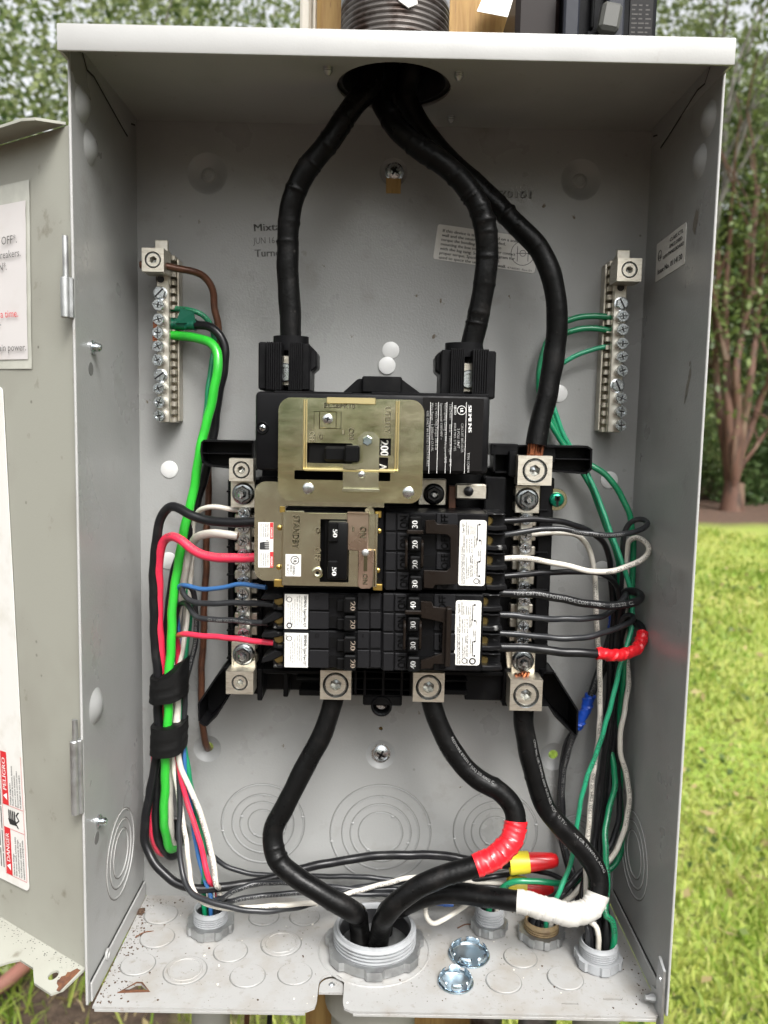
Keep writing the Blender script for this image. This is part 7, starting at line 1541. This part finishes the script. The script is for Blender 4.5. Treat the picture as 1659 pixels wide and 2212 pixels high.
mk('bark', (0.14, 0.085, 0.055), 0.85, var=[(5, (0.22, 0.17, 0.12), 0.45, 0.6, 4), (22, (0.07, 0.045, 0.03), 0.55, 0.75, 4)], bump=(20, 0.5, 0.02), stretch=(2, 2, 0.5))
mk('bark_myrtle', (0.11, 0.054, 0.036), 0.75, var=[(3, (0.17, 0.12, 0.08), 0.52, 0.66, 4), (9, (0.03, 0.018, 0.013), 0.5, 0.7, 4)], bump=(18, 0.3, 0.01), stretch=(2, 2, 0.4))
mk('bark_grey', (0.12, 0.11, 0.095), 0.85, var=[(6, (0.2, 0.19, 0.17), 0.45, 0.6, 4)], bump=(20, 0.5, 0.02))
def leaf_mesh(name, cen, size, mat, tone, parent=None, flat=0.0, asp=0.5):
    N = len(cen); u = rng.normal(size=(N, 3)); u[:, 2] *= (1 - flat); u /= np.linalg.norm(u, axis=1)[:, None]
    w = rng.normal(size=(N, 3)); w -= u * np.sum(u * w, 1)[:, None]; w /= np.linalg.norm(w, axis=1)[:, None]
    s = (np.asarray(size) * rng.uniform(0.6, 1.25, N))[:, None]
    nn = np.cross(u, w)
    V_ = np.stack([cen - u * s * 0.5, cen + w * s * asp * 0.5 + nn * s * 0.08, cen + u * s * 0.5, cen - w * s * asp * 0.5 + nn * s * 0.08], 1).reshape(-1, 3)
    me = bpy.data.meshes.new(name); me.vertices.add(4 * N); me.loops.add(4 * N); me.polygons.add(N)
    base = Vector((0, 0, 0)) if parent is None else WLOC[parent]
    me.vertices.foreach_set('co', (V_ - np.array(base)).ravel()); me.loops.foreach_set('vertex_index', np.arange(4 * N)); me.polygons.foreach_set('loop_start', np.arange(N) * 4); me.polygons.foreach_set('loop_total', np.full(N, 4))
    at = me.attributes.new('tone', 'FLOAT', 'FACE'); at.data.foreach_set('value', np.clip(tone, 0, 1).astype(np.float32)); me.update(calc_edges=True)
    me.materials.append(M[mat]); o = bpy.data.objects.new(name, me); COL.objects.link(o)
    if parent is not None: o.parent = parent; WLOC[o] = base.copy()
    return o
# grass blades ---------------------------------------------------------------------
def blades(n, xy, h, w, lean):
    x, y = xy; z = ghz(x, y); a = rng.uniform(0, 2 * np.pi, n); l = lean * rng.uniform(0.2, 1.2, n) * h; b = rng.uniform(0, 2 * np.pi, n)
    dx, dy = np.cos(a) * w / 2, np.sin(a) * w / 2; lx, ly = np.cos(b) * l, np.sin(b) * l
    v0 = np.stack([x - dx, y - dy, z - 0.005], 1); v1 = np.stack([x + dx, y + dy, z - 0.005], 1)
    v2 = np.stack([x + dx * 0.8 + lx * 0.4, y + dy * 0.8 + ly * 0.4, z + h * 0.6], 1); v3 = np.stack([x - dx * 0.8 + lx * 0.4, y - dy * 0.8 + ly * 0.4, z + h * 0.6], 1)
    v4 = np.stack([x + lx, y + ly, z + h * 0.92], 1)
    return np.stack([v0, v1, v2, v3, v4], 1).reshape(-1, 3)
def grass_obj(name, n, xy, h, w, lean, mat, label):
    V_ = blades(n, xy, h, w, lean); idx = (np.arange(n)[:, None] * 5 + np.array([0, 1, 2, 3, 3, 2, 4])[None]).ravel()
    me = bpy.data.meshes.new(name); me.vertices.add(5 * n); me.loops.add(7 * n); me.polygons.add(2 * n); me.vertices.foreach_set('co', V_.ravel()); me.loops.foreach_set('vertex_index', idx)
    st = (np.arange(n)[:, None] * 7 + np.array([0, 4])[None]).ravel(); me.polygons.foreach_set('loop_start', st); me.polygons.foreach_set('loop_total', np.tile([4, 3], n))
    at = me.attributes.new('tone', 'FLOAT', 'FACE'); cl = 0.45 + 0.32 * np.sin(xy[0] * 2.1 + 1) * np.sin(xy[1] * 1.7) + 0.2 * np.sin(xy[0] * 9 + xy[1] * 4) * np.sin(xy[1] * 7 - xy[0] * 3) + 0.3 * rng.normal(size=n); at.data.foreach_set('value', np.repeat(np.clip(cl, 0, 1), 2).astype(np.float32))
    me.update(calc_edges=True); me.materials.append(M[mat]); o = bpy.data.objects.new(name, me); COL.objects.link(o); return stuff(tag(o, label, 'grass'))
n = 120000
rr = 1.2 + 11.5 * rng.random(n) ** 1.35; aa = rng.uniform(R_(18), R_(100), n); X, Y = rr * np.cos(aa), rr * np.sin(aa) - 0.6
k = (X > -0.25 + 0.25 * np.sin(Y * 2)) & (Y < 9.1 + 0.3 * np.sin(X * 2.3)); X, Y = X[k], Y[k]; rr = rr[k]
grass_obj('lawn_grass', len(X), (X, Y), rng.uniform(0.02, 0.085, len(X)) * (0.75 + 0.35 * np.sin(X * 3.1) * np.sin(Y * 2.7)), (0.004 + 0.0013 * rr) * rng.uniform(0.6, 1.7, len(X)), 1.1, 'grass', 'short bright green lawn grass to the right of the box')
n = 16000; rr = 1.2 + 6 * rng.random(n) ** 1.3; aa = rng.uniform(R_(20), R_(150), n); X, Y = rr * np.cos(aa), rr * np.sin(aa) - 0.5
grass_obj('dry_thatch', n, (X, Y), rng.uniform(0.01, 0.03, n), 0.004, 2.5, 'straw', 'dry straw-coloured thatch lying among the grass')
n = 7000; X = rng.uniform(-2.6, 0.2, n); Y = rng.uniform(0.35, 3.4, n)
c = np.array([(rng.uniform(-2.4, 0.2), rng.uniform(0.4, 3.2)) for _ in range(90)]); pick = rng.integers(0, 90, n); X = c[pick, 0] + rng.normal(0, 0.09, n); Y = c[pick, 1] + rng.normal(0, 0.09, n)
grass_obj('weed_tufts', n, (X, Y), rng.uniform(0.04, 0.13, n), 0.007, 1.1, 'grass', 'tufts of weedy grass in the bare bed left of the post')
nb = 26                                     # broad-leaved ground weeds
for i in range(nb):
    wx, wy = (rng.uniform(-2.2, 0.1), rng.uniform(0.5, 2.9)); wz = float(ghz(wx, wy)); t = thing('ground_weed', 'small broad-leaved green weed growing in the bare bed below the door', 'weed', (wx, wy, wz), 'weeds in the bare bed')
    m_ = 30; cen = np.stack([wx + rng.normal(0, 0.055, m_), wy + rng.normal(0, 0.055, m_), wz + rng.uniform(0.02, 0.08, m_)], 1); leaf_mesh('leaf_cluster', cen, np.full(m_, 0.042), 'leaf_light', rng.uniform(0.2, 1, m_), t, 0.6, 0.85)
n = 1500; X = rng.uniform(-2.6, 0.5, n); Y = rng.uniform(0.3, 3.2, n); cen = np.stack([X, Y, ghz(X, Y) + 0.006], 1)
lm = leaf_mesh('leaf_litter', cen, np.full(n, 0.035), 'straw', rng.uniform(-0.6, 0.6, n), None, 0.85, 0.4); stuff(tag(lm, 'brown leaf and bark litter on the bare soil', 'litter'))
n = 900; rr = 1.4 + 7 * rng.random(n); aa = rng.uniform(R_(20), R_(95), n); X, Y = rr * np.cos(aa), rr * np.sin(aa) - 0.6; k = X > -0.1; X, Y = X[k], Y[k]
fl_ = leaf_mesh('fallen_leaves', np.stack([X, Y, ghz(X, Y) + 0.035], 1), np.full(len(X), 0.055), 'straw', rng.uniform(-0.8, 0.5, len(X)), None, 0.8, 0.5); stuff(tag(fl_, 'brown fallen leaves scattered over the lawn', 'leaves'))
n = 2200; c = np.stack([rng.uniform(0.2, 5, 60), rng.uniform(0.4, 7, 60)], 1); pick = rng.integers(0, 60, n); X = c[pick, 0] + rng.normal(0, 0.16, n); Y = c[pick, 1] + rng.normal(0, 0.16, n)
cv = leaf_mesh('lawn_clover', np.stack([X, Y, ghz(X, Y) + rng.uniform(0.02, 0.06, n)], 1), np.full(n, 0.032), 'leaf_mid', rng.uniform(0.1, 0.9, n), None, 0.7, 0.9); stuff(tag(cv, 'darker clover patches mixed into the lawn', 'clover'))
# pink pipe lying in the bed
pp = [PZ(-120, 2190, GZ + 0.06), PZ(0, 2130, GZ + 0.06), PZ(40, 2098, GZ + 0.06), PZ(85, 2060, GZ + 0.05), PZ(135, 2015, GZ + 0.04)]
o = obj('buried_pipe', S().tube(spline(pp, 0.02), 0.019, 16), 'pipe_pink'); tag(o, 'faded pinkish red pipe lying on the soil below the door', 'pipe')

# ================================================================== trees
def at_dist(px, py, dist):
    r = ray(px, py); h_ = math.hypot(r.x, r.y); return CAM + r * (dist / h_)
def limb(sh, a, b, r0, r1, wob=0.08, n=8):
    a = np.array(a, float); b = np.array(b, float); L = np.linalg.norm(b - a); k = max(4, int(L / 0.35))
    t = np.linspace(0, 1, k + 1)[:, None]; p = a + (b - a) * t; off = rng.normal(0, wob * L * 0.25, (k + 1, 3)); off[0] = 0; off = np.cumsum(off, 0) * 0.35; p = p + off * np.sin(np.pi * np.minimum(t * 0.8, 1))
    sh.tube(p, np.linspace(r0, r1, k + 1), n, cap=True); return p[-1]
def tree(label, base, trunk_h, crown_c, crown_r, nleaf, lsize, mat, bark='bark', r0=0.15, clumps=60, group=None, name='broadleaf_tree', limbs=7, shell=0.35):
    bz = float(ghz(base[0], base[1])); t = thing(name, label, 'tree', (base[0], base[1], bz), group)
    sh = S(); top = np.array([base[0], base[1], bz + trunk_h]); limb(sh, (base[0], base[1], bz - 0.1), top, r0, r0 * 0.6, 0.05)
    cc = np.array(crown_c); cr = np.array(crown_r)
    u = rng.normal(size=(clumps, 3)); u /= np.linalg.norm(u, axis=1)[:, None]; rad = rng.uniform(shell, 1.0, clumps) ** 0.6
    cen = cc + u * rad[:, None] * cr
    for i in range(limbs): limb(sh, top - np.array([0, 0, trunk_h * rng.uniform(0, 0.35)]), cen[i], r0 * 0.42, r0 * 0.06, 0.12, 6)
    obj('trunk', sh, bark, t, ang=60)
    pk = rng.integers(0, clumps, nleaf); spread = rng.uniform(0.10, 0.24, clumps)[pk][:, None] * cr.mean()
    pts = cen[pk] + rng.normal(size=(nleaf, 3)) * spread * np.array([1, 1, 0.75])
    tone = rng.uniform(0.1, 0.9, clumps)[pk] + rng.normal(0, 0.22, nleaf)
    leaf_mesh('crown', pts, np.full(nleaf, lsize), mat, tone, t, 0.25, 0.55)
    return t
# crape myrtle: several smooth stems fanning from one base
mb0 = at_dist(1583, 1062, 12.6); mx_, my_ = mb0.x, mb0.y; mz_ = float(ghz(mx_, my_))
t = thing('crape_myrtle', 'multi-stemmed reddish crape myrtle standing on mulch beyond the lawn', 'tree', (mx_, my_, mz_))
sh = S(); limb(sh, (mx_, my_, mz_ - 0.1), (mx_ + 0.02, my_, mz_ + 0.40), 0.185, 0.135, 0.02, 14)
tips = []
for (pts_, r0, r1) in (([(1570, 995), (1556, 905), (1547, 800), (1545, 690), (1552, 540)], 0.062, 0.026), ([(1577, 985), (1574, 880), (1569, 780), (1566, 660), (1578, 470)], 0.075, 0.026), ([(1586, 980), (1593, 900), (1590, 800), (1606, 700), (1612, 520)], 0.07, 0.026),
                       ([(1593, 985), (1609, 900), (1622, 810), (1634, 710), (1645, 570)], 0.068, 0.026), ([(1598, 990), (1624, 920), (1648, 850), (1690, 770), (1710, 640)], 0.058, 0.026), ([(1600, 1010), (1626, 975), (1660, 925), (1700, 880)], 0.035, 0.02), ([(1606, 700), (1622, 640), (1626, 540), (1640, 400)], 0.04, 0.018), ([(1569, 780), (1556, 720), (1536, 610)], 0.038, 0.018)):
    d0_ = 12.6 + rng.uniform(-0.25, 0.25); sp_pts = [Vector((mx_ + rng.normal(0, 0.04), my_, mz_ + 0.12))] if pts_[0][1] > 950 else []
    sp_pts += [at_dist(a, b_, d0_ + 0.1 * k_ * rng.uniform(-1, 1)) for k_, (a, b_) in enumerate(pts_)]
    pth = spline(sp_pts, 0.12); rads = np.linspace(r0 * 1.1, r1, len(pth)) * (1 + 0.06 * np.sin(np.arange(len(pth)) * 1.7)); sh.tube(pth, rads, 10); e = pth[-1]; tips.append(e)
    for j in range(4): k_ = int(len(pth) * rng.uniform(0.5, 0.95)); limb(sh, pth[k_], pth[k_] + rng.normal(0, 0.7, 3) + np.array([0, 0, 0.9]), r1 * 0.8, 0.01, 0.2, 6)
obj('trunk', sh, 'bark_myrtle', t, ang=60)
nL = 5200; cl_ = np.array(tips)[rng.integers(0, len(tips), 60)] + rng.normal(size=(60, 3)) * np.array([1.0, 1.0, 0.9]) + np.array([0, 0, 0.5]); cen = cl_[rng.integers(0, 60, nL)] + rng.normal(size=(nL, 3)) * 0.25
leaf_mesh('crown', cen, np.full(nL, 0.10), 'leaf_mid', rng.uniform(0, 1, nL), t)
GP = 'trees of the woods'
def tr(px, dist, label, trunk_h, cz, crx, crz, nl, ls, mat, bark='bark', r0=0.15, clumps=60, limbs=7, name='broadleaf_tree'):
    b = at_dist(px, 926, dist); return tree(label, (b.x, b.y), trunk_h, (b.x, b.y, cz), (crx, crx, crz), nl, ls, mat, bark, r0, clumps, GP, name, limbs)
# left side behind the door and lid
tr(60, 8.0, 'light green broadleaf tree behind the open door', 2.2, 2.9, 2.3, 2.2, 17500, 0.068, 'leaf_light', 'bark_grey', 0.07, 90, 10)
tr(520, 9.0, 'light green broadleaf tree rising behind the left half of the lid', 2.2, 3.1, 2.2, 2.1, 16500, 0.072, 'leaf_light', 'bark_grey', 0.08, 80, 10)
tr(-420, 10.0, 'dense mid green tree left of the open door', 2.4, 3.0, 2.6, 2.6, 12000, 0.12, 'leaf_mid', 'bark', 0.12, 70)
tr(260, 15.0, 'dark green tree in the second row behind the door', 3.0, 4.2, 3.6, 3.8, 5200, 0.19, 'leaf_mid', 'bark', 0.16, 80)
tr(800, 14.0, 'dark tree hidden behind the timber post', 3.0, 3.8, 3.2, 3.4, 9000, 0.18, 'leaf_mid', 'bark', 0.15, 70)
# right side
tr(1500, 17.0, 'mid green tree behind the crape myrtle', 2.6, 3.9, 2.9, 2.9, 6500, 0.17, 'leaf_mid', 'bark', 0.13, 80)
tr(1655, 20.0, 'tall thin-crowned tree at the edge of the woods', 4.0, 5.6, 3.2, 3.6, 4200, 0.20, 'leaf_mid', 'bark_grey', 0.12, 70)
tr(1420, 19.0, 'light green tree behind the loose breaker', 3.0, 5.0, 3.2, 3.2, 4200, 0.19, 'leaf_light', 'bark', 0.12, 70)
tr(1850, 18.0, 'dense green tree right of the crape myrtle', 3.0, 4.2, 3.2, 3.4, 5500, 0.19, 'leaf_mid', 'bark', 0.14, 70)
tr(1250, 17.0, 'green tree behind the right half of the box', 3.0, 4.0, 3.2, 3.4, 8000, 0.19, 'leaf_mid', 'bark', 0.14, 70)
tr(1500, 13.0, 'tall airy tree rising behind the loose breaker', 5.0, 6.6, 2.3, 2.2, 5200, 0.12, 'leaf_light', 'bark_grey', 0.09, 70, 9)
tr(1690, 15.0, 'tall airy tree with thin branches right of the crape myrtle', 5.0, 6.6, 2.3, 2.6, 4600, 0.13, 'leaf_light', 'bark_grey', 0.09, 70, 9)
tr(2200, 17.0, 'broad green tree far right of the lawn', 3.0, 4.0, 3.4, 3.4, 8000, 0.2, 'leaf_mid', 'bark', 0.14, 70)
for (px, dist, r0, lab) in ((1556, 21.0, 0.07, 'slender trunk behind the right wall of the box'),):
    b = at_dist(px, 926, dist); tree(lab, (b.x, b.y), 5.0, (b.x, b.y, 6.4), (1.4, 1.4, 1.6), 2200, 0.16, 'leaf_mid', 'bark_grey', r0, 20, GP, 'slender_tree', 4)
# undergrowth at the wood's edge and the far wood as one mass
for i, (px, dist, sc, lab) in enumerate(((1520, 14.5, 0.9, 'low bright shrub left of the crape myrtle base'), (1640, 14.2, 0.8, 'low dark shrub right of the crape myrtle base'), (1760, 15.0, 1.0, 'rounded shrub far right at the mulch edge'), (1590, 16.5, 1.2, 'tall shrub behind the crape myrtle stems'))):
    b = at_dist(px, 926, dist); z0 = float(ghz(b.x, b.y)); t = thing('shrub', lab, 'shrub', (b.x, b.y, z0)); sh = S()
    for j in range(5): limb(sh, (b.x, b.y, z0 - 0.05), (b.x + rng.normal(0, 0.4 * sc), b.y + rng.normal(0, 0.3), z0 + sc * rng.uniform(0.5, 1.1)), 0.03, 0.01, 0.1, 6)
    obj('stem', sh, 'bark', t)
    nL = 3200; cl = rng.normal(size=(24, 3)) * np.array([0.6, 0.45, 0.4]) * sc + np.array([b.x, b.y, z0 + 0.65 * sc]); pk = rng.integers(0, 24, nL)
    leaf_mesh('foliage', cl[pk] + rng.normal(size=(nL, 3)) * 0.2 * sc, np.full(nL, 0.11), 'leaf_light' if i in (0, 3) else 'leaf_dark', rng.uniform(0, 1, 24)[pk] + rng.normal(0, 0.2, nL), t)
nL = 120000; aa = np.where(rng.random(nL) < 0.5, rng.uniform(R_(28), R_(152), nL), rng.uniform(R_(152), R_(388), nL)); dd_ = rng.uniform(24, 44, nL); X, Y = dd_ * np.cos(aa), dd_ * np.sin(aa)
env = 4.6 + 2.0 * np.sin(aa * 23) + 1.6 * np.sin(aa * 41 + 1) + 1.0 * np.sin(aa * 71)
env = np.where((aa > R_(152)), env * 1.7, env)  # unseen wood behind the camera, raised to darken what metal and plastic reflect
Zf = GZ + 0.3 + np.maximum(env, 2.0) * rng.random(nL) ** 0.9
fw = leaf_mesh('far_wood', np.stack([X, Y, Zf], 1), np.full(nL, 0.42), 'leaf_mid', 0.5 + 0.4 * np.sin(aa * 57 + Zf) + rng.normal(0, 0.2, nL), None, 0.2, 0.7); stuff(tag(fw, 'far green wood closing the view behind the lawn, with an unseen taller part added behind the camera', 'wood'))
